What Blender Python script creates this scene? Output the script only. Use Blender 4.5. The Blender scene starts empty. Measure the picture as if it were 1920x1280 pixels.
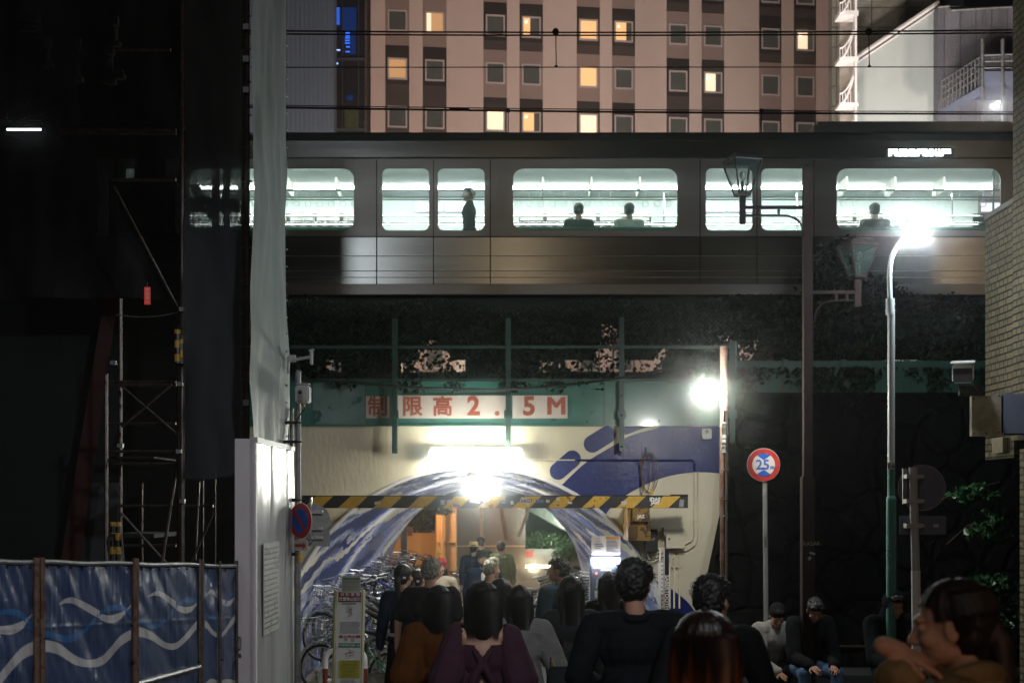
import bpy, bmesh, math, random
import numpy as np
from mathutils import Vector, Matrix, Euler, noise as mn

sc = bpy.context.scene
COL = sc.collection
R = math.radians
random.seed(7)

# ---------------------------------------------------------------- camera, world, exposure
F, CX, HY, CZ = 2300.0, 967.0, 945.0, 2.55          # focal length (px of 1920), vanishing point, eye height above the tunnel floor
cam_d = bpy.data.cameras.new('camera')
cam = bpy.data.objects.new('camera', cam_d); COL.objects.link(cam)
cam.location = (0, 0, CZ); cam.rotation_euler = (R(90), 0, 0)
cam_d.sensor_width = 36; cam_d.lens = 36 * F / 1920
cam_d.shift_x = -(CX - 960) / 1920; cam_d.shift_y = (HY - 640) / 1920
cam_d.clip_start = 0.1; cam_d.clip_end = 600
cam_d.dof.use_dof = True; cam_d.dof.focus_distance = 11.5; cam_d.dof.aperture_fstop = 3.4
sc.camera = cam

world = bpy.data.worlds.new('World'); sc.world = world; world.use_nodes = True
wn = world.node_tree
bg = wn.nodes['Background']
sky = wn.nodes.new('ShaderNodeTexSky'); sky.sky_type = 'NISHITA'; sky.sun_disc = False
sky.sun_elevation = R(1.0); sky.sun_rotation = R(200)
wn.links.new(sky.outputs[0], bg.inputs[0]); bg.inputs[1].default_value = 0.0011
sc.view_settings.view_transform = 'Standard'; sc.view_settings.look = 'None'
sc.view_settings.exposure = 0; sc.view_settings.gamma = 1
try:
    sc.cycles.use_denoising = True
    sc.cycles.max_bounces = 7; sc.cycles.diffuse_bounces = 3; sc.cycles.glossy_bounces = 3
    sc.cycles.transparent_max_bounces = 12; sc.cycles.transmission_bounces = 4
    sc.cycles.caustics_reflective = False; sc.cycles.caustics_refractive = False
    sc.cycles.sample_clamp_indirect = 4
except Exception: pass

def g(y):                                            # the street falls towards the tunnel, then runs level
    return 0.0 if y >= 15 else 0.0622 * (15 - y)
def P(px, py, d): return Vector(((px - CX) * d / F, d, CZ - (py - HY) * d / F))

def light(kind, name, loc, energy, col, size=.1, rot=None, sizey=None, spot=None, blend=.6):
    l = bpy.data.lights.new(name, kind); l.energy = energy; l.color = col
    if kind == 'AREA':
        l.size = size
        if sizey: l.shape = 'RECTANGLE'; l.size_y = sizey
    else: l.shadow_soft_size = size
    if kind == 'SPOT': l.spot_size = R(spot); l.spot_blend = blend
    o = bpy.data.objects.new(name, l); COL.objects.link(o); o.location = loc
    if rot: o.rotation_euler = rot
    return o
def aim(o, target):
    o.rotation_euler = (Vector(target) - o.location).to_track_quat('-Z', 'Y').to_euler()

# wall tube, street lamps, tunnel tubes, sodium lamps beyond, then added fill behind the viewer
TUBE = P(893, 855, 15.75)
l = light('AREA', 'wall_tube_light', (TUBE.x, TUBE.y - .03, TUBE.z - .05), 85, (.95, 1, .86), 1.2, None, .08); aim(l, (TUBE.x, TUBE.y - .9, TUBE.z - 1))
for q_ in (-.42, 0, .42): light('POINT', 'wall_tube_spill', (TUBE.x + q_, TUBE.y - .13, TUBE.z + .0), 22, (1, .96, .80), .06)
LA = P(1712, 430, 12.0); LB = P(1322, 737, 13.25)
light('POINT', 'green_post_lamp_light', LA + Vector((0, -.10, -.05)), 160, (.86, .92, 1), .07)
light('POINT', 'wall_lamp_light', LB + Vector((0, -.16, -.02)), 150, (1, .98, .86), .07)
for i, (yy, e) in enumerate([(17.6, 50), (21.5, 200), (26.5, 170), (30.8, 120)]):
    light('POINT', 'tunnel_light', (-.53 - .018 * (yy - 16), yy, 2.78), e, (1, .97, .90), .12)
light('POINT', 'sodium_light', (-4.2, 45.5, 3.6), 900, (1, .45, .13), .2)
light('POINT', 'sodium_road_light', (-1.5, 39, 6.5), 900, (1, .66, .36), .2)
light('POINT', 'far_street_light', (3.2, 43, 5.5), 700, (.8, 1, .9), .2)
# unseen lights behind the camera: one on the crowd, the rest added as fill
l = light('AREA', 'street_behind_light', (3.5, -5, 4.2), 34, (1, .55, .34), 2.5); aim(l, (0.5, 8, 1.6))
l = light('SPOT', 'barrier_fill_cool', (1.8, .5, 6.2), 760, (.84, .90, 1), .15, spot=52, blend=.45); aim(l, (-2.9, 8.2, 1.5))  # added spot that brightens the barrier and hoarding
l = light('AREA', 'train_fill_pale', (-5.9, -6, 10.5), 120, (.92, .95, 1), 1.2, None, 6); aim(l, (-5.9, 19, 8))  # this and the next two: added strips, mirrored as patches in the train side
l = light('AREA', 'train_fill_warm', (-.1, -6, 10.5), 42, (1, .72, .45), .8, None, 6); aim(l, (-.1, 19, 8))
l = light('AREA', 'train_fill_amber', (14, -6, 10.5), 100, (1, .70, .42), 1.6, None, 6); aim(l, (14, 19, 8))
l = light('SPOT', 'face_fill_light', (.95, -.5, 1.7), 26, (1, .54, .33), .3, spot=60); aim(l, (1.0, 2.7, 2.1))  # added low spot that warms the nearest face
# unseen spots behind the train, added to light the hotel front
for x, e in ((-4, 16000), (9, 16000), (20, 9000)):
    l = light('SPOT', 'hotel_fill_light', (x, 38, 8), e * 1.12, (1, .79, .70), 1.0, spot=110, blend=.9); aim(l, (x + 1, 70, 30))
l = light('SPOT', 'white_block_light', (13.5, 42, 9), 9500, (1, .97, .92), 1.0, spot=80, blend=.8); aim(l, (15.5, 55, 21))
l = light('SPOT', 'blue_block_light', (-9, 36, 12), 1300, (.62, .74, 1), 1.0, spot=80, blend=.8); aim(l, (-9, 50, 22))

# ---------------------------------------------------------------- materials
def _nt(name):
    m = bpy.data.materials.new(name); m.use_nodes = True
    return m, m.node_tree, m.node_tree.nodes['Principled BSDF']
def N(nt, t, **k):
    n = nt.nodes.new(t)
    for a, b in k.items(): setattr(n, a, b)
    return n
def mat(name, col, rough=.6, metal=0., var=.25, scale=6, bump=0., bscale=60, stretch=(1, 1, 1), col2=None, spot=None, spots=.6, spscale=5, coat=0., alpha=None, rvar=.15, spec=.5):
    m, nt, b = _nt(name); L = nt.links.new
    tc = N(nt, 'ShaderNodeTexCoord'); mp = N(nt, 'ShaderNodeMapping'); mp.inputs['Scale'].default_value = stretch
    L(tc.outputs['Object'], mp.inputs[0])
    nz = N(nt, 'ShaderNodeTexNoise'); nz.inputs['Scale'].default_value = scale; nz.inputs['Detail'].default_value = 6; nz.inputs['Roughness'].default_value = .62
    L(mp.outputs[0], nz.inputs['Vector'])
    rp = N(nt, 'ShaderNodeValToRGB'); rp.color_ramp.elements[0].position = .3; rp.color_ramp.elements[1].position = .72
    c2 = col2 or tuple(c * (1 - var) for c in col)
    c1 = tuple(min(1, c * (1 + var * .6)) for c in col)
    rp.color_ramp.elements[0].color = (*c2, 1); rp.color_ramp.elements[1].color = (*c1, 1)
    L(nz.outputs[0], rp.inputs[0]); out = rp.outputs[0]
    if spot:
        n2 = N(nt, 'ShaderNodeTexNoise'); n2.inputs['Scale'].default_value = spscale; n2.inputs['Detail'].default_value = 8; n2.inputs['Roughness'].default_value = .55
        L(mp.outputs[0], n2.inputs['Vector'])
        r2 = N(nt, 'ShaderNodeValToRGB'); r2.color_ramp.elements[0].position = spots; r2.color_ramp.elements[1].position = spots + .03
        L(n2.outputs[0], r2.inputs[0])
        mx = N(nt, 'ShaderNodeMixRGB'); L(r2.outputs[0], mx.inputs[0]); L(out, mx.inputs[1]); mx.inputs[2].default_value = (*spot, 1); out = mx.outputs[0]
    L(out, b.inputs['Base Color'])
    b.inputs['Metallic'].default_value = metal
    b.inputs['Specular IOR Level'].default_value = spec
    mr = N(nt, 'ShaderNodeMapRange'); mr.inputs[3].default_value = max(.03, rough - rvar); mr.inputs[4].default_value = min(1, rough + rvar)
    L(nz.outputs[0], mr.inputs[0]); L(mr.outputs[0], b.inputs['Roughness'])
    if coat: b.inputs['Coat Weight'].default_value = coat; b.inputs['Coat Roughness'].default_value = .12
    if bump:
        n3 = N(nt, 'ShaderNodeTexNoise'); n3.inputs['Scale'].default_value = bscale; n3.inputs['Detail'].default_value = 4
        L(mp.outputs[0], n3.inputs['Vector'])
        bp = N(nt, 'ShaderNodeBump'); bp.inputs['Strength'].default_value = bump; bp.inputs['Distance'].default_value = .02
        L(n3.outputs[0], bp.inputs['Height']); L(bp.outputs[0], b.inputs['Normal'])
    if alpha is not None: b.inputs['Alpha'].default_value = alpha
    return m
def emit(name, col, s):
    m, nt, b = _nt(name); b.inputs['Base Color'].default_value = (*col, 1)
    b.inputs['Emission Color'].default_value = (*col, 1); b.inputs['Emission Strength'].default_value = s
    b.inputs['Roughness'].default_value = .4
    return m
def glass(name, col, alpha=.25, rough=.05):
    m, nt, b = _nt(name); b.inputs['Base Color'].default_value = (*col, 1); b.inputs['Roughness'].default_value = rough
    b.inputs['Alpha'].default_value = alpha
    return m

def tile_mat(name, col, mortar, bw, bh, ms=.012, rough=.6, axis='y', offset=.5, bump=.5):
    """brick / panel pattern in metres, on walls running along x ('x') or y ('y')"""
    m, nt, b = _nt(name); L = nt.links.new
    tc = N(nt, 'ShaderNodeTexCoord'); sx = N(nt, 'ShaderNodeSeparateXYZ'); cx = N(nt, 'ShaderNodeCombineXYZ')
    L(tc.outputs['Object'], sx.inputs[0])
    if axis == 'xy':
        ad = N(nt, 'ShaderNodeMath', operation='ADD'); L(sx.outputs['X'], ad.inputs[0]); L(sx.outputs['Y'], ad.inputs[1]); L(ad.outputs[0], cx.inputs[0])
    else: L(sx.outputs[axis.upper()], cx.inputs[0])
    L(sx.outputs['Z'], cx.inputs[1])
    br = N(nt, 'ShaderNodeTexBrick'); br.offset = offset; br.squash = .5; br.squash_frequency = 2 if offset == .5 else 1
    if offset != .5: br.squash = 1
    br.inputs['Scale'].default_value = 1; br.inputs['Brick Width'].default_value = bw; br.inputs['Row Height'].default_value = bh
    br.inputs['Mortar Size'].default_value = ms; br.inputs['Mortar Smooth'].default_value = .15
    br.inputs['Color1'].default_value = (*col, 1); br.inputs['Color2'].default_value = (*[c * .72 for c in col], 1); br.inputs['Mortar'].default_value = (*mortar, 1)
    L(cx.outputs[0], br.inputs['Vector'])
    nz = N(nt, 'ShaderNodeTexNoise'); nz.inputs['Scale'].default_value = 9; nz.inputs['Detail'].default_value = 6; L(tc.outputs['Object'], nz.inputs['Vector'])
    mx = N(nt, 'ShaderNodeMixRGB', blend_type='OVERLAY'); mx.inputs[0].default_value = .5; L(br.outputs[0], mx.inputs[1]); L(nz.outputs[0], mx.inputs[2])
    L(mx.outputs[0], b.inputs['Base Color']); b.inputs['Roughness'].default_value = rough
    bp = N(nt, 'ShaderNodeBump'); bp.inputs['Strength'].default_value = bump; bp.inputs['Distance'].default_value = .01; bp.invert = True
    L(br.outputs['Fac'], bp.inputs['Height']); L(bp.outputs[0], b.inputs['Normal'])
    return m

M = {}
M['asphalt'] = mat('asphalt', (.055, .055, .055), .75, var=.35, scale=2.5, bump=.5, bscale=140, spot=(.09, .09, .085), spots=.64, spscale=3)
M['paving'] = mat('pale_paving', (.30, .27, .21), .75, var=.3, scale=3, bump=.4, bscale=90, spot=(.1, .09, .07), spots=.63, spscale=4)
M['gutter'] = mat('gutter_grime', (.06, .055, .04), .8, var=.5, scale=12, bump=.7)
M['cream'] = mat('cream_wall_paint', (.60, .55, .42), .5, var=.10, scale=1.6, bump=.25, bscale=22, stretch=(1, 1, .35), spot=(.42, .37, .27), spots=.68, spscale=2.2)
M['navy'] = mat('navy_mural_paint', (.007, .018, .135), .36, var=.25, scale=2, bump=.16, bscale=20, spec=.35, spot=(.02, .04, .16), spots=.62, spscale=5)
M['mural_blue'] = mat('blue_mural_paint', (.06, .10, .30), .36, var=.2, scale=3, bump=.3, bscale=16)
M['teal'] = mat('teal_steel_paint', (.036, .155, .135), .30, coat=.35, var=.22, scale=3, bump=.10, bscale=40, spot=(.02, .07, .07), spots=.67, spscale=3.2, rvar=.1)
M['teal_worn'] = mat('worn_pale_teal_paint', (.13, .22, .22), .5, var=.2, scale=4, bump=.2, bscale=30, spot=(.02, .09, .09), spots=.6, spscale=3.6)
M['teal_dk'] = mat('dark_teal_post_paint', (.012, .052, .047), .45, var=.3, scale=9)
M['green_par'] = mat('green_parapet_paint', (.009, .055, .038), .55, var=.25, scale=3, bump=.2, spot=(.10, .035, .015), spots=.70, spscale=2.6)
M['signwhite'] = mat('sign_white', (.52, .47, .44), .5, var=.08, scale=6)
M['white'] = mat('white_paint', (.75, .75, .74), .4, var=.06)
M['red'] = mat('red_lettering', (.34, .085, .05), .5, var=.25, scale=30)
M['signred'] = mat('traffic_red', (.42, .035, .03), .35, var=.25, scale=20)
M['signblue'] = mat('traffic_blue', (.02, .10, .42), .35, var=.2, scale=20)
M['black'] = mat('black_paint', (.014, .014, .015), .45, var=.3)
M['blackm'] = mat('black_rubber', (.012, .012, .013), .7, var=.3)
M['steel'] = mat('galvanised_steel', (.42, .43, .44), .38, 1, var=.25, scale=14, rvar=.12)
M['steel_d'] = mat('dull_galvanised_steel', (.26, .27, .27), .55, .8, var=.4, scale=9)
M['chrome'] = mat('chrome', (.6, .6, .6), .2, 1, var=.1)
M['rustpipe'] = mat('rusty_pipe', (.16, .10, .075), .6, .3, var=.5, scale=18, spot=(.10, .035, .015), spots=.55, spscale=14)
M['rustdark'] = mat('dark_red_post_paint', (.022, .013, .011), .75, .0, var=.3, scale=12, bump=.2, spec=.15)
M['polewhite'] = mat('white_post_paint', (.55, .62, .62), .38, var=.1, scale=10)
M['polegreen'] = mat('green_post_paint', (.06, .20, .17), .42, var=.25, scale=9, spot=(.16, .24, .22), spots=.66, spscale=9)
M['conc'] = mat('concrete', (.22, .22, .21), .8, var=.3, scale=3, bump=.4)
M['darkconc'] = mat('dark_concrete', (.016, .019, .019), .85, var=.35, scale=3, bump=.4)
M['hoard'] = mat('white_hoarding_panel', (.37, .38, .38), .33, var=.06, scale=4, bump=.06, bscale=3.5, stretch=(1, 1, .4), rvar=.08)
M['hoardgrey'] = mat('grey_hoarding_post', (.56, .54, .57), .55, var=.08)
M['tarp'] = mat('pale_scaffold_tarp', (.16, .195, .195), .6, var=.15, scale=3, bump=.3, bscale=6)
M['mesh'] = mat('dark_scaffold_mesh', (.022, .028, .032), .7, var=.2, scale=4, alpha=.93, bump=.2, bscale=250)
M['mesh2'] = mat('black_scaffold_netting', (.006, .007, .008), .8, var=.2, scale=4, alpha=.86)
M['pipe'] = mat('scaffold_pipe', (.14, .12, .11), .45, .8, var=.5, scale=20)
M['yellow'] = mat('worn_yellow_paint', (.55, .33, .03), .5, var=.25, scale=9, bump=.2, spot=(.13, .045, .015), spots=.60, spscale=9)
M['yellowrail'] = mat('yellow_plastic', (.65, .42, .03), .5, var=.15)
M['yellow_dk'] = mat('rusty_dark_yellow_paint', (.25, .14, .02), .6, var=.4, scale=9, bump=.2, spot=(.05, .02, .01), spots=.52, spscale=9)
M['bluecloth'] = mat('blue_vinyl_sheet', (.055, .085, .17), .32, var=.25, scale=3, bump=.2, bscale=9, rvar=.1, coat=.35)
M['wavewhite'] = mat('white_wave_print', (.50, .49, .50), .42, var=.08)
M['waveblue'] = mat('light_blue_wave_print', (.045, .14, .33), .42, var=.15)
M['leaf'] = mat('ivy_leaf', (.006, .017, .007), .6, var=.5, scale=2.2, spec=.15)
M['leaf2'] = mat('hedge_leaf', (.035, .065, .03), .5, var=.5, scale=2)
M['leafg'] = mat('glossy_shrub_leaf', (.018, .065, .022), .22, var=.4, scale=5)
M['bark'] = mat('bark', (.05, .035, .025), .9, var=.4, bump=.5)
M['stucco'] = mat('pink_hotel_stucco', (.60, .48, .42), .85, var=.05, scale=.8, bump=.15, bscale=20)
M['taupe'] = mat('taupe_panel', (.29, .215, .19), .85, var=.06, scale=.6)
M['brown'] = mat('dark_brown_panel', (.075, .06, .055), .85, var=.08, scale=.6)
M['blackp'] = mat('near_black_panel', (.035, .03, .03), .85, var=.08, scale=.6)
M['frame'] = mat('pale_window_frame', (.50, .44, .42), .5, var=.05)
M['curtain'] = mat('net_curtain', (.10, .11, .10), .9, var=.35, scale=5, stretch=(6, 1, .3))
M['wglow'] = emit('lit_room_amber', (1, .56, .25), .78)
M['wwhite'] = emit('lit_room_pale', (1, .74, .5), 1.15)
M['wdim'] = emit('lit_curtain_orange', (.60, .34, .16), .65)
M['wlamp'] = emit('room_lamp', (1, .9, .7), 6)
M['ribbed'] = mat('ribbed_blue_grey_cladding', (.065, .085, .11), .6, var=.22, scale=4, stretch=(9, 1, .05))
M['trainsteel'] = mat('brushed_stainless_steel', (.40, .425, .41), .20, 1, var=.16, scale=1.4, stretch=(.25, 1, 5), rvar=.06)
M['trainband'] = mat('satin_stainless_band', (.38, .39, .375), .36, .85, var=.10, scale=1.2, stretch=(.3, 1, 5), rvar=.08)
M['trainroof'] = mat('train_roof', (.03, .035, .033), .6, var=.2)
M['under'] = mat('train_underframe', (.025, .025, .025), .7, var=.3)
M['int'] = mat('train_interior_panel', (.66, .74, .70), .5, var=.05)
M['seat'] = mat('green_seat_fabric', (.02, .16, .10), .9, var=.3)
M['intlight'] = emit('train_light_strip', (.88, 1, .96), 48)
M['ad'] = emit('train_display', (.86, .82, 1), 1.3)
M['adp'] = mat('train_poster', (.75, .73, .66), .6, var=.5, scale=3)
M['tube'] = emit('fluorescent_tube', (.95, 1, .90), 45)
M['lamp'] = emit('lamp_lens', (.92, .96, 1), 90)
M['glassdk'] = glass('lantern_glass', (.05, .085, .075), .35, .15)
M['glasstr'] = glass('train_window_glass', (.45, .62, .56), .22, .08)
M['brick'] = tile_mat('yellow_grey_brick', (.15, .125, .072), (.008, .008, .008), .23, .075, .010, .6, 'xy')
M['bulb'] = glass('bulb_glass', (.8, .8, .75), .5)
M['galv_box'] = mat('stained_steel_box', (.35, .33, .26), .45, .6, var=.4, scale=9)
M['boxgrey'] = mat('grey_blue_paint', (.10, .12, .17), .6, var=.1)
M['camwhite'] = mat('camera_housing', (.45, .46, .46), .4, var=.1)
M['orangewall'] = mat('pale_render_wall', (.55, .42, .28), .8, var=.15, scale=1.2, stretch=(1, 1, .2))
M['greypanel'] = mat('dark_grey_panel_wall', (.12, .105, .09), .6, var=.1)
# people
M['skin'] = mat('skin', (.38, .21, .145), .6, var=.15, scale=25, bump=.08, bscale=300, spec=.3)
M['skinlt'] = mat('light_skin', (.47, .28, .195), .6, var=.15, scale=25, bump=.08, bscale=300, spec=.3)
M['hair'] = mat('black_hair', (.006, .005, .005), .58, var=.5, scale=30, stretch=(3, 3, .15))
M['hairbr'] = mat('brown_hair', (.015, .0085, .006), .55, var=.5, scale=30, stretch=(3, 3, .15))
def ombre():
    m, nt, b = _nt('orange_dyed_hair'); L = nt.links.new; tc = N(nt, 'ShaderNodeTexCoord'); sx = N(nt, 'ShaderNodeSeparateXYZ'); L(tc.outputs['Object'], sx.inputs[0])
    mp = N(nt, 'ShaderNodeMapping'); mp.inputs['Scale'].default_value = (3, 3, .12); L(tc.outputs['Object'], mp.inputs[0]); nz = N(nt, 'ShaderNodeTexNoise'); nz.inputs['Scale'].default_value = 14; nz.inputs['Detail'].default_value = 4; L(mp.outputs[0], nz.inputs['Vector'])
    mr = N(nt, 'ShaderNodeMapRange'); mr.inputs[1].default_value = 1.48; mr.inputs[2].default_value = 1.10; mr.inputs[3].default_value = -.35; mr.inputs[4].default_value = .45; L(sx.outputs['Z'], mr.inputs[0])
    ad = N(nt, 'ShaderNodeMath', operation='ADD'); L(mr.outputs[0], ad.inputs[0]); L(nz.outputs[0], ad.inputs[1])
    r = N(nt, 'ShaderNodeValToRGB'); r.color_ramp.elements[0].position = .35; r.color_ramp.elements[0].color = (.012, .005, .004, 1); r.color_ramp.elements[1].position = .85; r.color_ramp.elements[1].color = (.30, .070, .016, 1)
    L(ad.outputs[0], r.inputs[0]); L(r.outputs[0], b.inputs['Base Color']); b.inputs['Roughness'].default_value = .4
    return m
M['hairor'] = ombre()
M['hairgr'] = mat('ash_grey_hair', (.25, .23, .17), .6, col2=(.04, .035, .03), scale=40)
M['hairbl'] = mat('bleached_tips', (.55, .45, .26), .5, var=.4, scale=40)
def cloth(n, c, v=.25, bump=.35, bs=180, rough=.9): return mat(n, c, rough, var=v, scale=7, bump=bump, bscale=bs, spec=.05)
M['c_purple'] = cloth('plum_knit', (.060, .028, .042))
M['c_rust'] = cloth('rust_wool', (.095, .034, .009))
M['c_black'] = cloth('black_cotton', (.012, .013, .014))
M['c_black2'] = cloth('black_wool_coat', (.008, .010, .012))
M['c_cream'] = cloth('cream_cotton', (.50, .44, .33))
M['c_white'] = cloth('white_cotton', (.62, .60, .56))
M['c_navy'] = cloth('navy_wool', (.018, .03, .06))
M['c_denim'] = cloth('dark_denim', (.035, .055, .09))
M['c_jeans'] = cloth('blue_jeans', (.09, .15, .26))
M['c_grey'] = cloth('grey_fleece', (.26, .25, .24), bump=.8, bs=120)
M['c_hood'] = cloth('grey_marl_jersey', (.33, .33, .32))
M['c_green'] = cloth('sage_green_nylon', (.16, .18, .085))
M['c_teal'] = cloth('dark_teal_nylon', (.02, .045, .065))
M['c_red'] = cloth('red_knit', (.33, .05, .05))
M['c_beanie'] = cloth('dark_green_knit', (.05, .075, .055))
M['c_straw'] = cloth('straw', (.55, .42, .20))
M['c_tan'] = cloth('tan_camouflage', (.24, .17, .085), v=.6)
M['c_char'] = cloth('charcoal_wool', (.03, .032, .035))
M['lip'] = mat('lips', (.26, .09, .07), .8, spec=.1)
M['eye'] = mat('eye_white', (.7, .68, .65), .2)
M['iris'] = mat('dark_iris', (.01, .008, .006), .15)

# ---------------------------------------------------------------- mesh helpers
def root_loc(p):
    while p is not None and p.parent is not None: p = p.parent
    return p.location.copy() if p is not None else Vector((0, 0, 0))
def tag(o, label=None, cat=None, group=None, kind=None):
    if label: o['label'] = label
    if cat: o['category'] = cat
    if group: o['group'] = group
    if kind: o['kind'] = kind
    return o
def empty(name, label, cat, loc=(0, 0, 0), group=None, rz=0.):
    o = bpy.data.objects.new(name, None); COL.objects.link(o); o.empty_display_size = .1
    o.location = loc; o.rotation_euler = (0, 0, rz)
    return tag(o, label, cat, group)
def link(name, me, m, parent=None, smooth=False, label=None):
    me.name = name
    if m is not None:
        me.materials.clear(); me.materials.append(M[m] if isinstance(m, str) else m)
    if smooth: me.polygons.foreach_set('use_smooth', [True] * len(me.polygons))
    o = bpy.data.objects.new(name, me); COL.objects.link(o)
    if parent is not None: o.parent = parent
    if label: o['label'] = label
    return o

class MB:
    def __init__(s): s.v = []; s.f = []
    def add(s, vs, fs):
        b = len(s.v); s.v += [tuple(v) for v in vs]; s.f += [tuple(i + b for i in f) for f in fs]; return s
    def box(s, c, d, rot=None):
        hx, hy, hz = d[0] / 2, d[1] / 2, d[2] / 2
        vs = [Vector((x, y, z)) for x in (-hx, hx) for y in (-hy, hy) for z in (-hz, hz)]
        if rot is not None:
            mt = rot if isinstance(rot, Matrix) else Euler(rot).to_matrix()
            vs = [mt @ v for v in vs]
        c = Vector(c)
        return s.add([v + c for v in vs], [(0, 1, 3, 2), (4, 6, 7, 5), (0, 4, 5, 1), (2, 3, 7, 6), (0, 2, 6, 4), (1, 5, 7, 3)])
    def bb(s, a, b):
        return s.box([(a[i] + b[i]) / 2 for i in range(3)], [abs(b[i] - a[i]) for i in range(3)])
    def tube(s, pts, r, n=8, closed=False, cap=True):
        pts = [Vector(p) for p in pts]; k = len(pts)
        rs = r if isinstance(r, (list, tuple)) else [r] * k
        b = len(s.v); prev = None
        for i, p in enumerate(pts):
            if closed: t = pts[(i + 1) % k] - pts[i - 1]
            else: t = pts[min(i + 1, k - 1)] - pts[max(i - 1, 0)]
            if t.length < 1e-9: t = Vector((0, 0, 1))
            t.normalize()
            if prev is None:
                a = Vector((0, 0, 1)) if abs(t.z) < .9 else Vector((1, 0, 0)); u = t.cross(a).normalized()
            else:
                u = prev - t * prev.dot(t)
                u = u.normalized() if u.length > 1e-6 else t.orthogonal().normalized()
            prev = u; w = t.cross(u)
            for j in range(n):
                a = 2 * math.pi * j / n
                s.v.append(tuple(p + (u * math.cos(a) + w * math.sin(a)) * rs[i]))
        for i in range(k if closed else k - 1):
            i2 = (i + 1) % k
            for j in range(n):
                j2 = (j + 1) % n
                s.f.append((b + i * n + j, b + i * n + j2, b + i2 * n + j2, b + i2 * n + j))
        if cap and not closed:
            s.f.append(tuple(b + j for j in range(n))[::-1]); s.f.append(tuple(b + (k - 1) * n + j for j in range(n)))
        return s
    def lathe(s, prof, c=(0, 0, 0), n=24, mt=None, cap=True):
        b = len(s.v); c = Vector(c)
        for (r, z) in prof:
            for j in range(n):
                a = 2 * math.pi * j / n; v = Vector((r * math.cos(a), r * math.sin(a), z))
                if mt is not None: v = mt @ v
                s.v.append(tuple(v + c))
        for i in range(len(prof) - 1):
            for j in range(n):
                j2 = (j + 1) % n; s.f.append((b + i * n + j, b + i * n + j2, b + (i + 1) * n + j2, b + (i + 1) * n + j))
        if cap:
            s.f.append(tuple(b + j for j in range(n))[::-1]); s.f.append(tuple(b + (len(prof) - 1) * n + j for j in range(n)))
        return s
    def ell(s, c, r, mt=None, n=16, m=10):
        prof = []
        b = len(s.v); c = Vector(c)
        r = (r, r, r) if isinstance(r, (int, float)) else r
        def put(x, y, z):
            v = Vector((x * r[0], y * r[1], z * r[2]))
            if mt is not None: v = mt @ v
            s.v.append(tuple(v + c))
        put(0, 0, -1)
        for i in range(1, m):
            t = -math.pi / 2 + math.pi * i / m
            for j in range(n):
                a = 2 * math.pi * j / n; put(math.cos(t) * math.cos(a), math.cos(t) * math.sin(a), math.sin(t))
        put(0, 0, 1)
        for j in range(n): s.f.append((b, b + 1 + (j + 1) % n, b + 1 + j))
        for i in range(m - 2):
            for j in range(n):
                j2 = (j + 1) % n; q = b + 1 + i * n
                s.f.append((q + j, q + j2, q + n + j2, q + n + j))
        q = b + 1 + (m - 2) * n; t = b + 1 + (m - 1) * n
        for j in range(n): s.f.append((q + j, q + (j + 1) % n, t))
        return s
    def cap_(s, A, B, ra, rb, n=12):
        A, B = Vector(A), Vector(B); t = (B - A)
        L = t.length; t = t.normalized() if L > 1e-6 else Vector((0, 0, 1))
        pts, rs = [], []
        for k in range(4):
            a = math.pi / 2 * (1 - (k + .15) / 4); pts.append(A - t * ra * math.sin(a)); rs.append(ra * math.cos(a) + 1e-4)
        pts += [A, (A + B) / 2, B]; rs += [ra, (ra + rb) / 2, rb]
        for k in range(4):
            a = math.pi / 2 * (k + .85 + .0) / 4; pts.append(B + t * rb * math.sin(a)); rs.append(rb * math.cos(a) + 1e-4)
        return s.tube(pts, rs, n)
    def prism(s, poly, y0, y1):
        """polygon of (x,z), between y0 and y1 (convex or simple)"""
        n = len(poly)
        vs = [(x, y0, z) for x, z in poly] + [(x, y1, z) for x, z in poly]
        return s.add(vs, [tuple(range(n)), tuple(range(2 * n - 1, n - 1, -1))] + [(i, i + n, (i + 1) % n + n, (i + 1) % n) for i in range(n)])
    def mesh(s, name='m', off=None):
        me = bpy.data.meshes.new(name)
        v = s.v if off is None else [(a[0] - off[0], a[1] - off[1], a[2] - off[2]) for a in s.v]
        me.from_pydata(v, [], s.f); me.validate(); me.update()
        bm = bmesh.new(); bm.from_mesh(me); bmesh.ops.recalc_face_normals(bm, faces=bm.faces); bm.to_mesh(me); bm.free()
        return me
    def build(s, name, m, parent=None, smooth=False, label=None, local=False, bevel=0):
        me = s.mesh(name, None if local else root_loc(parent))
        if bevel:
            bm = bmesh.new(); bm.from_mesh(me)
            bmesh.ops.bevel(bm, geom=[e for e in bm.edges if len(e.link_faces) == 2 and e.calc_face_angle(0) > .6], offset=bevel, segments=2, affect='EDGES')
            bm.to_mesh(me); bm.free()
        o = link(name, me, m, parent, False, label)
        if smooth: shade(o)
        return o
def shade(o, ang=40):
    me = o.data
    me.polygons.foreach_set('use_smooth', [True] * len(me.polygons))
    try: me.set_sharp_from_angle(angle=R(ang))
    except Exception: pass
def thing(name, mb, m, label, cat, loc, group=None, kind=None, smooth=False, bevel=0):
    """a top-level thing that is one mesh, its origin at loc"""
    me = mb.mesh(name, loc)
    if bevel:
        bm = bmesh.new(); bm.from_mesh(me)
        bmesh.ops.bevel(bm, geom=[e for e in bm.edges if len(e.link_faces) == 2 and e.calc_face_angle(0) > .6], offset=bevel, segments=2, affect='EDGES')
        bm.to_mesh(me); bm.free()
    o = link(name, me, m); o.location = loc
    if smooth: shade(o)
    return tag(o, label, cat, group, kind)
def structure(name, mb, m, smooth=False):
    o = link(name, mb.mesh(name), m); tag(o, kind='structure')
    if smooth: shade(o)
    return o

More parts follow.
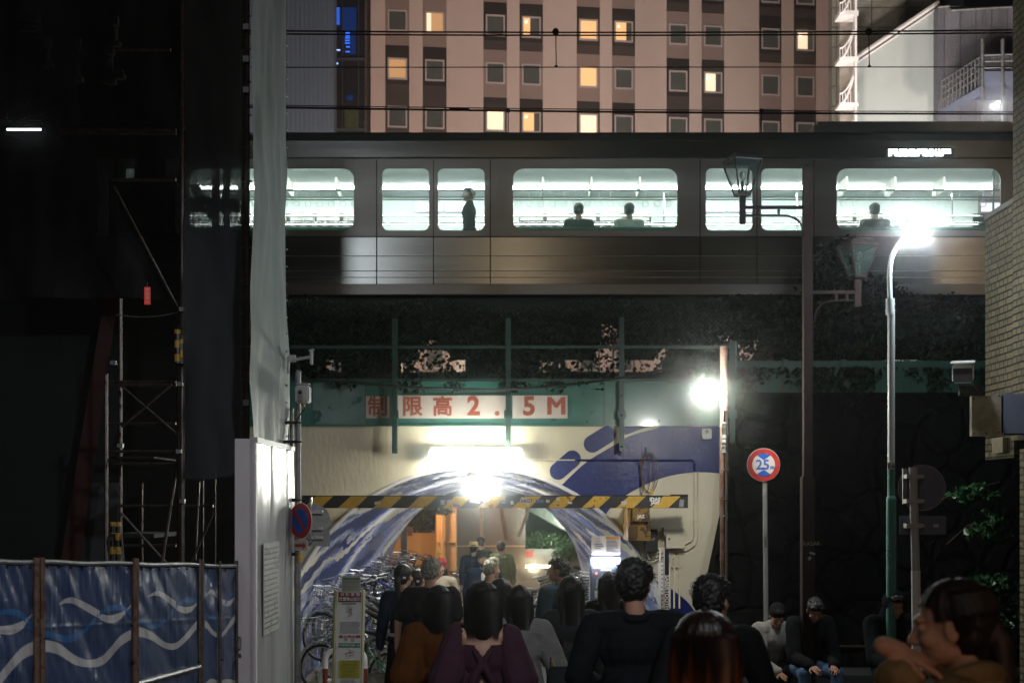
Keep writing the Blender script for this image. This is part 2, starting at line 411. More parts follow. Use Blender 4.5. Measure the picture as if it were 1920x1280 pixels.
def eval_mesh(ob):
    COL.objects.link(ob); dg = bpy.context.evaluated_depsgraph_get(); dg.update()
    me = bpy.data.meshes.new_from_object(ob.evaluated_get(dg)); COL.objects.unlink(ob); bpy.data.objects.remove(ob)
    return me
def plate(outer, holes, y, t, name, m, parent=None, local=False):
    """flat plate in x,z with holes, front face at y - t/2 .. y + t/2"""
    cu = bpy.data.curves.new('c', 'CURVE'); cu.dimensions = '2D'; cu.fill_mode = 'BOTH'; cu.extrude = t / 2
    for poly in [outer] + list(holes):
        sp = cu.splines.new('POLY'); sp.points.add(len(poly) - 1); sp.use_cyclic_u = True
        for i, (x, z) in enumerate(poly): sp.points[i].co = (x, z, 0, 1)
    me = eval_mesh(bpy.data.objects.new('c', cu))
    off = Vector((0, 0, 0)) if local else root_loc(parent)
    for v in me.vertices: v.co = Vector((v.co.x, y - v.co.z, v.co.y)) - off
    bm = bmesh.new(); bm.from_mesh(me); bmesh.ops.remove_doubles(bm, verts=bm.verts, dist=1e-5); bmesh.ops.recalc_face_normals(bm, faces=bm.faces); bm.to_mesh(me); bm.free()
    return link(name, me, m, parent)
def rrect(x0, x1, z0, z1, r, k=5):
    pts = []
    for cx, cz, a0 in ((x1 - r, z1 - r, 0), (x0 + r, z1 - r, 90), (x0 + r, z0 + r, 180), (x1 - r, z0 + r, 270)):
        for i in range(k + 1):
            a = R(a0 + 90 * i / k); pts.append((cx + r * math.cos(a), cz + r * math.sin(a)))
    return pts
def text(s, size, mt, m, name='lettering', parent=None, ext=.0008, bold=0, space=1.0):
    """lettering as a mesh; mt places the text plane (x right, y up); off = root location"""
    cu = bpy.data.curves.new('t', 'FONT'); cu.body = s; cu.size = size; cu.extrude = ext; cu.align_x = 'CENTER'; cu.align_y = 'CENTER'
    cu.offset = bold; cu.space_character = space; cu.resolution_u = 3
    me = eval_mesh(bpy.data.objects.new('t', cu))
    me.transform(Matrix.Translation(-root_loc(parent)) @ mt)
    return link(name, me, m, parent)
def face_cam(loc): return Matrix.Translation(loc) @ Euler((R(90), 0, 0)).to_matrix().to_4x4()
def remesh(mb, vox, smooth=3, fac=.5):
    me = bpy.data.meshes.new('r'); me.from_pydata(mb.v, [], mb.f)
    bm = bmesh.new(); bm.from_mesh(me); bmesh.ops.recalc_face_normals(bm, faces=bm.faces); bm.to_mesh(me); bm.free()
    ob = bpy.data.objects.new('r', me)
    md = ob.modifiers.new('r', 'REMESH'); md.mode = 'VOXEL'; md.voxel_size = vox; md.use_smooth_shade = True
    if smooth: sm = ob.modifiers.new('s', 'SMOOTH'); sm.factor = fac; sm.iterations = smooth
    out = eval_mesh(ob); bpy.data.meshes.remove(me)
    return out
def copy_tree(o, parent=None):
    c = o.copy(); COL.objects.link(c); c.parent = parent
    for ch in list(o.children): copy_tree(ch, c)
    return c
def leaves(pts, size, seed=1, droop=.5, name='leaf'):
    """one mesh of small folded leaf faces at the given points"""
    rng = np.random.default_rng(seed); n = len(pts); pts = np.asarray(pts, float)
    d = rng.normal(size=(n, 3)); d[:, 2] -= droop; d /= np.linalg.norm(d, axis=1)[:, None]
    a = rng.normal(size=(n, 3)); w = np.cross(d, a); w /= np.linalg.norm(w, axis=1)[:, None]
    nn = np.cross(d, w); sz = size * rng.uniform(.55, 1.25, n)[:, None]
    v = np.stack([pts - d * sz * .5, pts + w * sz * .38 - nn * sz * .1, pts + d * sz * .6, pts - w * sz * .38 - nn * sz * .1], 1).reshape(-1, 3)
    i = np.arange(n)[:, None] * 4
    f = np.concatenate([i + np.array([0, 1, 2]), i + np.array([0, 2, 3])], 0)
    me = bpy.data.meshes.new(name); me.from_pydata(v.tolist(), [], f.tolist()); me.update()
    return me
# ================================================================ GROUND
mb = MB(); ys = [-30, -10, 0, 3, 6, 9, 12, 13.5, 15, 20, 30, 45, 80, 110]; xs = [-60, -20, -4, 4, 20, 60]
for y in ys:
    for x in xs: mb.v.append((x, y, g(y)))
for i in range(len(ys) - 1):
    for j in range(len(xs) - 1):
        a = i * len(xs) + j; mb.f.append((a, a + 1, a + len(xs) + 1, a + len(xs)))
structure('road', mb, 'asphalt')
mb = MB()
yy = [3, 6, 9, 12, 15, 20, 26, 33]
for y in yy: mb.v += [(-3.2 - .018 * max(0, y - 16), y, g(y) + .02), (-1.28 + .0 * y, y, g(y) + .02)]
for i in range(len(yy) - 1): mb.f.append((2 * i, 2 * i + 1, 2 * i + 3, 2 * i + 2))
structure('pavement', mb, 'paving')
mb = MB()
for y in yy: mb.v += [(-1.30, y, g(y) + .026), (-1.20, y, g(y) + .026)]
for i in range(len(yy) - 1): mb.f.append((2 * i, 2 * i + 1, 2 * i + 3, 2 * i + 2))
structure('gutter', mb, 'gutter')
mb = MB().add([(-12, 33.5, .01), (14, 33.5, .01), (14, 41, .01), (-12, 41, .01)], [(0, 1, 2, 3)])
structure('far_road', mb, mat('painted_lit_asphalt', (.13, .12, .11), .8, var=.2))  # paler road sheet with the lamplight put into its colour
mb = MB()
for x in range(-9, 12, 3): mb.add([(x, 37.1, .016), (x + 1.6, 37.1, .016), (x + 1.6, 37.3, .016), (x, 37.3, .016)], [(0, 1, 2, 3)])
structure('road_marking', mb, 'white')

# ================================================================ UNDERPASS
TX = lambda y: -.53 - .018 * (y - 16)
TZ, TR = .465, 2.55
W0, W1 = 16.0, 32.0
U = empty('underpass', 'cream concrete railway underpass wall with navy wave mural and round tunnel arch', 'underpass', (-.5, 16, 0))
ang0 = -math.asin(TZ / TR)
arch = [(TX(16) + TR * math.cos(a), TZ + TR * math.sin(a)) for a in np.linspace(ang0, math.pi - ang0, 56)]
XL, ZT = P(560, 0, 16).x - 8, 4.14
outer = [(arch[0][0], -.02), (2.66, -.02), (2.66, 3.8), (XL, 3.8), (XL, -.02), (arch[-1][0], -.02)] + [(arch[-1][0], 0)] + arch[::-1][0:]
plate(outer, [], 16.15, .3, 'front_wall', 'cream', U)
# mural: navy wave with two pill-shaped windows
def PX(px, py, d=16): p = P(px, py, d); return (p.x, p.z)
def arcpts(pa, pb, n=10):
    a0 = math.atan2(pa[1] - TZ, pa[0] - TX(16)); a1 = math.atan2(pb[1] - TZ, pb[0] - TX(16))
    return [(TX(16) + (TR + .012) * math.cos(a), TZ + (TR + .012) * math.sin(a)) for a in np.linspace(a0, a1, n)]
def smooth_poly(p, n=4):
    out = []; k = len(p)
    for i in range(k - 1):
        a, b, c, d = p[max(i - 1, 0)], p[i], p[i + 1], p[min(i + 2, k - 1)]
        for j in range(n):
            t = j / n
            out.append(tuple(.5 * (2 * b[q] + (c[q] - a[q]) * t + (2 * a[q] - 5 * b[q] + 4 * c[q] - d[q]) * t * t + (3 * b[q] - a[q] - 3 * c[q] + d[q]) * t ** 3) for q in (0, 1)))
    out.append(p[-1]); return out
zz = lambda x, y: PX(960 + x / 4, 680 + y / 4)
up = smooth_poly([zz(*q) for q in [(352, 938), (430, 858), (560, 742), (700, 655), (800, 598), (850, 563), (960, 523), (1080, 492), (1110, 474)]])
dn = smooth_poly([zz(*q) for q in [(1552, 828), (1450, 820), (1300, 826), (1150, 856), (1000, 912), (860, 988), (760, 1060), (682, 1166)]])
w = up + [zz(1330, 474), (2.655, zz(0, 474)[1]), (2.655, zz(0, 828)[1])] + dn + arcpts(PX(1130, 971), PX(1048, 915))
plate(w, [], 15.9975, .004, 'painted_wave', 'navy', U)
plate(smooth_poly([zz(*q) for q in [(1050, 474), (950, 503), (845, 538), (845, 474)]]) + [zz(1050, 474)], [], 15.9975, .004, 'painted_wave', 'navy', U)
for (x0, y0), (x1, y1), r in (((602, 608), (712, 540), 65), ((346, 812), (452, 720), 64)):
    a = math.atan2(y1 - y0, x1 - x0); pts = []
    for i in range(13): t = a - math.pi / 2 + math.pi * i / 12; pts.append(zz(x1 + r * math.cos(t), y1 + r * math.sin(t)))
    for i in range(13): t = a + math.pi / 2 + math.pi * i / 12; pts.append(zz(x0 + r * math.cos(t), y0 + r * math.sin(t)))
    plate(pts, [], 15.9975, .004, 'painted_pill', 'navy', U)
w = smooth_poly([PX(1214, 1078), PX(1240, 1094), PX(1262, 1106), PX(1296, 1136), PX(1310, 1180), PX(1300, 1306)]) + arcpts(PX(1252, 1300), PX(1214, 1078))
plate(w, [], 15.9975, .004, 'painted_wave', 'navy', U)

# lining of the tunnel with a painted swirl
def lining_mat():
    m, nt, b = _nt('painted_tunnel_swirl'); L = nt.links.new
    uv = N(nt, 'ShaderNodeUVMap'); sx = N(nt, 'ShaderNodeSeparateXYZ'); L(uv.outputs[0], sx.inputs[0])
    nz = N(nt, 'ShaderNodeTexNoise'); nz.inputs['Scale'].default_value = .35; nz.inputs['Detail'].default_value = 1.5; L(uv.outputs[0], nz.inputs['Vector'])
    def math_(op, a, bb, c=None):
        n = N(nt, 'ShaderNodeMath', operation=op)
        for i, q in enumerate((a, bb) + ((c,) if c is not None else ())):
            if isinstance(q, (int, float)): n.inputs[i].default_value = q
            else: L(q, n.inputs[i])
        return n.outputs[0]
    # v' = v - .15 u + wobble
    vv = math_('MULTIPLY_ADD', sx.outputs['X'], -.16, sx.outputs['Y']); vv = math_('MULTIPLY_ADD', nz.outputs[0], 1.1, vv)
    cb = N(nt, 'ShaderNodeCombineXYZ'); L(math_('MULTIPLY', sx.outputs['X'], .085), cb.inputs[0]); L(vv, cb.inputs[1])
    def layer(scale, off, cols, sharp=True):
        n = N(nt, 'ShaderNodeTexNoise'); n.inputs['Scale'].default_value = scale; n.inputs['Detail'].default_value = .35; n.inputs['Distortion'].default_value = .15
        mp = N(nt, 'ShaderNodeMapping'); mp.inputs['Location'].default_value = (off, off, 0); L(cb.outputs[0], mp.inputs[0]); L(mp.outputs[0], n.inputs['Vector'])
        r = N(nt, 'ShaderNodeValToRGB'); r.color_ramp.interpolation = 'CONSTANT' if sharp else 'LINEAR'; el = r.color_ramp.elements
        el[0].position = cols[0][0]; el[0].color = (*cols[0][1], 1); el[1].position = cols[1][0]; el[1].color = (*cols[1][1], 1)
        for p, c in cols[2:]: e = el.new(p); e.color = (*c, 1)
        L(n.outputs[0], r.inputs[0]); return r.outputs[0]
    nav, mid, lav, pal, crm, grey = (.055, .07, .18), (.17, .22, .44), (.38, .42, .58), (.58, .60, .68), (.72, .68, .58), (.17, .18, .25)
    base = layer(1.55, 0, [(0, nav), (.37, grey), (.42, mid), (.47, lav), (.52, pal), (.56, lav), (.60, mid), (.64, nav)])
    strk = layer(3.0, 3.7, [(0, (0, 0, 0)), (.60, (1, 1, 1)), (.645, (0, 0, 0))])
    ov = layer(2.1, 9.1, [(0, (0, 0, 0)), (.62, (1, 1, 1))])
    mx = N(nt, 'ShaderNodeMixRGB'); L(strk, mx.inputs[0]); L(base, mx.inputs[1]); mx.inputs[2].default_value = (*nav, 1)
    m2 = N(nt, 'ShaderNodeMixRGB'); L(ov, m2.inputs[0]); L(mx.outputs[0], m2.inputs[1]); m2.inputs[2].default_value = (*crm, 1)
    L(m2.outputs[0], b.inputs['Base Color']); b.inputs['Roughness'].default_value = .42
    return m
nu, nv = 240, 56
mb = MB(); uvs = []
angs = np.linspace(ang0, math.pi - ang0, nv)
for i in range(nu + 1):
    y = 15.99 + (W1 - 15.99) * i / nu
    for a in angs:
        rr = TR + .012 * math.sin(2 * math.pi * y / .42) * (1 if y > 16.05 else 0) - .0
        mb.v.append((TX(y) + rr * math.cos(a), y, TZ + rr * math.sin(a)))
        uvs.append((y - 16, TR * min(a - ang0, math.pi - ang0 - a) + (7.3 if a > math.pi / 2 else 0)))
for i in range(nu):
    for j in range(nv - 1):
        q = i * nv + j; mb.f.append((q, q + nv, q + nv + 1, q + 1))
me = bpy.data.meshes.new('lining'); o0 = root_loc(U)
me.from_pydata([(a[0] - o0.x, a[1] - o0.y, a[2] - o0.z) for a in mb.v], [], mb.f)
ul = me.uv_layers.new(name='UVMap')
for lp in me.loops: ul.data[lp.index].uv = uvs[lp.vertex_index]
me.update()
link('tunnel_lining', me, lining_mat(), U, True)
# thick outer shell so no light leaks, rim ring at the mouth
rim = [(TX(16) + (TR + .02) * math.cos(a), 15.985, TZ + (TR + .02) * math.sin(a)) for a in np.linspace(ang0, math.pi - ang0, 60)]
MB().tube(rim, .028, 8).build('arch_rim', 'hoardgrey', U, smooth=True)
# body of the embankment round the lining (two side blocks, a roof slab)
mb = MB(); mb.bb((-30, 16.3, -.02), (-3.6, W1, 4.05)); mb.bb((2.75, 17.3, -.02), (30, W1, 4.05)); mb.bb((-3.6, 16.3, 3.12), (2.75, W1, 4.06))
mb.bb((-3.6, W1 - .12, 2.6), (2.75, W1 - .02, 3.12)); mb.bb((-30, 16.3, 4.06), (30, W1, 4.28))
mb.build('track_bed', 'darkconc', U)
bk = [(TX(32) + TR * math.cos(a), TZ + TR * math.sin(a)) for a in np.linspace(ang0, math.pi - ang0, 40)]
plate([(bk[0][0], -.02), (3.6, -.02), (3.6, 4.1), (-4.6, 4.1), (-4.6, -.02), (bk[-1][0], -.02)] + bk[::-1], [], W1 + .06, .1, 'rear_wall', 'conc', U)
# edge where the cream wall breaks off against the stones: thin ragged plaster edge
mb = MB(); mb.bb((XL, 16.0, 3.80), (2.66, 16.28, 4.0)); mb.build('bearing_ledge', 'cream', U)

# girder
GB = empty('bridge_girder', 'teal painted steel girder across the underpass with red height limit lettering', 'girder', (0, 15.95, 3.58))
xg0, xg1 = P(572, 0, 15.9).x, P(1350, 0, 15.9).x
MB().bb((XL, 15.94, 3.585), (xg1, 15.99, 4.13)).build('web_plate', 'teal', GB)
MB().bb((XL, 15.90, 4.131), (xg1 + .02, 16.1, 4.165)).bb((XL, 15.925, 3.565), (xg1 + .01, 15.99, 3.584)).build('flange', 'teal', GB)
MB().bb((P(586, 0, 15.9).x, 15.936, 3.59), (P(684, 0, 15.9).x, 15.9395, 4.125)).build('worn_panel', 'teal_worn', GB)
for x in (735, 1133):
    MB().bb((P(x, 0, 15.9).x - .004, 15.934, 3.59), (P(x, 0, 15.9).x + .004, 15.9395, 4.125)).build('seam', 'black', GB)
mb = MB()
for px, py in ((1101, 790), (1236, 789), (811, 790), (1010, 726)): mb.ell(P(px, py, 15.935), .012, n=8, m=6)
mb.build('bolt', 'rustpipe', GB)
SB = empty('height_limit_sign', 'white painted strip with red Japanese height limit 2.5M lettering on the teal girder', 'sign', P(870, 763, 15.93))
for a, b_, c_ in ((686, 730, 742.5), (746, 951.5, 741), (961, 1064, 741)):
    MB().bb(P(a, c_, 15.925), P(b_, 784, 15.933)).build('sign_panel', 'signwhite', SB)
for ch, px in (('制', 708.5), ('限', 773), ('高', 830), ('2', 888), ('.', 932), ('5', 992), ('M', 1043)):
    sz = .27 if ord(ch) > 255 else .335
    py = 764 if ord(ch) > 255 else 762.5
    if ch == 'M':
        for k_ in (-.011, -.005, .006, .012): text(ch, sz, face_cam(P(px, py, 15.9225 - abs(k_) * .1) + Vector((k_, 0, 0))), 'red', parent=SB)
    text(ch, sz, face_cam(P(px, py, 15.9225)), 'red', parent=SB, bold=.006 if ord(ch) > 255 else (0 if ch == 'M' else .011))

# chain-link fence over the girder
FN = empty('mesh_fence', 'teal post and chain link fence along the track edge above the girder', 'fence', (0, 15.86, 4.2))
for px, y0, y1 in ((740.5, 598, 850), (953, 598, 836), (1165, 596, 846), (1372, 640, 842)):
    w_ = .033
    p0, p1 = P(px, y0, 15.86), P(px, y1, 15.86)
    m1 = MB(); m1.bb((p0.x - w_, 15.80, p1.z), (p0.x + w_, 15.815, p0.z)); m1.bb((p0.x + w_ - .008, 15.815, p1.z), (p0.x + w_, 15.895, p0.z))
    m1.bb((p0.x - w_ - .02, 15.79, 3.66), (p0.x + w_ + .02, 15.80, 3.76))
    for zq in (p1.z + .06, 3.7, 3.95): m1.ell((p0.x, 15.79, zq), .014, n=8, m=6)
    m1.build('post', 'teal_dk', FN)
for py in (651, 713):
    p0, p1 = P(540, py, 15.87), P(1372, py, 15.87)
    MB().bb((p0.x, 15.82, p0.z - .018), (p1.x, 15.86, p0.z + .018)).build('rail', 'teal_dk', FN)
mb = MB(); zl, zh = P(0, 714, 15.87).z, P(0, 560, 15.87).z; x0, x1 = P(540, 0, 15.87).x, P(1372, 0, 15.87).x
h = zh - zl; n = int((x1 - x0 + h) / .062)
for i in range(n):
    for s in (1, -1):
        a = x0 - h + i * .062; b_ = a + h
        za, zb = (zl, zh) if s == 1 else (zh, zl)
        aa, bb_ = max(a, x0), min(b_, x1)
        if bb_ <= aa: continue
        f = lambda x: za + (zb - za) * (x - a) / h
        p, q = Vector((aa, 15.885, f(aa))), Vector((bb_, 15.885, f(bb_)))
        mb.tube([p, q], .0016, 3, cap=False)
mb.build('chain_link', 'teal_dk', FN)
mb = MB(); mb.tube([P(x, y, 15.77) for x, y in smooth_poly([(560, 712), (660, 716), (740, 723), (840, 728), (950, 729), (1060, 721), (1150, 711), (1250, 692), (1350, 678)])], .012, 6)
mb.tube([P(x, y, 15.75) for x, y in smooth_poly([(560, 708), (700, 722), (840, 732), (960, 731), (1080, 721), (1160, 708), (1300, 680)])], .007, 6)
thing('overhead_cable', mb, 'black', 'black sagging cable strung across the top of the teal girder', 'cable', (0, 15.7, 4), smooth=True)

# right parapet and stone wall
RP = empty('green_parapet', 'dark green steel parapet panels above the rubble stone wall', 'parapet', (P(1376, 0, 16).x, 16, 4))
xa, xb = P(1352, 0, 16).x, P(1900, 0, 16).x
MB().bb((xa, 15.96, P(0, 741, 16).z), (xb, 16.02, P(0, 677, 16).z)).build('panel', 'green_par', RP)
for px in (1376, 1473, 1582, 1700, 1800):
    MB().bb(P(px - 5, 741, 15.93) , P(px + 5, 640 if px < 1400 else 674, 15.955)).build('stiffener', 'teal' if px < 1400 else 'green_par', RP)
mb = MB(); rz = 3.98; n = 34; m_ = 22; rng = random.Random(3)
# battered rubble wall, its left edge running down and left
stones = []
for i in range(m_ + 1):
    t = i / m_; z = rz * (1 - t)
    yb = 15.92 - .75 * t
    xl = P(1352 - max(0, (t - .35)) / .65 * 78, 0, 16).x
    for j in range(n * 2 + 1):
        x = xl + (13 - xl) * (j / (n * 2)) ** 1.25
        mb.v.append((x, yb, z))
for i in range(m_):
    for j in range(n * 2):
        q = i * (2 * n + 1) + j; mb.f.append((q, q + 1, q + 2 * n + 2, q + 2 * n + 1))
b0 = len(mb.v)
for i in range(m_ + 1):
    v = mb.v[i * (2 * n + 1)]; mb.v.append((v[0] + .02, 16.1, v[2]))
for i in range(m_): mb.f.append((i * (2 * n + 1), (i + 1) * (2 * n + 1), b0 + i + 1, b0 + i))
mb.bb((P(1353, 0, 16).x, 15.92, 3.96), (13, 16.1, 4.0))
def stone_mat():
    m, nt, b = _nt('rubble_stone'); L = nt.links.new
    tc = N(nt, 'ShaderNodeTexCoord'); nz = N(nt, 'ShaderNodeTexNoise'); nz.inputs['Scale'].default_value = 2; L(tc.outputs['Object'], nz.inputs['Vector'])
    mx = N(nt, 'ShaderNodeMixRGB'); mx.inputs[0].default_value = .22; L(tc.outputs['Object'], mx.inputs[1]); L(nz.outputs[1], mx.inputs[2])
    vo = N(nt, 'ShaderNodeTexVoronoi'); vo.feature = 'DISTANCE_TO_EDGE'; vo.inputs['Scale'].default_value = 2.7; L(mx.outputs[0], vo.inputs['Vector'])
    vc = N(nt, 'ShaderNodeTexVoronoi'); vc.inputs['Scale'].default_value = 2.7; L(mx.outputs[0], vc.inputs['Vector'])
    n2 = N(nt, 'ShaderNodeTexNoise'); n2.inputs['Scale'].default_value = 11; n2.inputs['Detail'].default_value = 8; L(tc.outputs['Object'], n2.inputs['Vector'])
    r = N(nt, 'ShaderNodeValToRGB'); r.color_ramp.elements[0].position = 0; r.color_ramp.elements[0].color = (.004, .004, .004, 1); r.color_ramp.elements[1].position = .06; r.color_ramp.elements[1].color = (.0065, .0075, .007, 1)
    L(vo.outputs['Distance'], r.inputs[0])
    m2 = N(nt, 'ShaderNodeMixRGB', blend_type='MULTIPLY'); m2.inputs[0].default_value = .85; L(r.outputs[0], m2.inputs[1]); L(n2.outputs[0], m2.inputs[2])
    L(m2.outputs[0], b.inputs['Base Color']); b.inputs['Roughness'].default_value = .9; b.inputs['Specular IOR Level'].default_value = .08
    ad = N(nt, 'ShaderNodeMath', operation='MINIMUM'); L(vo.outputs['Distance'], ad.inputs[0]); ad.inputs[1].default_value = .12
    a2 = N(nt, 'ShaderNodeMath', operation='MULTIPLY_ADD'); L(n2.outputs[0], a2.inputs[0]); a2.inputs[1].default_value = .08; L(ad.outputs[0], a2.inputs[2])
    bp = N(nt, 'ShaderNodeBump'); bp.inputs['Strength'].default_value = 1; bp.inputs['Distance'].default_value = .35; L(a2.outputs[0], bp.inputs['Height']); L(bp.outputs[0], b.inputs['Normal'])
    return m
thing('stone_wall', mb, stone_mat(), 'dark rubble stone retaining wall right of the cream underpass wall', 'wall', (4, 15.5, 0))
# low wall people sit on
mb = MB(); mb.bb((P(1400, 0, 14.3).x, 14.0, -.02), (9, 14.7, .60))
thing('low_wall', mb, 'darkconc', 'low dark concrete wall where people sit below the stones', 'wall', (5, 14.3, 0), bevel=.015)
for d_, a, b_ in ((13.4, 1560, 1920),):
    mb = MB(); mb.tube([P(a, 1212, d_), P(b_, 1214, d_)], .02, 8)
    for px in (1570, 1700, 1895): mb.tube([P(px, 1212, d_), Vector((P(px, 0, d_).x, d_, g(d_)))], .02, 8)
    thing('street_railing', mb, 'rustdark', 'low dark tube railing in front of the stone wall', 'railing', (P(1700, 0, d_).x, d_, g(d_)), smooth=True)

# height bar
d_ = 15.25
HB = empty('height_limit_bar', 'yellow and black striped steel height bar with stickers across the tunnel mouth', 'height bar', P(925, 941, d_))
xa, xb = P(566, 0, d_).x, P(1290, 0, d_).x; z0, z1 = P(0, 952, d_).z, P(0, 929.5, d_).z
MB().bb((xa, d_, z0), (xb, d_ + .13, z1)).build('beam', 'black', HB)
x = xa + .02; k = 0; H_ = z1 - z0
while x < xb - .25:
    dx = .215; sl = .155
    poly = [(x, z0 + .002), (x + dx, z0 + .002), (min(x + dx + sl, xb), z1 - .002), (x + sl, z1 - .002)]
    plate(poly, [], d_ - .0015, .003, 'stripe', 'yellow', HB); x += .432; k += 1
MB().bb((xb - .2, d_ - .01, z1), (xb, d_ + .14, z1 + .02)).build('end_cap', 'rustdark', HB)
mb = MB(); mb.bb((xa, d_ - .006, z1), (xb - .21, d_ + .136, z1 + .008)); mb.build('top_flange', 'rustdark', HB)
stk = [(708, 942, 12, 5, 'signwhite'), (830, 941, 8, 9, 'camwhite'), (842, 940, 8, 7, 'signwhite'), (855, 947, 11, 5, 'mural_blue'), (890, 940, 20, 5, 'signwhite'), (907, 947, 8, 7, 'signwhite'), (912, 938, 12, 4, 'hoardgrey'), (922, 948, 5, 5, 'signred'),
       (944, 939, 9, 8, 'signwhite'), (960, 942, 6, 7, 'signwhite'), (985, 939, 19, 10, 'signwhite'), (1012, 939, 14, 6, 'mural_blue'), (1027, 939, 7, 5, 'signwhite'), (1046, 935, 6, 6, 'signwhite'), (1069, 942, 7, 4, 'hoardgrey'), (1170, 942, 10, 7, 'signwhite'), (1278, 943, 8, 14, 'steel_d')]
for px, py, w_, h_, m_n in stk:
    c = P(px, py, d_ - .006); MB().box(c, (w_ * d_ / F, .001, h_ * d_ / F), (0, rng.uniform(-.4, .4), 0)).build('sticker', m_n, HB)
text('TARGT', .058, face_cam(P(985, 939, d_ - .0085)), 'black', parent=HB, bold=.002)
text('UAS', .05, face_cam(P(944, 939, d_ - .0085)), 'black', parent=HB, bold=.002)
text('IDAS', .062, face_cam(P(1228, 936, d_ - .004)), 'white', parent=HB, bold=.003)
text('JAM', .055, face_cam(P(1228, 942.5, d_ - .004)), 'white', parent=HB, bold=.003)
# bracket
mb = MB(); mb.bb(P(1178, 952, d_ + .02), P(1199, 1010, 15.99)); mb.bb(P(1186, 952, 15.2), P(1212, 976, 15.6)); mb.bb(P(1196, 976, 15.35), P(1210, 1011, 15.98)); mb.build('bracket', 'yellow_dk', HB)
mb = MB(); mb.bb(P(1181, 978, d_ + .012), P(1196, 1008, d_ + .019)); mb.build('timber_packing', mat('weathered_timber', (.10, .05, .02), .8, var=.4, stretch=(4, 1, .4), scale=5), HB)
text('JAZ', .055, face_cam(P(1202, 968, 15.196)), 'white', parent=HB, bold=.003)
mb = MB()
for px, py in ((1203, 984), (1203, 1004), (1181, 956)): mb.ell(P(px, py, 15.33), .012, n=8, m=5)
mb.build('bolt', 'black', HB)
mb = MB(); mb.bb((xa + .05, d_ + .02, z0 - .0), (xa + .17, 15.99, z0 + .1)); mb.build('bracket', 'yellow', HB)

# wall furniture
def dd(px, py, d): return P(px, py, d)
mb = MB(); mb.tube([dd(985, 862, 15.97), dd(1298, 862, 15.97), dd(1302, 866, 15.97), dd(1302, 1000, 15.97), dd(1298, 1012, 15.97), dd(1285, 1020, 15.97), dd(1246, 1024, 15.97)], .009, 6)
mb.tube([dd(1309, 884, 15.97), dd(1309, 1004, 15.97), dd(1304, 1020, 15.97), dd(1290, 1031, 15.97), dd(1262, 1034, 15.97), dd(1230, 1036, 15.97)], .009, 6)
for px in (1256, 1264, 1274): mb.tube([dd(px, 1032, 15.97), dd(px, 1140, 15.97)], .012, 6)
mb.tube([dd(1212, 1036, 15.97), dd(1222, 1054, 15.97), dd(1250, 1040, 15.97), dd(1262, 1035, 15.97)], .010, 6)
for px, py in ((1021, 862), (1305, 974), (1265, 1062)): mb.box(dd(px, py, 15.975), (.10, .02, .02))
WC = empty('wall_conduit', 'painted cable conduits fixed along the underpass wall beside the box', 'conduit', P(1300, 950, 15.98)); mb.build('conduit', 'cream', WC, smooth=True)
MB().tube([dd(1078, 862, 15.965), dd(1298, 862, 15.965), dd(1302, 866, 15.965), dd(1302, 884, 15.965)], .013, 6).build('navy_conduit', 'navy', WC, smooth=True)
JB = empty('junction_box', 'cream painted steel junction box with sloped lid on the wall', 'junction box', P(1264, 1010, 15.9))
MB().bb(dd(1249, 993, 15.85), dd(1282, 1027, 15.999)).build('box', 'cream', JB, bevel=.006)
MB().bb(dd(1245, 988.5, 15.83), dd(1284, 992.6, 15.999)).build('hood', 'cream', JB); MB().bb(dd(1244.5, 992.6, 15.86), dd(1248.4, 1003, 15.99)).build('hinge', 'cream', JB)
MB().ell(dd(1255, 1010, 15.845), .014, n=10, m=6).build('lock', 'black', JB)
CB = empty('black_control_box', 'black box with a white arrow sticker beside the yellow bracket', 'control box', P(1221, 1012, 15.9))
MB().bb(dd(1210.5, 992, 15.84), dd(1231, 1034, 15.999)).build('box', 'black', CB, bevel=.008)
text('⏎', .06, face_cam(P(1224, 1011, 15.836)), 'white', parent=CB)
mb = MB(); mb.tube([dd(1212, 1034, 15.9), dd(1211, 1044, 15.88), dd(1216, 1050, 15.86), dd(1225, 1050, 15.86), dd(1238, 1043, 15.9), dd(1237, 1033, 15.93), dd(1230, 1028, 15.95)], .008, 6); mb.tube([dd(1215, 1034, 15.9), dd(1217, 1042, 15.88), dd(1222, 1047, 15.9)], .006, 6)
mb.build('cable', 'black', CB, smooth=True)
TS = empty('sounder_box', 'small pale square sounder box on the navy mural under the lamp', 'alarm box', P(1325, 813, 15.95))
MB().bb(dd(1317, 803, 15.93), dd(1333, 823, 15.999)).build('box', 'camwhite', TS, bevel=.008); MB().ell(dd(1325, 809, 15.925), (.025, .01, .025)).build('sounder', 'steel_d', TS)
WH = empty('wire_hook', 'navy wall bracket with coiled rusty wires hanging over the striped bar', 'wire bracket', P(1214, 845, 15.95))
MB().bb(dd(1203, 836, 15.975), dd(1226, 856, 15.999)).bb(dd(1211, 838, 15.9), dd(1216, 853, 15.975)).build('plate', 'navy', WH)
mb = MB()
for (w_, cx, dr) in ((13, 1216, 0), (9, 1211, .02), (15, 1219, -.02)):
    mb.tube([dd(cx + w_ * math.sin(a), 885 - 37 * math.cos(a) + (2 if a > 3 else 0), 15.86 + dr + .03 * math.sin(3 * a)) for a in np.linspace(0, 2 * math.pi, 28)], .005, 5)
mb.tube([dd(1199, 858, 15.88), dd(1203, 880, 15.88), dd(1208, 910, 15.86), dd(1203, 926, 15.84)], .009, 6)
mb.build('wire_coil', 'rustpipe', WH, smooth=True); MB().box(dd(1221, 922, 15.8), (.035, .03, .08)).build('yellow_tag', 'yellow', WH)
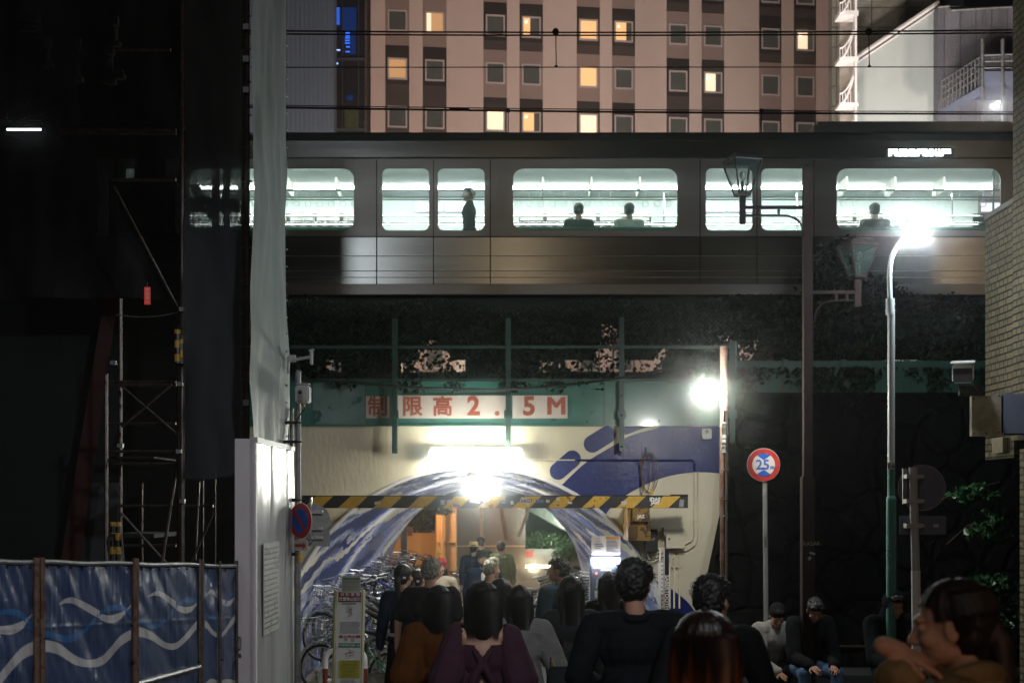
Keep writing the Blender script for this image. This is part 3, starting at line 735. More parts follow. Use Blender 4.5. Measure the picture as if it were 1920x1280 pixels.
# fluorescent fitting
TL = empty('wall_fluorescent_light', 'long lit fluorescent tube fitting on the wall above the arch', 'light fitting', P(893, 850, 15.85))
MB().bb(dd(806, 838, 15.86), dd(978, 848, 15.999)).build('housing', 'camwhite', TL, bevel=.01)
for px in (808, 976): MB().bb(dd(px - 4, 842, 15.74), dd(px + 4, 860, 15.93)).build('lamp_holder', 'camwhite', TL)
MB().tube([dd(813, 853, 15.79), dd(971, 853, 15.79)], .024, 12).build('tube', 'tube', TL, smooth=True)
for yy in (17.3, 21.2, 26.2, 30.4):
    T_ = empty('tunnel_light', {17.3: 'lit tunnel ceiling light in a wire guard, nearest the mouth', 21.2: 'second lit tube light along the tunnel crown', 26.2: 'third lit tube light along the tunnel crown', 30.4: 'lit tube light nearest the far end of the tunnel'}[yy], 'tunnel light', (TX(yy), yy, 2.95), 'lights along the tunnel crown')
    MB().bb((TX(yy) - .10, yy - .5, 2.93), (TX(yy) + .10, yy + .5, 2.985)).build('housing', 'camwhite', T_)
    MB().tube([(TX(yy) + .02, yy - .45, 2.885), (TX(yy), yy + .45, 2.885)], .022, 10).build('tube', 'tube', T_, smooth=True)
    mb = MB()
    for k in range(7):
        q = yy - .48 + k * .16; mb.tube([(TX(yy) + .12 * math.cos(a), q, 2.94 - .13 * math.sin(a)) for a in np.linspace(0, math.pi, 9)], .004, 4)
    for a in (.5, 1.2, 1.9, 2.6): mb.tube([(TX(yy) + .12 * math.cos(a), yy - .5, 2.94 - .13 * math.sin(a)), (TX(yy) + .12 * math.cos(a), yy + .5, 2.94 - .13 * math.sin(a))], .004, 4)
    mb.build('wire_guard', 'steel', T_)

# ================================================================ IVY
rngn = np.random.default_rng(4)
pts = []
def ivy_density(px, py):
    top = 566 + 9 * math.sin(px * .021) + 7 * math.sin(px * .007 + 1)
    if py < top: return 0
    low = 632 + 14 * math.sin(px * .013) + 10 * math.sin(px * .041)
    for a, b_, h_ in ((540, 735, 8), (745, 930, 62), (930, 1060, 85), (1290, 1380, 50), (1380, 1500, 30), (1500, 1660, 75), (1740, 1850, 70), (1170, 1230, 10)):
        if a < px < b_: low += h_ * (.55 + .45 * math.sin((px - a) * .07))
    gap = 0
    for a, b_, c, d in ((750, 870, 655, 690), (1012, 1160, 606, 690), (1175, 1250, 604, 685), (1385, 1470, 640, 668), (1660, 1750, 650, 676), (545, 680, 618, 660)):
        if a < px < b_ and c + 5 * math.sin(px * .11) < py < d + 4 * math.sin(px * .17): gap = 1
    if py < low: return .24 if gap else 1
    return .05 if gap else .22 * max(0, 1 - (py - low) / 80)
while len(pts) < 46000:
    px, py = rngn.uniform(536, 1856), rngn.uniform(555, 735)
    if rngn.random() < ivy_density(px, py):
        d = 16.0 + abs(rngn.normal(0, .28)) if py > 600 else 16.2 + rngn.uniform(-.1, .7)
        if py > 690 : d = 15.86 + rngn.uniform(-.04, .02)
        pts.append(P(px, py, d if d > 15.93 or py > 690 else 15.95))
o = link('ivy', leaves(pts, .075, 3, .5), 'leaf'); tag(o, kind='stuff'); o['label'] = 'dark ivy hanging over the fence and parapet below the train'; o['category'] = 'ivy'
# bush in front of the train
def blob_leaves(c, r, n, size, seed, m, parent, name='foliage', cl=18):
    rg = np.random.default_rng(seed); cs = rg.normal(size=(cl, 3)); cs /= np.linalg.norm(cs, axis=1)[:, None]; cs *= rg.uniform(.25, .8, cl)[:, None]
    p = cs[rg.integers(0, cl, n)] + rg.normal(size=(n, 3)) * .17
    p = p * np.array(r) + np.array(c) - np.array(root_loc(parent))
    return link(name, leaves(p, size, seed, .4), m, parent)
for i, (px, py, rx, rz, sd, nn, lab) in enumerate(((1582, 520, .62, .66, 5, 5200, 'tall clump of ivy rising beside the brown lantern post'), (1640, 562, .55, .30, 6, 2500, 'low ivy clump at the foot of the tall one near the white lamp post'), (1760, 575, .7, .2, 8, 2400, 'low ragged leafy clump beside the brick building'))):
    c = P(px, py, 17.0); b = empty('ivy_bush', lab, 'bush', (c.x, c.y, 4.28), 'leafy clumps on the railway edge')
    blob_leaves(c, (rx, .4, rz), nn, .075, sd, 'leaf', b)
    mb = MB()
    for k in range(4): mb.tube([(c.x + (k - 1.5) * .1, c.y, 4.28), (c.x + (k - 1.5) * .2, c.y + .05, c.z)], [.02, .008], 6)
    mb.build('stem', 'bark', b)
# shrub by the stone wall, right
for i, (px, py, rx, rz, sd, nn, lab) in enumerate(((1830, 925, .28, .14, 11, 260, 'glossy leaved sprig catching lamplight high on the stone wall'), (1860, 985, .3, .25, 12, 240, 'sparse leafy stems hanging down the stone wall beside the brick building'), (1850, 1095, .35, .16, 13, 420, 'glossy leaved shrub low on the wall right of the white topped post'), (1895, 1150, .2, .3, 14, 200, 'trailing stems at the right edge below the brick corner'))):
    c = P(px, py, 13.3); b = empty('wall_shrub', lab, 'shrub', (c.x, c.y + .3, c.z - rz), 'shrubs growing from the stone wall')
    blob_leaves(c, (rx, .25, rz), nn, .085, sd, 'leafg', b)
    mb = MB(); rg = random.Random(sd)
    for k in range(6): mb.tube([(c.x, c.y + 1.4, c.z - rz), (c.x + rg.uniform(-.1, .1), c.y + .5, c.z), (c.x + rg.uniform(-rx, rx), c.y, c.z + rg.uniform(-rz, rz))], [.012, .008, .003], 5)
    mb.build('stem', 'bark', b)
# ================================================================ TRAIN
YT = 19.0; kx = YT / F
def tz(py): return CZ - (py - HY) * kx
def txp(px): return (px - CX) * kx
TRN = empty('commuter_train', 'stainless steel commuter train with brightly lit windows on the track above the street', 'train', (0, 20.4, 4.7))
X0, X1 = txp(-60), txp(1960)
zt, zb = tz(262), tz(530)
holes, doors, wins = [], [], []
pitch = 5.01
wc = [txp(1116) + pitch * k for k in (-3, -2, -1, 0, 1, 2)]
wz0, wz1 = tz(432), tz(316)
for c in wc:
    if c - 1.3 < X0: continue
    wins.append((c - 1.27, c + 1.27)); holes.append(rrect(c - 1.27, min(c + 1.27, X1 - .1), wz0, wz1, .16))
for c in wc:
    dc = c - pitch / 2
    for a, b_ in ((dc - .79, dc - .07), (dc + .07, dc + .79)):
        if a < X0 + .1: continue
        doors.append((a, b_, dc)); holes.append(rrect(a, b_, wz0, wz1 - .0, .09))
plate([(X0, tz(443)), (X1, tz(443)), (X1, tz(297)), (X0, tz(297))], holes, YT + .012, .024, 'window_band', 'trainband', TRN)
MB().bb((X0, YT + .004, tz(532)), (X1, YT + .03, tz(444))).build('lower_side_panel', 'trainsteel', TRN)
MB().bb((X0, YT - .012, tz(552)), (X1, YT + .03, tz(533))).build('sill', 'trainband', TRN)
MB().bb((X0, YT + .002, tz(296)), (X1, YT + .03, tz(264))).build('upper_side_panel', 'trainsteel', TRN)
mb = MB(); mb.bb((X0, YT - .02, tz(297.6)), (X1, YT + .0, tz(295.6))); mb.bb((X0, YT - .01, tz(444.6)), (X1, YT + .003, tz(443))); mb.build('trim', 'trainroof', TRN)
mb = MB()
for zq in (tz(480), tz(508), tz(520)): mb.bb((X0, YT - .003, zq - .005), (X1, YT + .003, zq + .005))
mb.build('bead', 'trainband', TRN)
# roof: curved
pr = [(YT - .01, tz(264)), (YT - .01, tz(252)), (YT + .15, tz(243)), (YT + .8, tz(238)), (YT + 1.4, tz(236)), (YT + 2.0, tz(238)), (YT + 2.7, tz(243)), (YT + 2.85, tz(264))]
mb = MB(); n_ = len(pr)
mb.add([(X0, y, z) for y, z in pr] + [(X1, y, z) for y, z in pr], [tuple(range(n_)), tuple(range(2 * n_ - 1, n_ - 1, -1))] + [(i, (i + 1) % n_, (i + 1) % n_ + n_, i + n_) for i in range(n_)])
mb.build('roof', 'trainroof', TRN, smooth=False)
MB().bb((txp(1535), YT + .25, tz(244)), (X1, YT + 2.4, tz(216))).build('air_conditioner', 'trainband', TRN, bevel=.06)
# door leaves seams and far side
mb = MB()
for a, b_, dc in doors:
    if b_ < dc: mb.bb((dc - .006, YT - .006, tz(540)), (dc + .006, YT + .002, tz(300)))
    e = a - .09 if b_ < dc else b_ + .09
    mb.bb((e - .008, YT - .006, tz(540)), (e + .008, YT + .002, tz(300)))
mb.build('door_seam', 'trainroof', TRN)
for a, b_ in wins: MB().bb((a - .02, YT + .016, wz0 - .02), (min(b_, X1) + .02, YT + .022, wz1 + .02)).build('window', 'glasstr', TRN)
for a, b_, dc in doors: MB().bb((a - .02, YT + .016, wz0 - .02), (b_ + .02, YT + .022, wz1 + .02)).build('door_window', 'glasstr', TRN)
fz = tz(525)
fh = [rrect(a, b_, wz0, wz1, .16) for a, b_ in wins]
MB().bb((X0, YT + .03, fz - .05), (X1, YT + 2.8, fz)).build('floor', 'under', TRN)
plate([(X0, fz), (X1, fz), (X1, tz(266)), (X0, tz(266))], [], YT + 2.78, .03, 'far_side', 'int', TRN)
for a, b_ in wins: MB().bb((a + .1, YT + 2.74, wz0 + .05), (min(b_, X1) - .1, YT + 2.755, wz1 - .05)).build('far_window', 'black', TRN)
MB().bb((X0, YT + .03, tz(285)), (X1, YT + 2.76, tz(283))).build('ceiling', 'int', TRN)
for yy in (.75, 2.1): MB().bb((X0, YT + yy - .05, tz(290)), (X1, YT + yy + .05, tz(286))).build('light_strip', 'intlight', TRN)
mb = MB()
for yy in (.55, 2.3):
    mb.tube([(X0, YT + yy, tz(340)), (X1, YT + yy, tz(340))], .016, 6)
    mb.tube([(X0, YT + yy - .12, tz(357)), (X1, YT + yy - .12, tz(357))], .012, 6); mb.tube([(X0, YT + yy, tz(358)), (X1, YT + yy, tz(358))], .012, 6)
for c in wc:
    for s in (-1.35, 1.35):
        for yy in (.5, 2.35): mb.tube([(c + s, YT + yy, fz), (c + s, YT + yy, tz(288))], .017, 6)
mb.build('hand_rail', 'chrome', TRN)
mb = MB()
for c in wc:
    for k in range(14):
        for yy in (.55, 2.3):
            x = c - 1.2 + k * .185; mb.tube([(x, YT + yy, tz(342)), (x, YT + yy, tz(360))], .008, 4)
            mb.tube([(x, YT + yy, tz(368) + .055 * math.cos(t)) if 0 else (x + .05 * math.sin(t), YT + yy, tz(366) + .05 * math.cos(t)) for t in np.linspace(0, 5.6, 8)], .009, 4, closed=True)
mb.build('strap_handle', 'white', TRN)
for c in wc:
    MB().bb((c - 1.3, YT + .06, fz + .25), (c + 1.3, YT + .42, fz + .48)).bb((c - 1.3, YT + .04, fz + .45), (c + 1.3, YT + .13, tz(424))).build('seat', 'seat', TRN, bevel=.02)
    MB().bb((c - 1.3, YT + 2.3, fz + .25), (c + 1.3, YT + 2.72, fz + .48)).bb((c - 1.3, YT + 2.6, fz + .45), (c + 1.3, YT + 2.72, tz(424))).build('seat', 'seat', TRN, bevel=.02)
    MB().bb((c - pitch / 2 - .5, YT + 2.70, tz(318)), (c - pitch / 2 - .03, YT + 2.74, tz(300))).bb((c - pitch / 2 + .03, YT + 2.70, tz(318)), (c - pitch / 2 + .5, YT + 2.74, tz(300))).build('door_display', 'ad', TRN)
    mb = MB()
    for k in range(5): x = c - 1.15 + k * .47; mb.bb((x, YT + 2.70, tz(338)), (x + .40, YT + 2.735, tz(318)))
    mb.build('poster', 'adp', TRN)
    mb = MB()
    for k in range(3): x = c - .8 + k * .8; mb.bb((x, YT + 1.2, tz(322)), (x + .03, YT + 1.75, tz(292)))
    mb.build('hanging_poster', 'adp', TRN)
# destination display: rows of lit dots
c0, c1 = txp(1666), txp(1783)
MB().bb((c0 - .05, YT - .008, tz(294.5)), (c1 + .05, YT + .003, tz(276.5))).build('destination_display', 'black', TRN)
mb = MB(); e_led = emit('white_led', (.9, 1, .97), 14); rg = random.Random(2)
for r_ in range(3):
    for k in range(40):
        if r_ == 0 and k > 34: continue
        if rg.random() < .12: continue
        x = c0 + (c1 - c0) * k / 40; mb.bb((x, YT - .011, tz(291.5 - r_ * 5) - .012), (x + .016, YT - .0085, tz(291.5 - r_ * 5) + .008))
mb.build('led', e_led, TRN)['kind'] = 'stuff'
# underfloor gear
for a, b_ in ((-60, 120), (180, 420), (520, 760), (830, 1130), (1190, 1260), (1560, 1960)): MB().bb((txp(a), YT + .25, tz(640)), (txp(b_), YT + 2.5, tz(552))).build('underfloor_box', 'under', TRN, bevel=.03)
for cx_ in (txp(1320), txp(1500), txp(470)):
    mb = MB(); mt = Euler((R(90), 0, 0)).to_matrix()
    mb.lathe([(.06, -.06), (.40, -.06), (.43, .03), (.40, .06), (.06, .06)], (cx_, YT + .85, 4.86), 24, mt); mb.lathe([(.06, -.06), (.40, -.06), (.43, .03), (.40, .06), (.06, .06)], (cx_, YT + 1.95, 4.86), 24, mt); mb.tube([(cx_, YT + .7, 4.86), (cx_, YT + 2.1, 4.86)], .07, 10)
    mb.build('wheelset', 'under', TRN)
mb = MB(); mb.bb((-30, YT + .80, 4.30), (30, YT + .87, 4.44)); mb.bb((-30, YT + 1.93, 4.30), (30, YT + 2.0, 4.44)); structure('railway_track', mb, 'rustpipe')

# overhead wires
def wire(name, py0, py1, lab, r=.013, d=22.5, sag=0.0):
    mb = MB(); xa_, xb_ = P(-60, 0, d).x, P(1960, 0, d).x; za, zb_ = P(0, py0, d).z, P(0, py1, d).z
    mb.tube([(xa_ + (xb_ - xa_) * t, d, za + (zb_ - za) * t - sag * 4 * t * (1 - t)) for t in np.linspace(0, 1, 24)], r, 5)
    thing(name, mb, 'black', lab, 'wire', (0, d, za), 'overhead wires above the train')
wire('overhead_wire', 50, 56, 'uppermost black overhead wire crossing in front of the hotel', .016, sag=.08)
wire('overhead_wire', 56, 61, 'black overhead wire running just below the uppermost one', .016, sag=.08)
wire('overhead_wire', 127, 126, 'thin black contact wire halfway between the double wire and the train roof', .010)
wire('overhead_wire', 190, 214, 'thick black overhead wire just above the train roof', .020, sag=.06)
wire('overhead_wire', 187, 210, 'thin black cable clipped directly above the thick lowest wire', .010, 22.6, .05)
for px, lab in ((1042, 'thin black dropper rod hanging from the double wire over the hotel'), (1629, 'thin black dropper rod hanging from the double wire over the pale block')):
    D_ = empty('wire_dropper', lab, 'wire hanger', P(px, 55, 22.4), 'droppers on the overhead wires')
    MB().tube([P(px, 58, 22.5), P(px + 1, 126, 22.5)], .010, 6).build('rod', 'black', D_); MB().ell(P(px, 60, 22.45), (.06, .03, .07)).ell(P(px + 1, 124, 22.5), (.03, .02, .02)).build('clamp', 'black', D_)
for px in (953, 1428):
    thing('wire_dropper', MB().tube([P(px, 207, 22.45), P(px, 262, 22.45)], .009, 5).ell(P(px, 208, 22.45), (.04, .03, .04)), 'black', 'short dropper under the lowest wire, the %s of two' % ('left' if px < 1000 else 'right'), 'wire hanger', P(px, 207, 22.45), 'droppers on the overhead wires')
thing('cable_joint', MB().cap_(P(845, 204.5, 22.45), P(878, 206, 22.45), .028, .028), 'black', 'thick black sleeve joint on the lowest overhead wire', 'cable joint', P(860, 205, 22.45))

# ================================================================ HOTEL
XA, kh = (695 - CX) * 68 / F, .1256
HR = math.atan(kh); HT = empty('hotel', 'pink beige hotel tower with dark window stripes and a few lit rooms', 'hotel', (XA, 68, 0), rz=HR)
def hu(px, py=None):
    r = (px - CX) / F; y = (68 - XA * kh) / (1 - r * kh); x = r * y
    u = (x - XA) / math.cos(HR)
    return u if py is None else (u, CZ - (py - HY) * y / F)
uL, uR = 0, hu(1555)
MB().bb((uL, 0, 0), (uR, 16, 38)).build('wall', 'stucco', HT, local=True)
MB().bb((-1.0, .3, 0), (-.0, 14, 38)).build('side_strip', 'brown', HT, local=True)
MB().bb((uR, .35, 0), (uR + .62, 14, 38)).build('edge_strip', 'blackp', HT, local=True)
C_ = [745, 815, 928.5, 996, 1103, 1169, 1271, 1336.5, 1444, 1509]
z00 = hu(745, 40)[1]; dz = 2.67
pat = {0: 'bTDbBT', 1: 'bTDbBT', 2: 'TDTDbT', 3: 'TDTDbT', 4: 'TDTDbT', 5: 'TDTDbT', 6: 'DTDbTD', 7: 'DTDbTD', 8: 'bDTDbT', 9: 'bDTDbT'}
pm = {'T': 'taupe', 'D': 'blackp', 'b': 'brown', 'B': 'brown'}
lit = {(1, 0): 'half', (3, 0): 'lamp', (4, 0): 'full', (5, 0): 'lamp', (9, 0): 'lamp', (0, 1): 'dim', (4, 1): 'full', (7, 1): 'lamp', (2, 2): 'white', (3, 2): 'lampy', (4, 2): 'cream'}
mbs = {}
wn_ = []
for ci, px in enumerate(C_):
    u = hu(px); w_ = .66
    for row in range(-2, 9):
        zc = z00 - dz * row
        pp = {0: 'bTDDbTDTbTD', 1: 'bTDDbTDTbTD'}.get(ci) or {2: 'TDTDbTDTbTD', 3: 'TDTDbTDTbTD', 4: 'TDTDbTDTbTD', 5: 'TDTDbTDTbTD', 6: 'TDTDbTDTDTD', 7: 'TDTDbTDTDTD', 8: 'TDDTDbTDTDT', 9: 'TDDTDbTDTDT'}[ci]
        pp = {0: 'TbTDbTDTbTD', 1: 'TbTDbTDTbTD', 2: 'DTDTDbTDTDT', 3: 'DTDTDbTDTDT', 4: 'DTDTDbTDTDT', 5: 'DTDTDbTDTDT', 6: 'TDTDbTDTDTD', 7: 'TDTDbTDTDTD', 8: 'TDDTDbTDTDT', 9: 'TDDTDbTDTDT'}[ci]
        ch = pp[row + 2]
        MB().bb((u - w_, -.03, zc - dz / 2 - .02), (u + w_, .0, zc + dz / 2 - .02)).build('window_bay_panel', pm[ch], HT, local=True)
        if ch in 'D': MB().bb((u - w_, -.033, zc - dz / 2), (u + w_, -.0301, zc - dz / 2 + .5)).build('lower_band', 'brown', HT, local=True)
        if -2 < row < 3 or row in (7, 8): wn_.append((ci, row, u, zc))

for ci, row, u, zc in wn_:
    a = .54; h_ = .60; f_ = MB()
    f_.bb((u - a, -.10, zc - h_), (u - a + .09, -.03, zc + h_)); f_.bb((u + a - .09, -.10, zc - h_), (u + a, -.03, zc + h_)); f_.bb((u - a + .09, -.10, zc + h_ - .09), (u + a - .09, -.03, zc + h_)); f_.bb((u - a + .09, -.12, zc - h_), (u + a - .09, -.03, zc - h_ + .09))
    fo = f_.build('window', 'frame', HT, local=True)
    k_ = lit.get((ci, row)); p0, p1 = (u - a + .09, -.045, zc - h_ + .09), (u + a - .09, -.034, zc + h_ - .09)
    def pane(xa_, xb_, m_, nm='pane'): MB().bb((xa_, -.045, p0[2]), (xb_, -.034, p1[2])).build(nm, m_, fo, local=True)
    if k_ is None: pane(p0[0], p1[0], 'curtain')
    elif k_ == 'full': pane(p0[0], p1[0], 'wglow')
    elif k_ == 'dim': pane(p0[0], p1[0], 'wdim')
    elif k_ in ('white', 'cream'): pane(p0[0], p1[0], 'wwhite')
    elif k_ == 'half': pane(p0[0], p0[0] + .25, 'wwhite'); pane(p0[0] + .25, p1[0], 'wdim', 'curtain')
    else:
        s_ = p0[0] + (.38 if ci in (3,) and row != 2 else .6); pane(p0[0], s_, 'wwhite' if ci in (9, 7) else 'wglow'); pane(s_, p1[0], 'curtain', 'curtain')
        MB().ell((p0[0] + .16, -.055, p1[2] - .22), .055, n=8, m=6).build('room_lamp', 'wlamp', fo, local=True)

# blocks left of the hotel
d_ = 52
B1 = empty('ribbed_building', 'blue grey ribbed metal clad building left of the hotel', 'building', (P(500, 0, d_).x, d_, 0))
xa, xb = P(-80, 0, d_).x, P(626, 0, d_).x
MB().bb((xa, d_, 0), (xb, d_ + .8, 34)).build('wall', 'ribbed', B1)
mb = MB(); x = P(530, 0, d_).x
while x < xb: mb.bb((x, d_ - .05, 0), (x + .06, d_, 34)); x += .19
mb.build('cladding_rib', 'ribbed', B1)
B2 = empty('glass_stair_tower', 'dark glass stair tower with blue neon reflections beside the hotel', 'building', (P(655, 0, 56).x, 56, 0))
MB().bb((P(624, 0, 56).x, 56, 0), (P(684, 0, 56).x, 56.6, 36)).build('wall', 'black', B2)
nb = emit('blue_neon_glint', (.03, .15, .9), 1.3); nb2 = emit('pale_blue_neon_glint', (.3, .5, 1), 1.6); nd = emit('dim_blue_neon', (.006, .02, .09), .6)
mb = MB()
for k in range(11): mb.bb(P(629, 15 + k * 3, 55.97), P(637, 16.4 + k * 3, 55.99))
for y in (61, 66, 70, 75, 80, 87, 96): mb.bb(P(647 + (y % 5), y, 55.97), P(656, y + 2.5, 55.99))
mb.build('painted_neon_reflection', nb, B2)  # neon reflections in the dark glass, put in as glowing strips
mb = MB(); mb.bb(P(629, 93, 55.97), P(638, 95.5, 55.99)).bb(P(630, 64, 55.97), P(638, 66, 55.99)).bb(P(629, 118, 55.97), P(634, 121, 55.99)); mb.build('painted_neon_reflection', nb2, B2)
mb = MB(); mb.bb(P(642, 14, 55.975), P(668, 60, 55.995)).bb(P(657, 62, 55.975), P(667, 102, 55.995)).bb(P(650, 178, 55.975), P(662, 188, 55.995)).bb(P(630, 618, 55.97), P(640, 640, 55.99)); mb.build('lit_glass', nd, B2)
mb = MB()
for y in (108, 240): mb.bb(P(625, y, 55.9), P(684, y + 6, 55.99))
for x in (641, 671): mb.bb(P(x, 0, 55.92), P(x + 2, 700, 55.99))
mb.build('mullion', 'trainroof', B2)
MB().bb(P(646, 205, 55.93), P(672, 240, 55.96)).build('window', mat('dim_olive_glass', (.05, .055, .03), .3), B2)
# pale blocks right of the hotel
d_ = 56
B3 = empty('panelled_building', 'pale grid panelled building right of the hotel behind the diagonal roof', 'building', (P(1700, 0, d_).x, d_, 0))
MB().bb((P(1560, 0, d_).x, d_, 0), (P(1850, 0, d_).x, d_ + .6, 36)).build('wall', tile_mat('beige_panels', (.28, .30, .26), (.12, .1, .08), 1.6, .9, .03, .5, 'x', 0, .3), B3)
d_ = 54
B4 = empty('white_annex', 'white corrugated annex with a sloping roof edge right of the hotel', 'building', (P(1680, 0, d_).x, d_, 0))
def PP(px, py, d): p = P(px, py, d); return (p.x, p.z)
plate([PP(1598, 760, d_), PP(1760, 760, d_), PP(1760, 8, d_), PP(1756, 14, d_), PP(1600, 122, d_)], [], d_ + .5, 1, 'wall', mat('white_corrugated', (.44, .50, .49), .6, var=.12, stretch=(7, 1, .05), scale=5), B4)
mb = MB(); mb.tube([P(1600, 112, d_ - .1), P(1760, 5, d_ - .1)], .1, 6); mb.tube([P(1600, 122, d_ - .1), P(1758, 16, d_ - .1)], .05, 6); mb.build('roof_trim', 'white', B4)
B5 = empty('mauve_block', 'mauve grey panelled block with an outside stair at the right edge', 'building', (P(1830, 0, 53).x, 53, 0))
MB().bb((P(1759, 0, 53).x, 53, 0), (P(1960, 0, 53).x, 53.6, P(0, 12, 53).z)).build('wall', tile_mat('mauve_panels', (.15, .155, .18), (.08, .07, .08), .68, 60, .025, .6, 'x', 0, .3), B5)
MB().bb((P(1815, 0, 53).x, 53.5, P(0, 12, 53).z), (P(1960, 0, 53).x, 59, 36)).build('upper_wall', 'boxgrey', B5)
mb = MB(); mb.tube([P(1759, 14, 52.9), P(1780, 12, 52.9), P(1782, 20, 52.9), P(1850, 16, 52.9), P(1960, 10, 52.9)], .06, 6); mb.build('parapet_trim', 'steel_d', B5)
ST = empty('outside_stair', 'dark steel outside staircase and platform with railings at the upper right', 'staircase', (P(1830, 0, 51).x, 51, 12))
mb = MB()
for k in range(12):
    t = k / 11; px = 1766 + 76 * t; py = 152 - 48 * t
    mb.tube([P(px, py, 51), P(px, py + 62, 51)], .035, 5)
for o_ in (0, 12, 24, 36): mb.tube([P(1766, 152 + o_, 51), P(1842, 104 + o_, 51), P(1905, 102 + o_, 51)], .03, 5)
for k in range(14): mb.tube([P(1845 + k * 4.6, 106, 51), P(1845 + k * 4.6, 155, 51)], .018, 4)
for px in (1842, 1880): mb.tube([P(px, 74, 50.9), P(px, 240, 50.9)], .07, 6)
mb.build('railing', 'steel_d', ST)
mb = MB(); mb.bb(P(1842, 156, 50.9), P(1905, 166, 53)); mb.bb(P(1842, 124, 51.5), P(1905, 128, 53)); mb.add([P(1764, 206, 50.9), P(1842, 160, 50.9), P(1842, 176, 50.9), P(1764, 222, 50.9), P(1764, 206, 52), P(1842, 160, 52), P(1842, 176, 52), P(1764, 222, 52)], [(0, 1, 2, 3), (7, 6, 5, 4), (0, 4, 5, 1), (3, 2, 6, 7), (0, 3, 7, 4), (1, 5, 6, 2)])
mb.build('platform', 'boxgrey', ST)
MB().tube([P(1861, 203, 50.5), P(1873, 191, 50.5)], .06, 8).build('lamp', emit('stair_lamp', (1, .97, 1), 14), ST)
light('POINT', 'stair_lamp_light', P(1866, 200, 50), 45, (.95, .95, 1), .2)
SP = empty('spiral_stair', 'white steel spiral fire stair squeezed between hotel and pale block', 'staircase', (P(1586, 0, 52).x, 52, 0))
mb = MB(); mb.bb((P(1598, 0, 52).x, 51.6, 0), (P(1602, 0, 52).x, 51.8, 34)); 
for k in range(6):
    y0 = 28 + k * 85; mb.bb(P(1574, y0, 51.6), P(1600, y0 + 6, 52.4))
    mb.tube([P(1574 + 26 * t, y0 - 50 * t * t - 3, 51.6) for t in np.linspace(0, 1, 7)], .05, 5); mb.tube([P(1574 + 26 * t, y0 - 22 - 34 * t * t, 51.6) for t in np.linspace(0, 1, 7)], .04, 5)
    for q in range(5): mb.tube([P(1575 + q * 5, y0 - 22 - q, 51.6), P(1575 + q * 5, y0, 51.6)], .02, 4)
mb.build('stair_frame', 'white', SP)
MB().bb((P(1573, 0, 53).x, 52.9, 0), (P(1600, 0, 53).x, 53, 34)).build('screen', mat('stair_screen', (.35, .33, .29), .7, var=.4, scale=1.5), SP)
# dark low roof under the train, plus blocks added to darken the ivy gaps
mb = MB(); mb.bb((P(540, 0, 34).x, 33.6, 4.0), (P(1850, 0, 34).x, 34.4, P(0, 700, 34).z))
for a, b_, y_ in ((530, 612, 600), (640, 752, 600), (872, 1012, 600), (1255, 1385, 640), (1470, 1660, 600), (1750, 1860, 600)): mb.bb((P(a, 0, 33).x, 33.0, 4.0), (P(b_, 0, 33).x, 33.5, P(0, y_, 33).z))
thing('trackside_roof_backing', mb, 'under', 'dark low roof and added dark backing beyond the tracks seen below the train', 'roof', (0, 34, 4), bevel=.02)

# ================================================================ BEYOND THE TUNNEL
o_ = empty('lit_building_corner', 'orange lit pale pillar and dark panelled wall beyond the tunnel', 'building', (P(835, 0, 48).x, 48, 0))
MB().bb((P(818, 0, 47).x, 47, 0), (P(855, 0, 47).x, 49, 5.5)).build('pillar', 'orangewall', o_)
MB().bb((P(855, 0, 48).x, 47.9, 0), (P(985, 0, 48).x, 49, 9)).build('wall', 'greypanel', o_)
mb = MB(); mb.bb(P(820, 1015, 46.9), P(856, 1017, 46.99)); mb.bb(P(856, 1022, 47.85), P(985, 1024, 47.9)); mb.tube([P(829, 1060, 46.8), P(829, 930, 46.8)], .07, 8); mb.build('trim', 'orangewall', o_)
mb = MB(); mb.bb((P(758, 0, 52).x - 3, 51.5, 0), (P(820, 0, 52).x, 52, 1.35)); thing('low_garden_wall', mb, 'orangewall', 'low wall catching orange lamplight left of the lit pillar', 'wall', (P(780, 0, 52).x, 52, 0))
for i, (px, py, rx, rz, lab) in enumerate(((785, 975, 1.1, 1.0, 'dark tree lit orange beyond the tunnel left of the pillar'), (752, 950, 1.2, 1.4, 'dim tree at the left edge of the far tunnel opening'))):
    c = P(px, py, 53 + i); b = empty('street_tree', lab, 'tree', (c.x, c.y, 0), 'trees beyond the tunnel')
    MB().tube([(c.x, c.y, 0), (c.x + .05, c.y, c.z * .5), (c.x - .1, c.y, c.z)], [.13, .1, .05], 8).build('trunk', 'bark', b); blob_leaves(c, (rx, .8, rz), 2600, .16, 20 + i, 'leaf2', b, 'crown', 26)
b = empty('overhanging_tree', 'leafy branch hanging over the top of the far opening', 'tree', (P(800, 0, 40).x, 40, 0)); c = P(815, 955, 40)
MB().tube([(c.x - 2.2, 40, 0), (c.x - 2.1, 40, 2.2), (c.x - .8, 40, 2.6), (c.x, 40, c.z)], [.1, .08, .05, .02], 8).build('trunk', 'bark', b); blob_leaves(c, (.8, .4, .22), 500, .12, 33, 'leaf2', b, 'crown')
c = P(1005, 1024, 49); b = empty('planter_hedge', 'bushy hedge spilling over a concrete planter with a lit base and red notices', 'hedge', (c.x, 49, 0))
blob_leaves(P(985, 1012, 49), (.75, .5, .28), 2200, .11, 40, 'leaf2', b, 'foliage', 30); blob_leaves(P(1030, 1015, 49), (1.0, .6, .48), 4200, .11, 41, 'leaf2', b, 'foliage', 40); blob_leaves(P(1058, 1030, 48.5), (.7, .6, .65), 3000, .11, 42, 'leaf2', b, 'foliage', 30)
MB().bb(P(962, 1029, 48.3), P(1095, 1058, 49.6)).build('planter', 'conc', b)
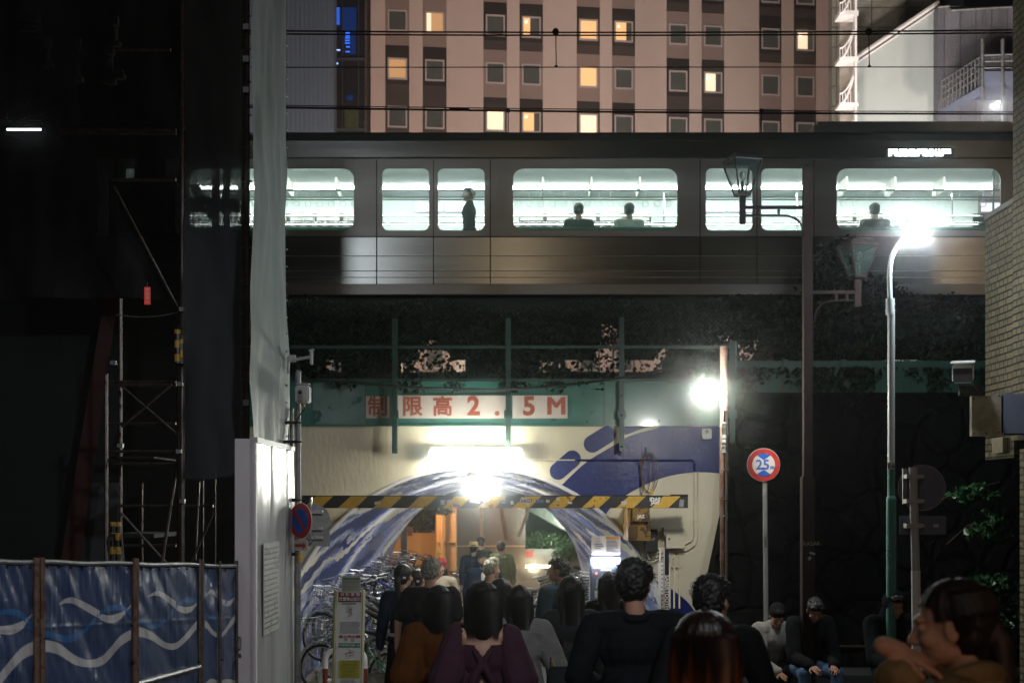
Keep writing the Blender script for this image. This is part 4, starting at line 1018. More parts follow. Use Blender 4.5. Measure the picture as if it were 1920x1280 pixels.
MB().bb(P(962, 1059, 48.0), P(1040, 1064, 48.25)).build('lit_ledge', emit('lit_strip', (1, .88, .66), 2.2), b)
for x in (966, 984): MB().bb(P(x, 1032, 48.27), P(x + 16, 1044, 48.295)).build('red_notice', 'signred', b)
light('POINT', 'ledge_light', P(1000, 1062, 47.2), 60, (1, .8, .5), .15)
thing('street_pole', MB().tube([(P(905, 0, 46).x, 46, 0), (P(905, 0, 46).x, 46, 7)], .09, 10), 'conc', 'upright grey pole beyond the tunnel behind the straw hat', 'pole', (P(905, 0, 46).x, 46, 0), smooth=True)
thing('stay_pole', MB().tube([P(935, 930, 46), P(950, 1012, 46)], .07, 8), 'rustpipe', 'rusty slanting stay pole leaning right beyond the tunnel', 'pole', P(950, 1012, 46), smooth=True)
thing('stay_pole', MB().tube([P(1000, 930, 45.5), P(972, 1006, 45.5)], .06, 8), 'conc', 'pale slanting stay pole leaning left beyond the tunnel', 'pole', P(972, 1006, 45.5), smooth=True)
b = empty('overpass', 'sloping concrete overpass soffit lit greenish white beyond the tunnel', 'overpass', (P(1010, 0, 50).x, 52, 0))
pl_ = [P(930, 925, 52), P(1130, 925, 46), P(1130, 1030, 46), P(1045, 988, 49)]
MB().add([tuple(v) for v in pl_] + [(v.x, v.y, v.z + .5) for v in pl_], [(0, 1, 2, 3), (7, 6, 5, 4), (0, 4, 5, 1), (1, 5, 6, 2), (2, 6, 7, 3), (3, 7, 4, 0)]).build('deck', mat('pale_green_soffit', (.45, .52, .46), .7), b)
MB().bb((P(985, 0, 53).x, 53, 0), (P(1200, 0, 53).x, 54, 6)).build('abutment', mat('abutment', (.07, .09, .08), .8), b)
l = light('SPOT', 'overpass_light', P(1030, 1000, 46.5), 420, (.82, 1, .92), .2, spot=110); aim(l, P(1030, 950, 49.5))
b = empty('signal_post', 'grey post with a pink lamp box beyond the tunnel at left', 'post', (P(758, 0, 36).x, 36, 0))
MB().bb((P(752, 0, 36).x, 35.9, 0), (P(763, 0, 36).x, 36.1, 2.3)).build('post', 'conc', b); MB().bb(P(764, 988, 35.8), P(774, 1004, 36)).build('lamp_box', mat('pink_box', (.5, .2, .15), .5), b)
# ================================================================ LEFT: HOARDING, SCAFFOLD, BARRIER
HX = -2.054
M['hoardend'] = mat('hoarding_end_panel', (.66, .63, .66), .6, var=.06)
zt9 = P(0, 822, 9.7).z
HO = empty('site_hoarding', 'tall white steel site hoarding with a faded notice sheet', 'hoarding', (HX, 10.2, g(10.2)))
MB().bb((P(440, 0, 9.7).x, 9.70, g(9.7)), (HX - .001, 9.76, zt9)).build('end_panel', 'hoardend', HO, bevel=.004)
mb = MB()
edges = [9.70, 10.30, 10.99, 11.42]
for a, b_ in zip(edges, edges[1:]):
    n = 14
    for i in range(n + 1):
        y = a + .006 + (b_ - a - .012) * i / n
        t = i / n; x = HX + (.006 * math.sin(t * 9 + a * 3)) - (.01 if i in (0, n) else 0)
        for j, z in enumerate(np.linspace(g(y) - .02, zt9, 12)): mb.v.append((x + .005 * math.sin(j * 1.1 + a), y, z))
    b0 = len(mb.v) - (n + 1) * 12
    for i in range(n):
        for j in range(11): q = b0 + i * 12 + j; mb.f.append((q, q + 12, q + 13, q + 1))
o = mb.build('side_panel', 'hoard', HO, smooth=True)
MB().bb((HX - .05, 9.7, g(10) - .1), (HX - .02, 11.42, zt9 - .005)).bb((HX - .05, 9.7, zt9 - .03), (HX + .012, 11.42, zt9 + .012)).build('backing', 'hoardgrey', HO)
mb = MB(); nx = HX + .022
mb.bb((HX + .016, 9.90, P(0, 1190, 9.98).z), (nx - .003, 10.56, P(0, 1018, 9.98).z)); mb.build('notice_sheet', mat('faded_notice', (.60, .60, .57), .3, var=.1), HO)
mb = MB(); rg = random.Random(9); zn0, zn1 = P(0, 1190, 9.98).z, P(0, 1018, 9.98).z
z = zn1 - .045
while z > zn0 + .04:
    mb.bb((nx - .0028, 9.92, z - .027), (nx - .001, 10.54, z - .0255))
    y = 9.94
    while y < 10.5:
        w_ = rg.uniform(.015, .05); mb.bb((nx - .0028, y, z - .010), (nx - .001, y + w_, z + .006)); y += w_ + .012
    z -= .043
mb.bb((nx - .0028, 9.905, zn0 - .06), (nx - .001, 9.909, zn1 + .03)); mb.build('faded_print', 'steel_d', HO)
mb = MB(); mb.tube([(P(446, 0, 9.66).x, 9.68, P(0, 1194, 9.66).z), (P(452, 0, 9.62).x, 9.60, P(0, 1194, 9.62).z), (P(452, 0, 9.62).x, 9.60, P(0, 1217, 9.62).z), (P(446, 0, 9.66).x, 9.68, P(0, 1217, 9.66).z)], .008, 6); mb.box(P(450, 1228, 9.69), (.02, .02, .025)); mb.build('handle', 'steel', HO, smooth=True)

# pale tarp on the street side, rising past the frame
def tarp(name, x, y0, y1, z0, z1, m, lab, amp=.02, seed=0, ny=26, nz=70):
    mb = MB()
    for i in range(ny + 1):
        for j in range(nz + 1):
            t, s = i / ny, j / nz; y = y0 + (y1 - y0) * t; z = z0 + (z1 - z0) * s
            w_ = amp * (mn.noise(Vector((y * 2.2 + seed, z * .7, 3))) * 1.6 + .6 * mn.noise(Vector((y * 7 + seed, z * 2.4, 1))))
            sag = .02 * abs(math.sin(z * math.pi / .9)) * (1 - min(1, t * 5))
            mb.v.append((x + w_, y + sag, z))
    for i in range(ny):
        for j in range(nz): q = i * (nz + 1) + j; mb.f.append((q, q + nz + 1, q + nz + 2, q + 1))
    return thing(name, mb, m, lab, 'tarpaulin', (x, (y0 + y1) / 2, z0), smooth=True)
tarp('scaffold_tarp', -2.13, 9.86, 11.42, zt9 - .12, 8.2, 'tarp', 'pale grey green tarpaulin sheathing the scaffold above the white hoarding', .035)
mb = MB()
for k in range(34):
    z = zt9 + .1 + k * .155; mb.ell((-2.09, 11.2, z), .009, n=6, m=4)
thing('tarp_eyelets', mb, 'steel', 'line of small eyelets down the pale tarpaulin edge', 'eyelets', (-2.09, 11.2, 4))
# dark mesh sheet
def sheet(name, px0, px1, y0, y1, d, m, lab, amp, seed, cat='netting'):
    mb = MB(); nx_, nz_ = 30, 80; a, b_ = P(px0, y1, d), P(px1, y0, d)
    for i in range(nx_ + 1):
        for j in range(nz_ + 1):
            x = a.x + (b_.x - a.x) * i / nx_; z = a.z + (b_.z - a.z) * j / nz_
            e = min(i, nx_ - i) / nx_; x2 = x + (.012 * abs(math.sin(z * math.pi / .55)) * (1 if i < nx_ / 2 else -1) if e < .05 else 0)
            mb.v.append((x2, d + amp * (mn.noise(Vector((x * 2 + z * .6, z * .5, seed))) * 1.5 + .5 * mn.noise(Vector((x * 6, z * 2, seed)))), z))
    for i in range(nx_):
        for j in range(nz_): q = i * (nz_ + 1) + j; mb.f.append((q, q + nz_ + 1, q + nz_ + 2, q + 1))
    return thing(name, mb, m, lab, cat, P((px0 + px1) / 2, y1, d), smooth=True)
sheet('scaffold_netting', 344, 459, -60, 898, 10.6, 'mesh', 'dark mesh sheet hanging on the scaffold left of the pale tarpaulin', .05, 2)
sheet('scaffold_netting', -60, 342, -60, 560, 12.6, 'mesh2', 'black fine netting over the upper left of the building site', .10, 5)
SC_ = empty('scaffold', 'dark steel tube scaffold with ladder frames and diagonal braces at the building site', 'scaffold', (P(300, 0, 11).x, 11, g(11)))
def vt(px, y0, y1, d, r=.024, m='pipe'): MB().tube([P(px, y0, d), P(px, y1, d)], r, 8).build('standard', m, SC_, smooth=True)
vt(463, -60, 822, 10.5, .024); vt(455, -60, 822, 10.62, .014); vt(342, -60, 1100, 10.7, .022); vt(335, 610, 1100, 10.9, .02)
vt(226, 560, 1100, 11.4, .018); vt(199, 700, 1100, 11.2, .02); vt(380, 900, 1100, 12.4, .014); vt(403, 880, 1100, 12.2, .012); vt(266, 905, 1100, 12.6, .014)
for py, a, b_ in ((716, 204, 330), (722, 204, 330), (794, 204, 330), (869, 206, 340), (846, 204, 340), (93, 215, 320), (243, 110, 330), (250, 110, 330), (337, 210, 330), (948, 226, 400), (1022, 226, 330)):
    MB().tube([P(a, py, 11.1), P(b_, py, 11.1)], .016, 6).build('ledger', 'pipe', SC_, smooth=True)
for a, b_, c, d in ((214, 350, 340, 590), (228, 724, 330, 812), (228, 800, 322, 720), (303, 1056, 336, 846), (373, 903, 366, 1050), (226, 960, 330, 1075), (352, 1070, 400, 960), (352, 345, 410, 410)):
    MB().tube([P(a, b_, 11.0), P(c, d, 11.0)], .012 if a != 303 else .016, 6).build('brace', 'pipe', SC_, smooth=True)
for py in (859, 1000): MB().bb(P(206, py, 11.0), P(340, py + 3, 11.9)).build('plank', 'darkconc', SC_)
mb = MB()
for py in range(30, 812, 62): mb.tube([P(452, py, 10.52), P(470, py + 1, 10.46)], .006, 5); mb.ell(P(470, py, 10.45), .010, n=6, m=4)
for py in (170, 52, 112, 755): mb.box(P(462, py, 10.46), (.05, .05, .05))
for py in range(40, 900, 67): mb.ell(P(347, py, 10.66), .012, n=6, m=4)
mb.build('eyelet_tie', 'steel_d', SC_)
for px, py in ((342, 634), (342, 580), (336, 846), (342, 939), (338, 720), (226, 835), (213, 680)): MB().box(P(px, py, 10.66), (.045, .05, .035)).build('clamp', 'steel_d', SC_)
for px, y0, y1, dd_ in ((333, 618, 682, 10.6), (340, 636, 682, 10.62), (222, 978, 1056, 11.0), (212, 978, 1056, 11.1)):
    mb = MB(); mb.tube([P(px, y0, dd_), P(px, y1, dd_)], .027, 8); mb.build('warning_sleeve', 'yellow', SC_, smooth=True)
    mb = MB()
    for q in range(y0 + 8, y1, 26): mb.tube([P(px, q, dd_), P(px, min(q + 12, y1), dd_)], .0285, 8)
    mb.build('warning_band', 'black', SC_, smooth=True)
mb = MB(); mb.tube([P(x, y, 11) for x, y in smooth_poly([(218, 590), (260, 594), (300, 592), (336, 585)])], .006, 5); mb.tube([P(x, y, 10.9) for x, y in ((228, 1000), (233, 1056))], .008, 5); mb.build('rope', 'steel_d', SC_)
for px, py in ((210, 680), (214, 681)): MB().box(P(px, py, 10.9), (.02, .02, .03)).build('reflector', 'steel', SC_)
HT_ = empty('hanging_site_tag', 'small red tag with white lettering hanging in the scaffold', 'tag', P(276, 538, 11))
MB().bb(P(270.5, 538, 11.0), P(282, 571, 11.01)).build('tag_plate', emit('faint_glow_red_tag', (.55, .05, .04), .35), HT_); MB().tube([P(276, 528, 11), P(276, 538, 11)], .003, 4).build('string', 'steel_d', HT_)  # unlit tag plate with a faint glow put into its colour
for i, c in enumerate('安全第一'): text(c, .034, face_cam(P(276, 543.5 + i * 7.6, 10.997)), 'white', parent=HT_)
# concrete frame of the building under demolition behind
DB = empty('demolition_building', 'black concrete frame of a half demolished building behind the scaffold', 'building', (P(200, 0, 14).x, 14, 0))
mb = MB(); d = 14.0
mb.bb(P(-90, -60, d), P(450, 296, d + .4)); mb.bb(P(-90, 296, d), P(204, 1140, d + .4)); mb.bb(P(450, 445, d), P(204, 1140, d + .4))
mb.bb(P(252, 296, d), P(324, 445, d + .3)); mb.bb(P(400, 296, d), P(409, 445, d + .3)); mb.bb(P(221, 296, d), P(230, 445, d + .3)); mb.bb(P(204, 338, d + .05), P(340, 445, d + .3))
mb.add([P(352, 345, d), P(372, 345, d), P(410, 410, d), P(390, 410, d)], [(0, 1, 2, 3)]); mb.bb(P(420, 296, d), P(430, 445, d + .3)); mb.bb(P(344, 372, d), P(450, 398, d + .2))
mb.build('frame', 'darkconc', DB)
mb = MB(); mb.add([P(230, 500, 13.2), P(205, 500, 13.2), P(112, 1060, 13.2), P(150, 1060, 13.2)], [(0, 1, 2, 3)]); mb.build('leaning_red_panel', mat('dull_red_panel', (.055, .018, .012), .7, var=.4), DB)
gs_ = mat('dull_grey_sheet', (.05, .055, .06), .6, var=.3)
MB().bb(P(150, 905, 13.4), P(226, 1060, 13.5)).build('grey_sheet', gs_, DB); MB().bb(P(34, 14, 13.6), P(76, 76, 13.7)).build('grey_sheet', gs_, DB)
mb = MB(); rg = random.Random(4)
for px, y0, y1 in ((146, 80, 155), (208, 95, 160), (216, 40, 90), (200, 120, 158), (225, 140, 150), (90, 80, 130)):
    mb.tube([P(px, y0, 13.3), P(px, y1, 13.3)], .03, 8); mb.box(P(px + 2, y1 - 6, 13.25), (.09, .08, .05)); mb.box(P(px, y0, 13.25), (.07, .07, .1))
for a in range(3): mb.bb(P(33, 38 + a * 10, 13.5), P(77, 40 + a * 10, 13.55))
mb.build('pipework', 'conc', DB)
MB().tube([P(13, 243, 12.5), P(77, 243, 12.5)], .012, 6).build('tube_lamp', emit('site_tube', (.9, .95, 1), 2.5), DB)

# blue vinyl barrier
FP = [(-40, 6.2), (73, 6.7), (252, 7.7), (377, 8.9), (412, 9.25), (444, 9.66)]
def fd(px):
    for (a, da), (b_, db) in zip(FP, FP[1:]):
        if px <= b_: t = (px - a) / (b_ - a); return 1 / ((1 - t) / da + t / db)
    return FP[-1][1]
topy = lambda px: 1050 + 8 * (px / 445) + 1.2 * math.sin(px * .05)
def fold(px, py):
    u = px * .045; v = (py - 1060) * .02
    tie = math.cos((px % 44) / 44 * 2 * math.pi) * math.exp(-(py - 1058) / 40) * .006
    diag = .020 * mn.noise(Vector(((px - 80) * .022 + (py - 1060) * -.010, (py - 1060) * .006, 2.2))) + .010 * mn.noise(Vector((u * 1.6 - v, v * .8, .4))) + .004 * mn.noise(Vector((u * 5, v * .6, 7)))
    hz = .006 * math.exp(-((py - (1178 - px * .05 + 2)) / 3.2) ** 2)
    return diag * 2.6 + tie + hz
BR = empty('site_barrier', 'blue vinyl sheet barrier with white wave print on rusty posts', 'barrier', (P(200, 0, 7.5).x, 7.5, g(7.5)))
def cloth_pt(px, py, off=0): return P(px, py, fd(px) - off - fold(px, py))
pan = [(-38, 68), (81, 247), (258, 371), (382, 408), (415, 443)]
for a, b_ in pan:
    nu_, nv_ = max(8, int((b_ - a) / 2)), 110; mb = MB()
    for i in range(nu_ + 1):
        px = a + (b_ - a) * i / nu_
        for j in range(nv_ + 1):
            y0 = topy(px) + 7 + 1.6 * abs(math.sin((px - a) * math.pi / 44)); py = y0 + (1345 - y0) * j / nv_
            mb.v.append(tuple(cloth_pt(px, py)))
    for i in range(nu_):
        for j in range(nv_): q = i * (nv_ + 1) + j; mb.f.append((q, q + nv_ + 1, q + nv_ + 2, q + 1))
    mb.build('vinyl_sheet', 'bluecloth', BR, smooth=True)
def wave(pts, m, name='wave_print'):
    """pts: (px, centre y, half width) along the wave"""
    sm = []
    k = len(pts)
    for i in range(k - 1):
        a, b_, c, d = pts[max(i - 1, 0)], pts[i], pts[i + 1], pts[min(i + 2, k - 1)]
        for j in range(14):
            t = j / 14; sm.append([.5 * (2 * b_[q] + (c[q] - a[q]) * t + (2 * a[q] - 5 * b_[q] + 4 * c[q] - d[q]) * t * t + (3 * b_[q] - a[q] - 3 * c[q] + d[q]) * t ** 3) for q in range(3)])
    sm.append(list(pts[-1]))
    for a, b_ in pan:
        seg = [s for s in sm if a + 1 < s[0] < b_ - 1]
        if len(seg) < 3: continue
        mb = MB()
        for s in seg:
            for q in range(6): mb.v.append(tuple(cloth_pt(s[0], s[1] - s[2] + 2 * s[2] * q / 5, .0035)))
        for i in range(len(seg) - 1):
            for q in range(5): w0 = i * 6 + q; mb.f.append((w0, w0 + 6, w0 + 7, w0 + 1))
        mb.build(name, m, BR, smooth=True)
wave([(-30, 1178, 6), (-5, 1180, 7), (20, 1180, 9), (40, 1172, 8), (52, 1160, 3), (62, 1150, 1)], 'wavewhite')
wave([(-30, 1310, 12), (0, 1272, 12), (40, 1226, 12), (70, 1212, 12), (85, 1210, 11), (110, 1216, 11), (140, 1236, 9), (168, 1243, 7), (195, 1235, 9), (225, 1202, 10), (248, 1188, 9), (262, 1184, 9), (285, 1192, 8), (310, 1209, 6), (330, 1210, 6), (350, 1193, 7), (370, 1170, 8), (386, 1170, 7), (400, 1186, 5), (415, 1190, 4), (430, 1172, 6), (443, 1154, 7)], 'wavewhite')
wave([(111, 1133, 1), (122, 1126, 4), (136, 1125, 6), (152, 1132, 7), (170, 1142, 8), (188, 1152, 7)], 'wavewhite')
wave([(188, 1155, 6), (204, 1160, 7), (222, 1156, 7), (234, 1147, 4), (246, 1134, 1)], 'wavewhite')
wave([(277, 1118, 1), (288, 1113, 3), (298, 1112, 5), (312, 1120, 6), (330, 1134, 7)], 'wavewhite')
wave([(331, 1138, 5), (346, 1143, 6), (358, 1141, 5), (370, 1130, 2)], 'wavewhite')
wave([(388, 1114, 2), (396, 1108, 4), (407, 1116, 5), (418, 1128, 5), (430, 1130, 5), (440, 1120, 3)], 'wavewhite')
wave([(-30, 1150, 8), (5, 1147, 5), (30, 1148, 7), (50, 1160, 7), (66, 1176, 7), (95, 1190, 6), (130, 1197, 7), (160, 1180, 5), (185, 1152, 4), (205, 1140, 5), (230, 1140, 6), (260, 1162, 5), (290, 1173, 5), (312, 1160, 3), (330, 1136, 3), (350, 1124, 5), (368, 1126, 5)], 'waveblue')
wave([(385, 1150, 2), (400, 1158, 3), (415, 1145, 3), (432, 1114, 4), (442, 1118, 3)], 'waveblue')
wave([(386, 1282, 3), (396, 1276, 5), (410, 1280, 5), (428, 1276, 4), (443, 1280, 4)], 'wavewhite')
for px, r_, dy in ((68, .018, -3), (79, .018, -3), (252, .017, -2), (257, .013, -2), (374, .014, 0), (379, .012, 0), (412, .012, 3), (444, .012, 2)):
    d_ = fd(px) - .03; p = P(px, 1048 + dy, d_); b2 = Vector((p.x + .0, d_, g(d_) - .02)); MB().tube([b2, p], r_, 8).build('post', 'rustpipe' if px < 300 else 'pipe', BR, smooth=True)
mb = MB()
for a, b_ in ((-40, 66), (80, 250), (258, 372), (382, 443)): mb.tube([P(px, topy(px) + 2, fd(px) - .012) for px in np.linspace(a, b_, 9)], .014, 8)
mb.build('top_rail', 'steel_d', BR, smooth=True)
MB().tube([P(258, 1281, fd(258) - .04), P(374, 1249, fd(374) - .04)], .016, 8).build('lower_rail', 'steel', BR, smooth=True)
mb = MB()
for a, b_ in pan:
    px = a + 8
    while px < b_:
        c = P(px, topy(px) + 3, fd(px) - .012); mb.tube([c + Vector((0, .018 * math.cos(t), -.01 + .022 * math.sin(t))) for t in np.linspace(0, 6.28, 9)], .003, 4); mb.ell(P(px, topy(px) + 11, fd(px) - .02 - fold(px, 1066)), .007, n=6, m=4); px += 22 if a < 250 else 17
for px, py in ((74, 1197), (83, 1196), (247, 1170), (256, 1171), (250, 1240), (414, 1069), (416, 1235), (375, 1240)): mb.ell(P(px, py, fd(px) - .045), .012, n=8, m=5)
mb.build('eyelet_tie', 'black', BR)

# ================================================================ LEFT SIGNS AND POLES
d_ = 11.25
SPo = empty('sign_pole', 'dull steel pole carrying the round no parking sign beside the white hoarding', 'pole', (P(558, 0, d_).x, d_, g(d_)))
MB().tube([(P(558, 0, d_).x, d_, g(d_)), P(558, 1000, d_)], .031, 12).tube([P(559, 1000, d_), P(559, 700, d_), P(561, 694, d_)], .026, 12).build('pole', 'steel_d', SPo, smooth=True)
MB().tube([P(547, 1000, d_ + .1), P(547, 765, d_ + .1)], .02, 10).tube([P(540, 900, d_ + .2), P(541, 700, d_ + .2)], .012, 8).build('conduit', 'steel_d', SPo, smooth=True)
mb = MB()
for py in (937, 792, 828, 1038): mb.tube([P(558, py, d_) + Vector((.034 * math.cos(t), .034 * math.sin(t), 0)) for t in np.linspace(0, 6.2, 14)], .009, 6); mb.bb(P(524 if py in (792, 828) else 545, py - 3, d_ - .02), P(558, py + 3, d_ + .03))
mb.build('clamp', 'black', SPo, smooth=True)
NP = empty('no_parking_sign', 'round red and blue no parking sign with a red arrow plate below', 'sign', P(564, 976, d_ - .08))
mt = Euler((0, 0, R(-43))).to_matrix(); c0 = P(564, 976, d_ - .10); ax = mt @ Euler((R(90), 0, 0)).to_matrix()
def disc(r0, y_, m, nm, seg=40): MB().lathe([(r0, -.002), (r0, .002)], c0 + ax @ Vector((0, 0, y_)), seg, ax).build(nm, m, NP)
disc(.166, 0, 'white', 'rim'); disc(.160, .004, 'signred', 'ring'); disc(.112, .008, 'signblue', 'face')
q = Matrix.Rotation(R(0), 3, 'X')
MB().box(c0 + ax @ Vector((0, 0, .0125)), (.032, .225, .002), ax @ Matrix.Rotation(R(42), 3, 'Z')).build('slash', 'signred', NP)
c1 = P(563.5, 1022, d_ - .10)
MB().box(c1, (.20, .095, .004), ax).build('arrow_plate', 'signwhite', NP)
mb = MB(); A = ax; mb.box(c1 + A @ Vector((-.012, 0, .004)), (.13, .026, .002), A); mb.add([c1 + A @ Vector((.045, .035, .0052)), c1 + A @ Vector((.045, -.035, .0052)), c1 + A @ Vector((.085, 0, .0052))], [(0, 1, 2)]); mb.build('arrow', 'signred', NP)
MB().tube([P(562, 1036, d_ - .06), P(562, 1053, d_ - .06)], .02, 8).build('bracket', 'yellow', NP)
NB = empty('round_sign_back', 'grey back of a round road sign with a plate behind the no parking sign', 'sign', P(588, 975, 11.8))
A = Euler((R(90), 0, R(14))).to_matrix(); c = P(588, 975, 11.8)
MB().lathe([(.158, -.003), (.158, .003)], c, 40, A).build('disc', 'steel_d', NB); MB().box(P(590, 1009, 11.8), (.29, .15, .006), A).build('plate', 'steel_d', NB)
mb = MB(); 
for z_ in (959, 990, 1007): mb.bb(P(576, z_ - 3, 11.74), P(606, z_ + 3, 11.78))
mb.bb(P(581, 932, 11.7), P(586, 1016, 11.75)); mb.build('bracket', 'steel', NB)
CM = empty('pole_camera_box', 'grey weatherproof camera box clamped to the steel pole below an antenna', 'camera', P(567, 740, 11.1))
MB().bb(P(553, 722, 11.02), P(584, 757, 11.16)).build('housing', 'camwhite', CM, bevel=.012); MB().bb(P(555, 718, 11.05), P(582, 722, 11.15)).build('bracket', 'camwhite', CM)
MB().bb(P(558, 730, 10.99), P(568, 752, 11.02)).build('lens_plate', 'steel_d', CM, bevel=.004); MB().ell(P(563, 735, 10.98), .016).build('lens', 'black', CM)
MB().tube([P(568, 757, 11.1), P(572, 766, 11.08), P(562, 778, 11.1), P(556, 790, 11.15)], .006, 6).build('cable', 'black', CM); MB().tube([P(569, 757, 11.1), P(569, 764, 11.1)], .016, 8).build('gland', 'yellow', CM)
AN = empty('pole_antenna', 'white sensor antenna on a short arm at the top of the steel pole', 'antenna', P(565, 670, 11.2))
MB().tube([P(541, 676, 11.2), P(584, 669, 11.1)], .014, 8).tube([P(541, 700, 11.2), P(541, 668, 11.2)], .012, 8).box(P(548, 672, 11.2), (.06, .05, .06)).build('arm', 'camwhite', AN); MB().cap_(P(584, 658, 11.08), P(584, 681, 11.08), .016, .016).tube([P(579, 657, 11.08), P(589, 655, 11.08)], .009, 6).build('antenna', 'camwhite', AN, smooth=True)

# ================================================================ RIGHT: LAMP POSTS, SIGNS, BRICK BUILDING
d_ = 13.0
LP_ = empty('lantern_post', 'dark red square lantern post with two glass lanterns on brackets', 'lamp post', (P(1514, 0, d_).x, d_, g(d_)))
x_ = P(1514, 0, d_).x
MB().bb((x_ - .046, d_ - .046, g(d_)), (x_ + .046, d_ + .046, P(0, 311, d_).z)).build('post', 'rustdark', LP_, bevel=.004)
MB().bb((x_ - .066, d_ - .066, g(d_)), (x_ + .066, d_ + .066, P(0, 893, d_).z)).build('lower_sleeve', 'rustdark', LP_, bevel=.008)
def lantern(px, pyt, pyb, arm_y, side, bx, pm_, curve):
    m1 = MB(); m1.bb(P(min(px, 1506), arm_y - 3.5, d_ - .015) if side < 0 else P(1522, arm_y - 3.5, d_ - .015), P(1506, arm_y + 3.5, d_ + .015) if side < 0 else P(px, arm_y + 3.5, d_ + .015))
    m1.bb(P(px - 5, pyb, d_ - .02), P(px + 5, pyb + 56, d_ + .02)); m1.tube([P(a, b_, d_) for a, b_ in smooth_poly(curve)], .012, 6)
    for q in bx: m1.bb(P(q - 2, arm_y, d_ - .01), P(q + 2, arm_y + 17, d_ + .01))
    m1.build('bracket', pm_, LP_)
    LN = MB(); wt, wb = .155, .062; zt_, zb_ = P(0, pyt, d_).z, P(0, pyb, d_).z; c = P(px, 0, d_)
    rot = R(14); R2 = lambda x, y: (x * math.cos(rot) - y * math.sin(rot), x * math.sin(rot) + y * math.cos(rot))
    top = [(c.x + R2(a, b_)[0], d_ + R2(a, b_)[1], zt_ - .03) for a, b_ in ((-wt, -wt), (wt, -wt), (wt, wt), (-wt, wt))]
    bot = [(c.x + R2(a, b_)[0], d_ + R2(a, b_)[1], zb_) for a, b_ in ((-wb, -wb), (wb, -wb), (wb, wb), (-wb, wb))]
    for i in range(4): LN.tube([top[i], bot[i]], .011, 5); LN.tube([top[i], top[(i + 1) % 4]], .012, 5); LN.tube([bot[i], bot[(i + 1) % 4]], .012, 5)
    for i in range(4):
        a, b_ = Vector(top[i]), Vector(top[(i + 1) % 4]); e, f = Vector(bot[i]), Vector(bot[(i + 1) % 4])
    LN.box((c.x, d_, zt_ - .01), (wt * 2.05, wt * 2.05, .03), (0, 0, rot)); LN.box((c.x, d_, zt_ + .02), (wt * 1.6, wt * 1.6, .03), (0, 0, rot)); LN.box((c.x, d_, zb_ + .0), (wb * 2.2, wb * 2.2, .03), (0, 0, rot))
    l_ = LN.build('lantern', 'black' if side < 0 else 'rustdark', LP_)
    MB().add(top + bot, [(0, 1, 5, 4), (1, 2, 6, 5), (2, 3, 7, 6), (3, 0, 4, 7)]).build('glass', 'glassdk', l_)
    m2 = MB(); m2.tube([(c.x, d_, zb_), (c.x, d_, zb_ + .14)], .018, 8); m2.build('bulb_holder', 'black', l_)
    MB().ell((c.x, d_, zb_ + .2), (.035, .035, .05)).build('bulb', 'bulb' if side < 0 else 'black', l_, smooth=True)
lantern(1392, 298, 365, 389, -1, (1420, 1460), 'black', [(1506, 445), (1504, 425), (1494, 412), (1478, 405), (1455, 404), (1397, 404)])
lantern(1608, 458, 520, 548, 1, (1568, 1588), 'rustdark', [(1526, 605), (1530, 585), (1542, 570), (1560, 564), (1600, 563)])
text('RASAK', .062, face_cam(P(1522, 1019, d_ - .0672)) @ Matrix.Rotation(R(3), 4, 'Z'), mat('dim_gold', (.22, .18, .09), .5), parent=LP_)
MB().box(P(1523, 1037, d_ - .068), (.06, .002, .022), (0, .3, 0)).box(P(1518, 1046, d_ - .068), (.04, .002, .03), (0, -.9, 0)).build('sticker', 'conc', LP_)
# green / white lamp post
d_ = 12.0
GP = empty('street_lamp', 'white and green street lamp post with a curved neck and blazing lamp head', 'street lamp', (P(1672, 0, d_).x, d_, g(d_)))
xl = P(1671, 0, d_).x
MB().tube([(xl, d_, g(d_)), (xl, d_, P(0, 935, d_).z)], .048, 16).lathe([(.048, -.02), (.05, 0), (.036, .03)], (xl, d_, P(0, 935, d_).z), 16).build('lower_post', 'polegreen', GP, smooth=True)
MB().tube([(xl, d_, P(0, 935, d_).z), (xl, d_, P(0, 868, d_).z)], .036, 16).build('green_section', 'polegreen', GP, smooth=True)
MB().tube([(xl, d_, P(0, 868, d_).z), (xl, d_, P(0, 585, d_).z)], .035, 16).build('white_section', 'polewhite', GP, smooth=True)
MB().tube([P(1669, 590, d_), P(1669, 560, d_)], .042, 16).tube([P(1660, 570, d_), P(1678, 570, d_)], .008, 6).tube([P(1660, 582, d_), P(1678, 582, d_)], .008, 6).build('collar', 'polewhite', GP, smooth=True)
MB().tube([P(x, y, d_) for x, y in smooth_poly([(1669, 565), (1668, 535), (1668, 508), (1672, 482), (1682, 462), (1695, 446), (1704, 437)])], .024, 12).build('neck', 'polewhite', GP, smooth=True)
MB().ell(P(1713, 428, d_), (.11, .05, .05), Euler((0, R(-38), 0)).to_matrix()).build('lamp_head', 'lamp', GP, smooth=True)
MB().bb(P(1664.5, 866, d_ - .038), P(1677.5, 880, d_ - .034)).build('number_plate', 'signwhite', GP)
text('3-6', .055, face_cam(P(1671, 873, d_ - .0385)), 'black', parent=GP, bold=.001)
MB().box(P(1667, 1030, d_ - .049), (.05, .003, .012), (0, -.6, 0)).box(P(1668, 1042, d_ - .049), (.045, .003, .018), (0, -.4, 0)).box(P(1668, 1053, d_ - .049), (.05, .003, .006), (0, .6, 0)).build('sticker', 'conc', GP)
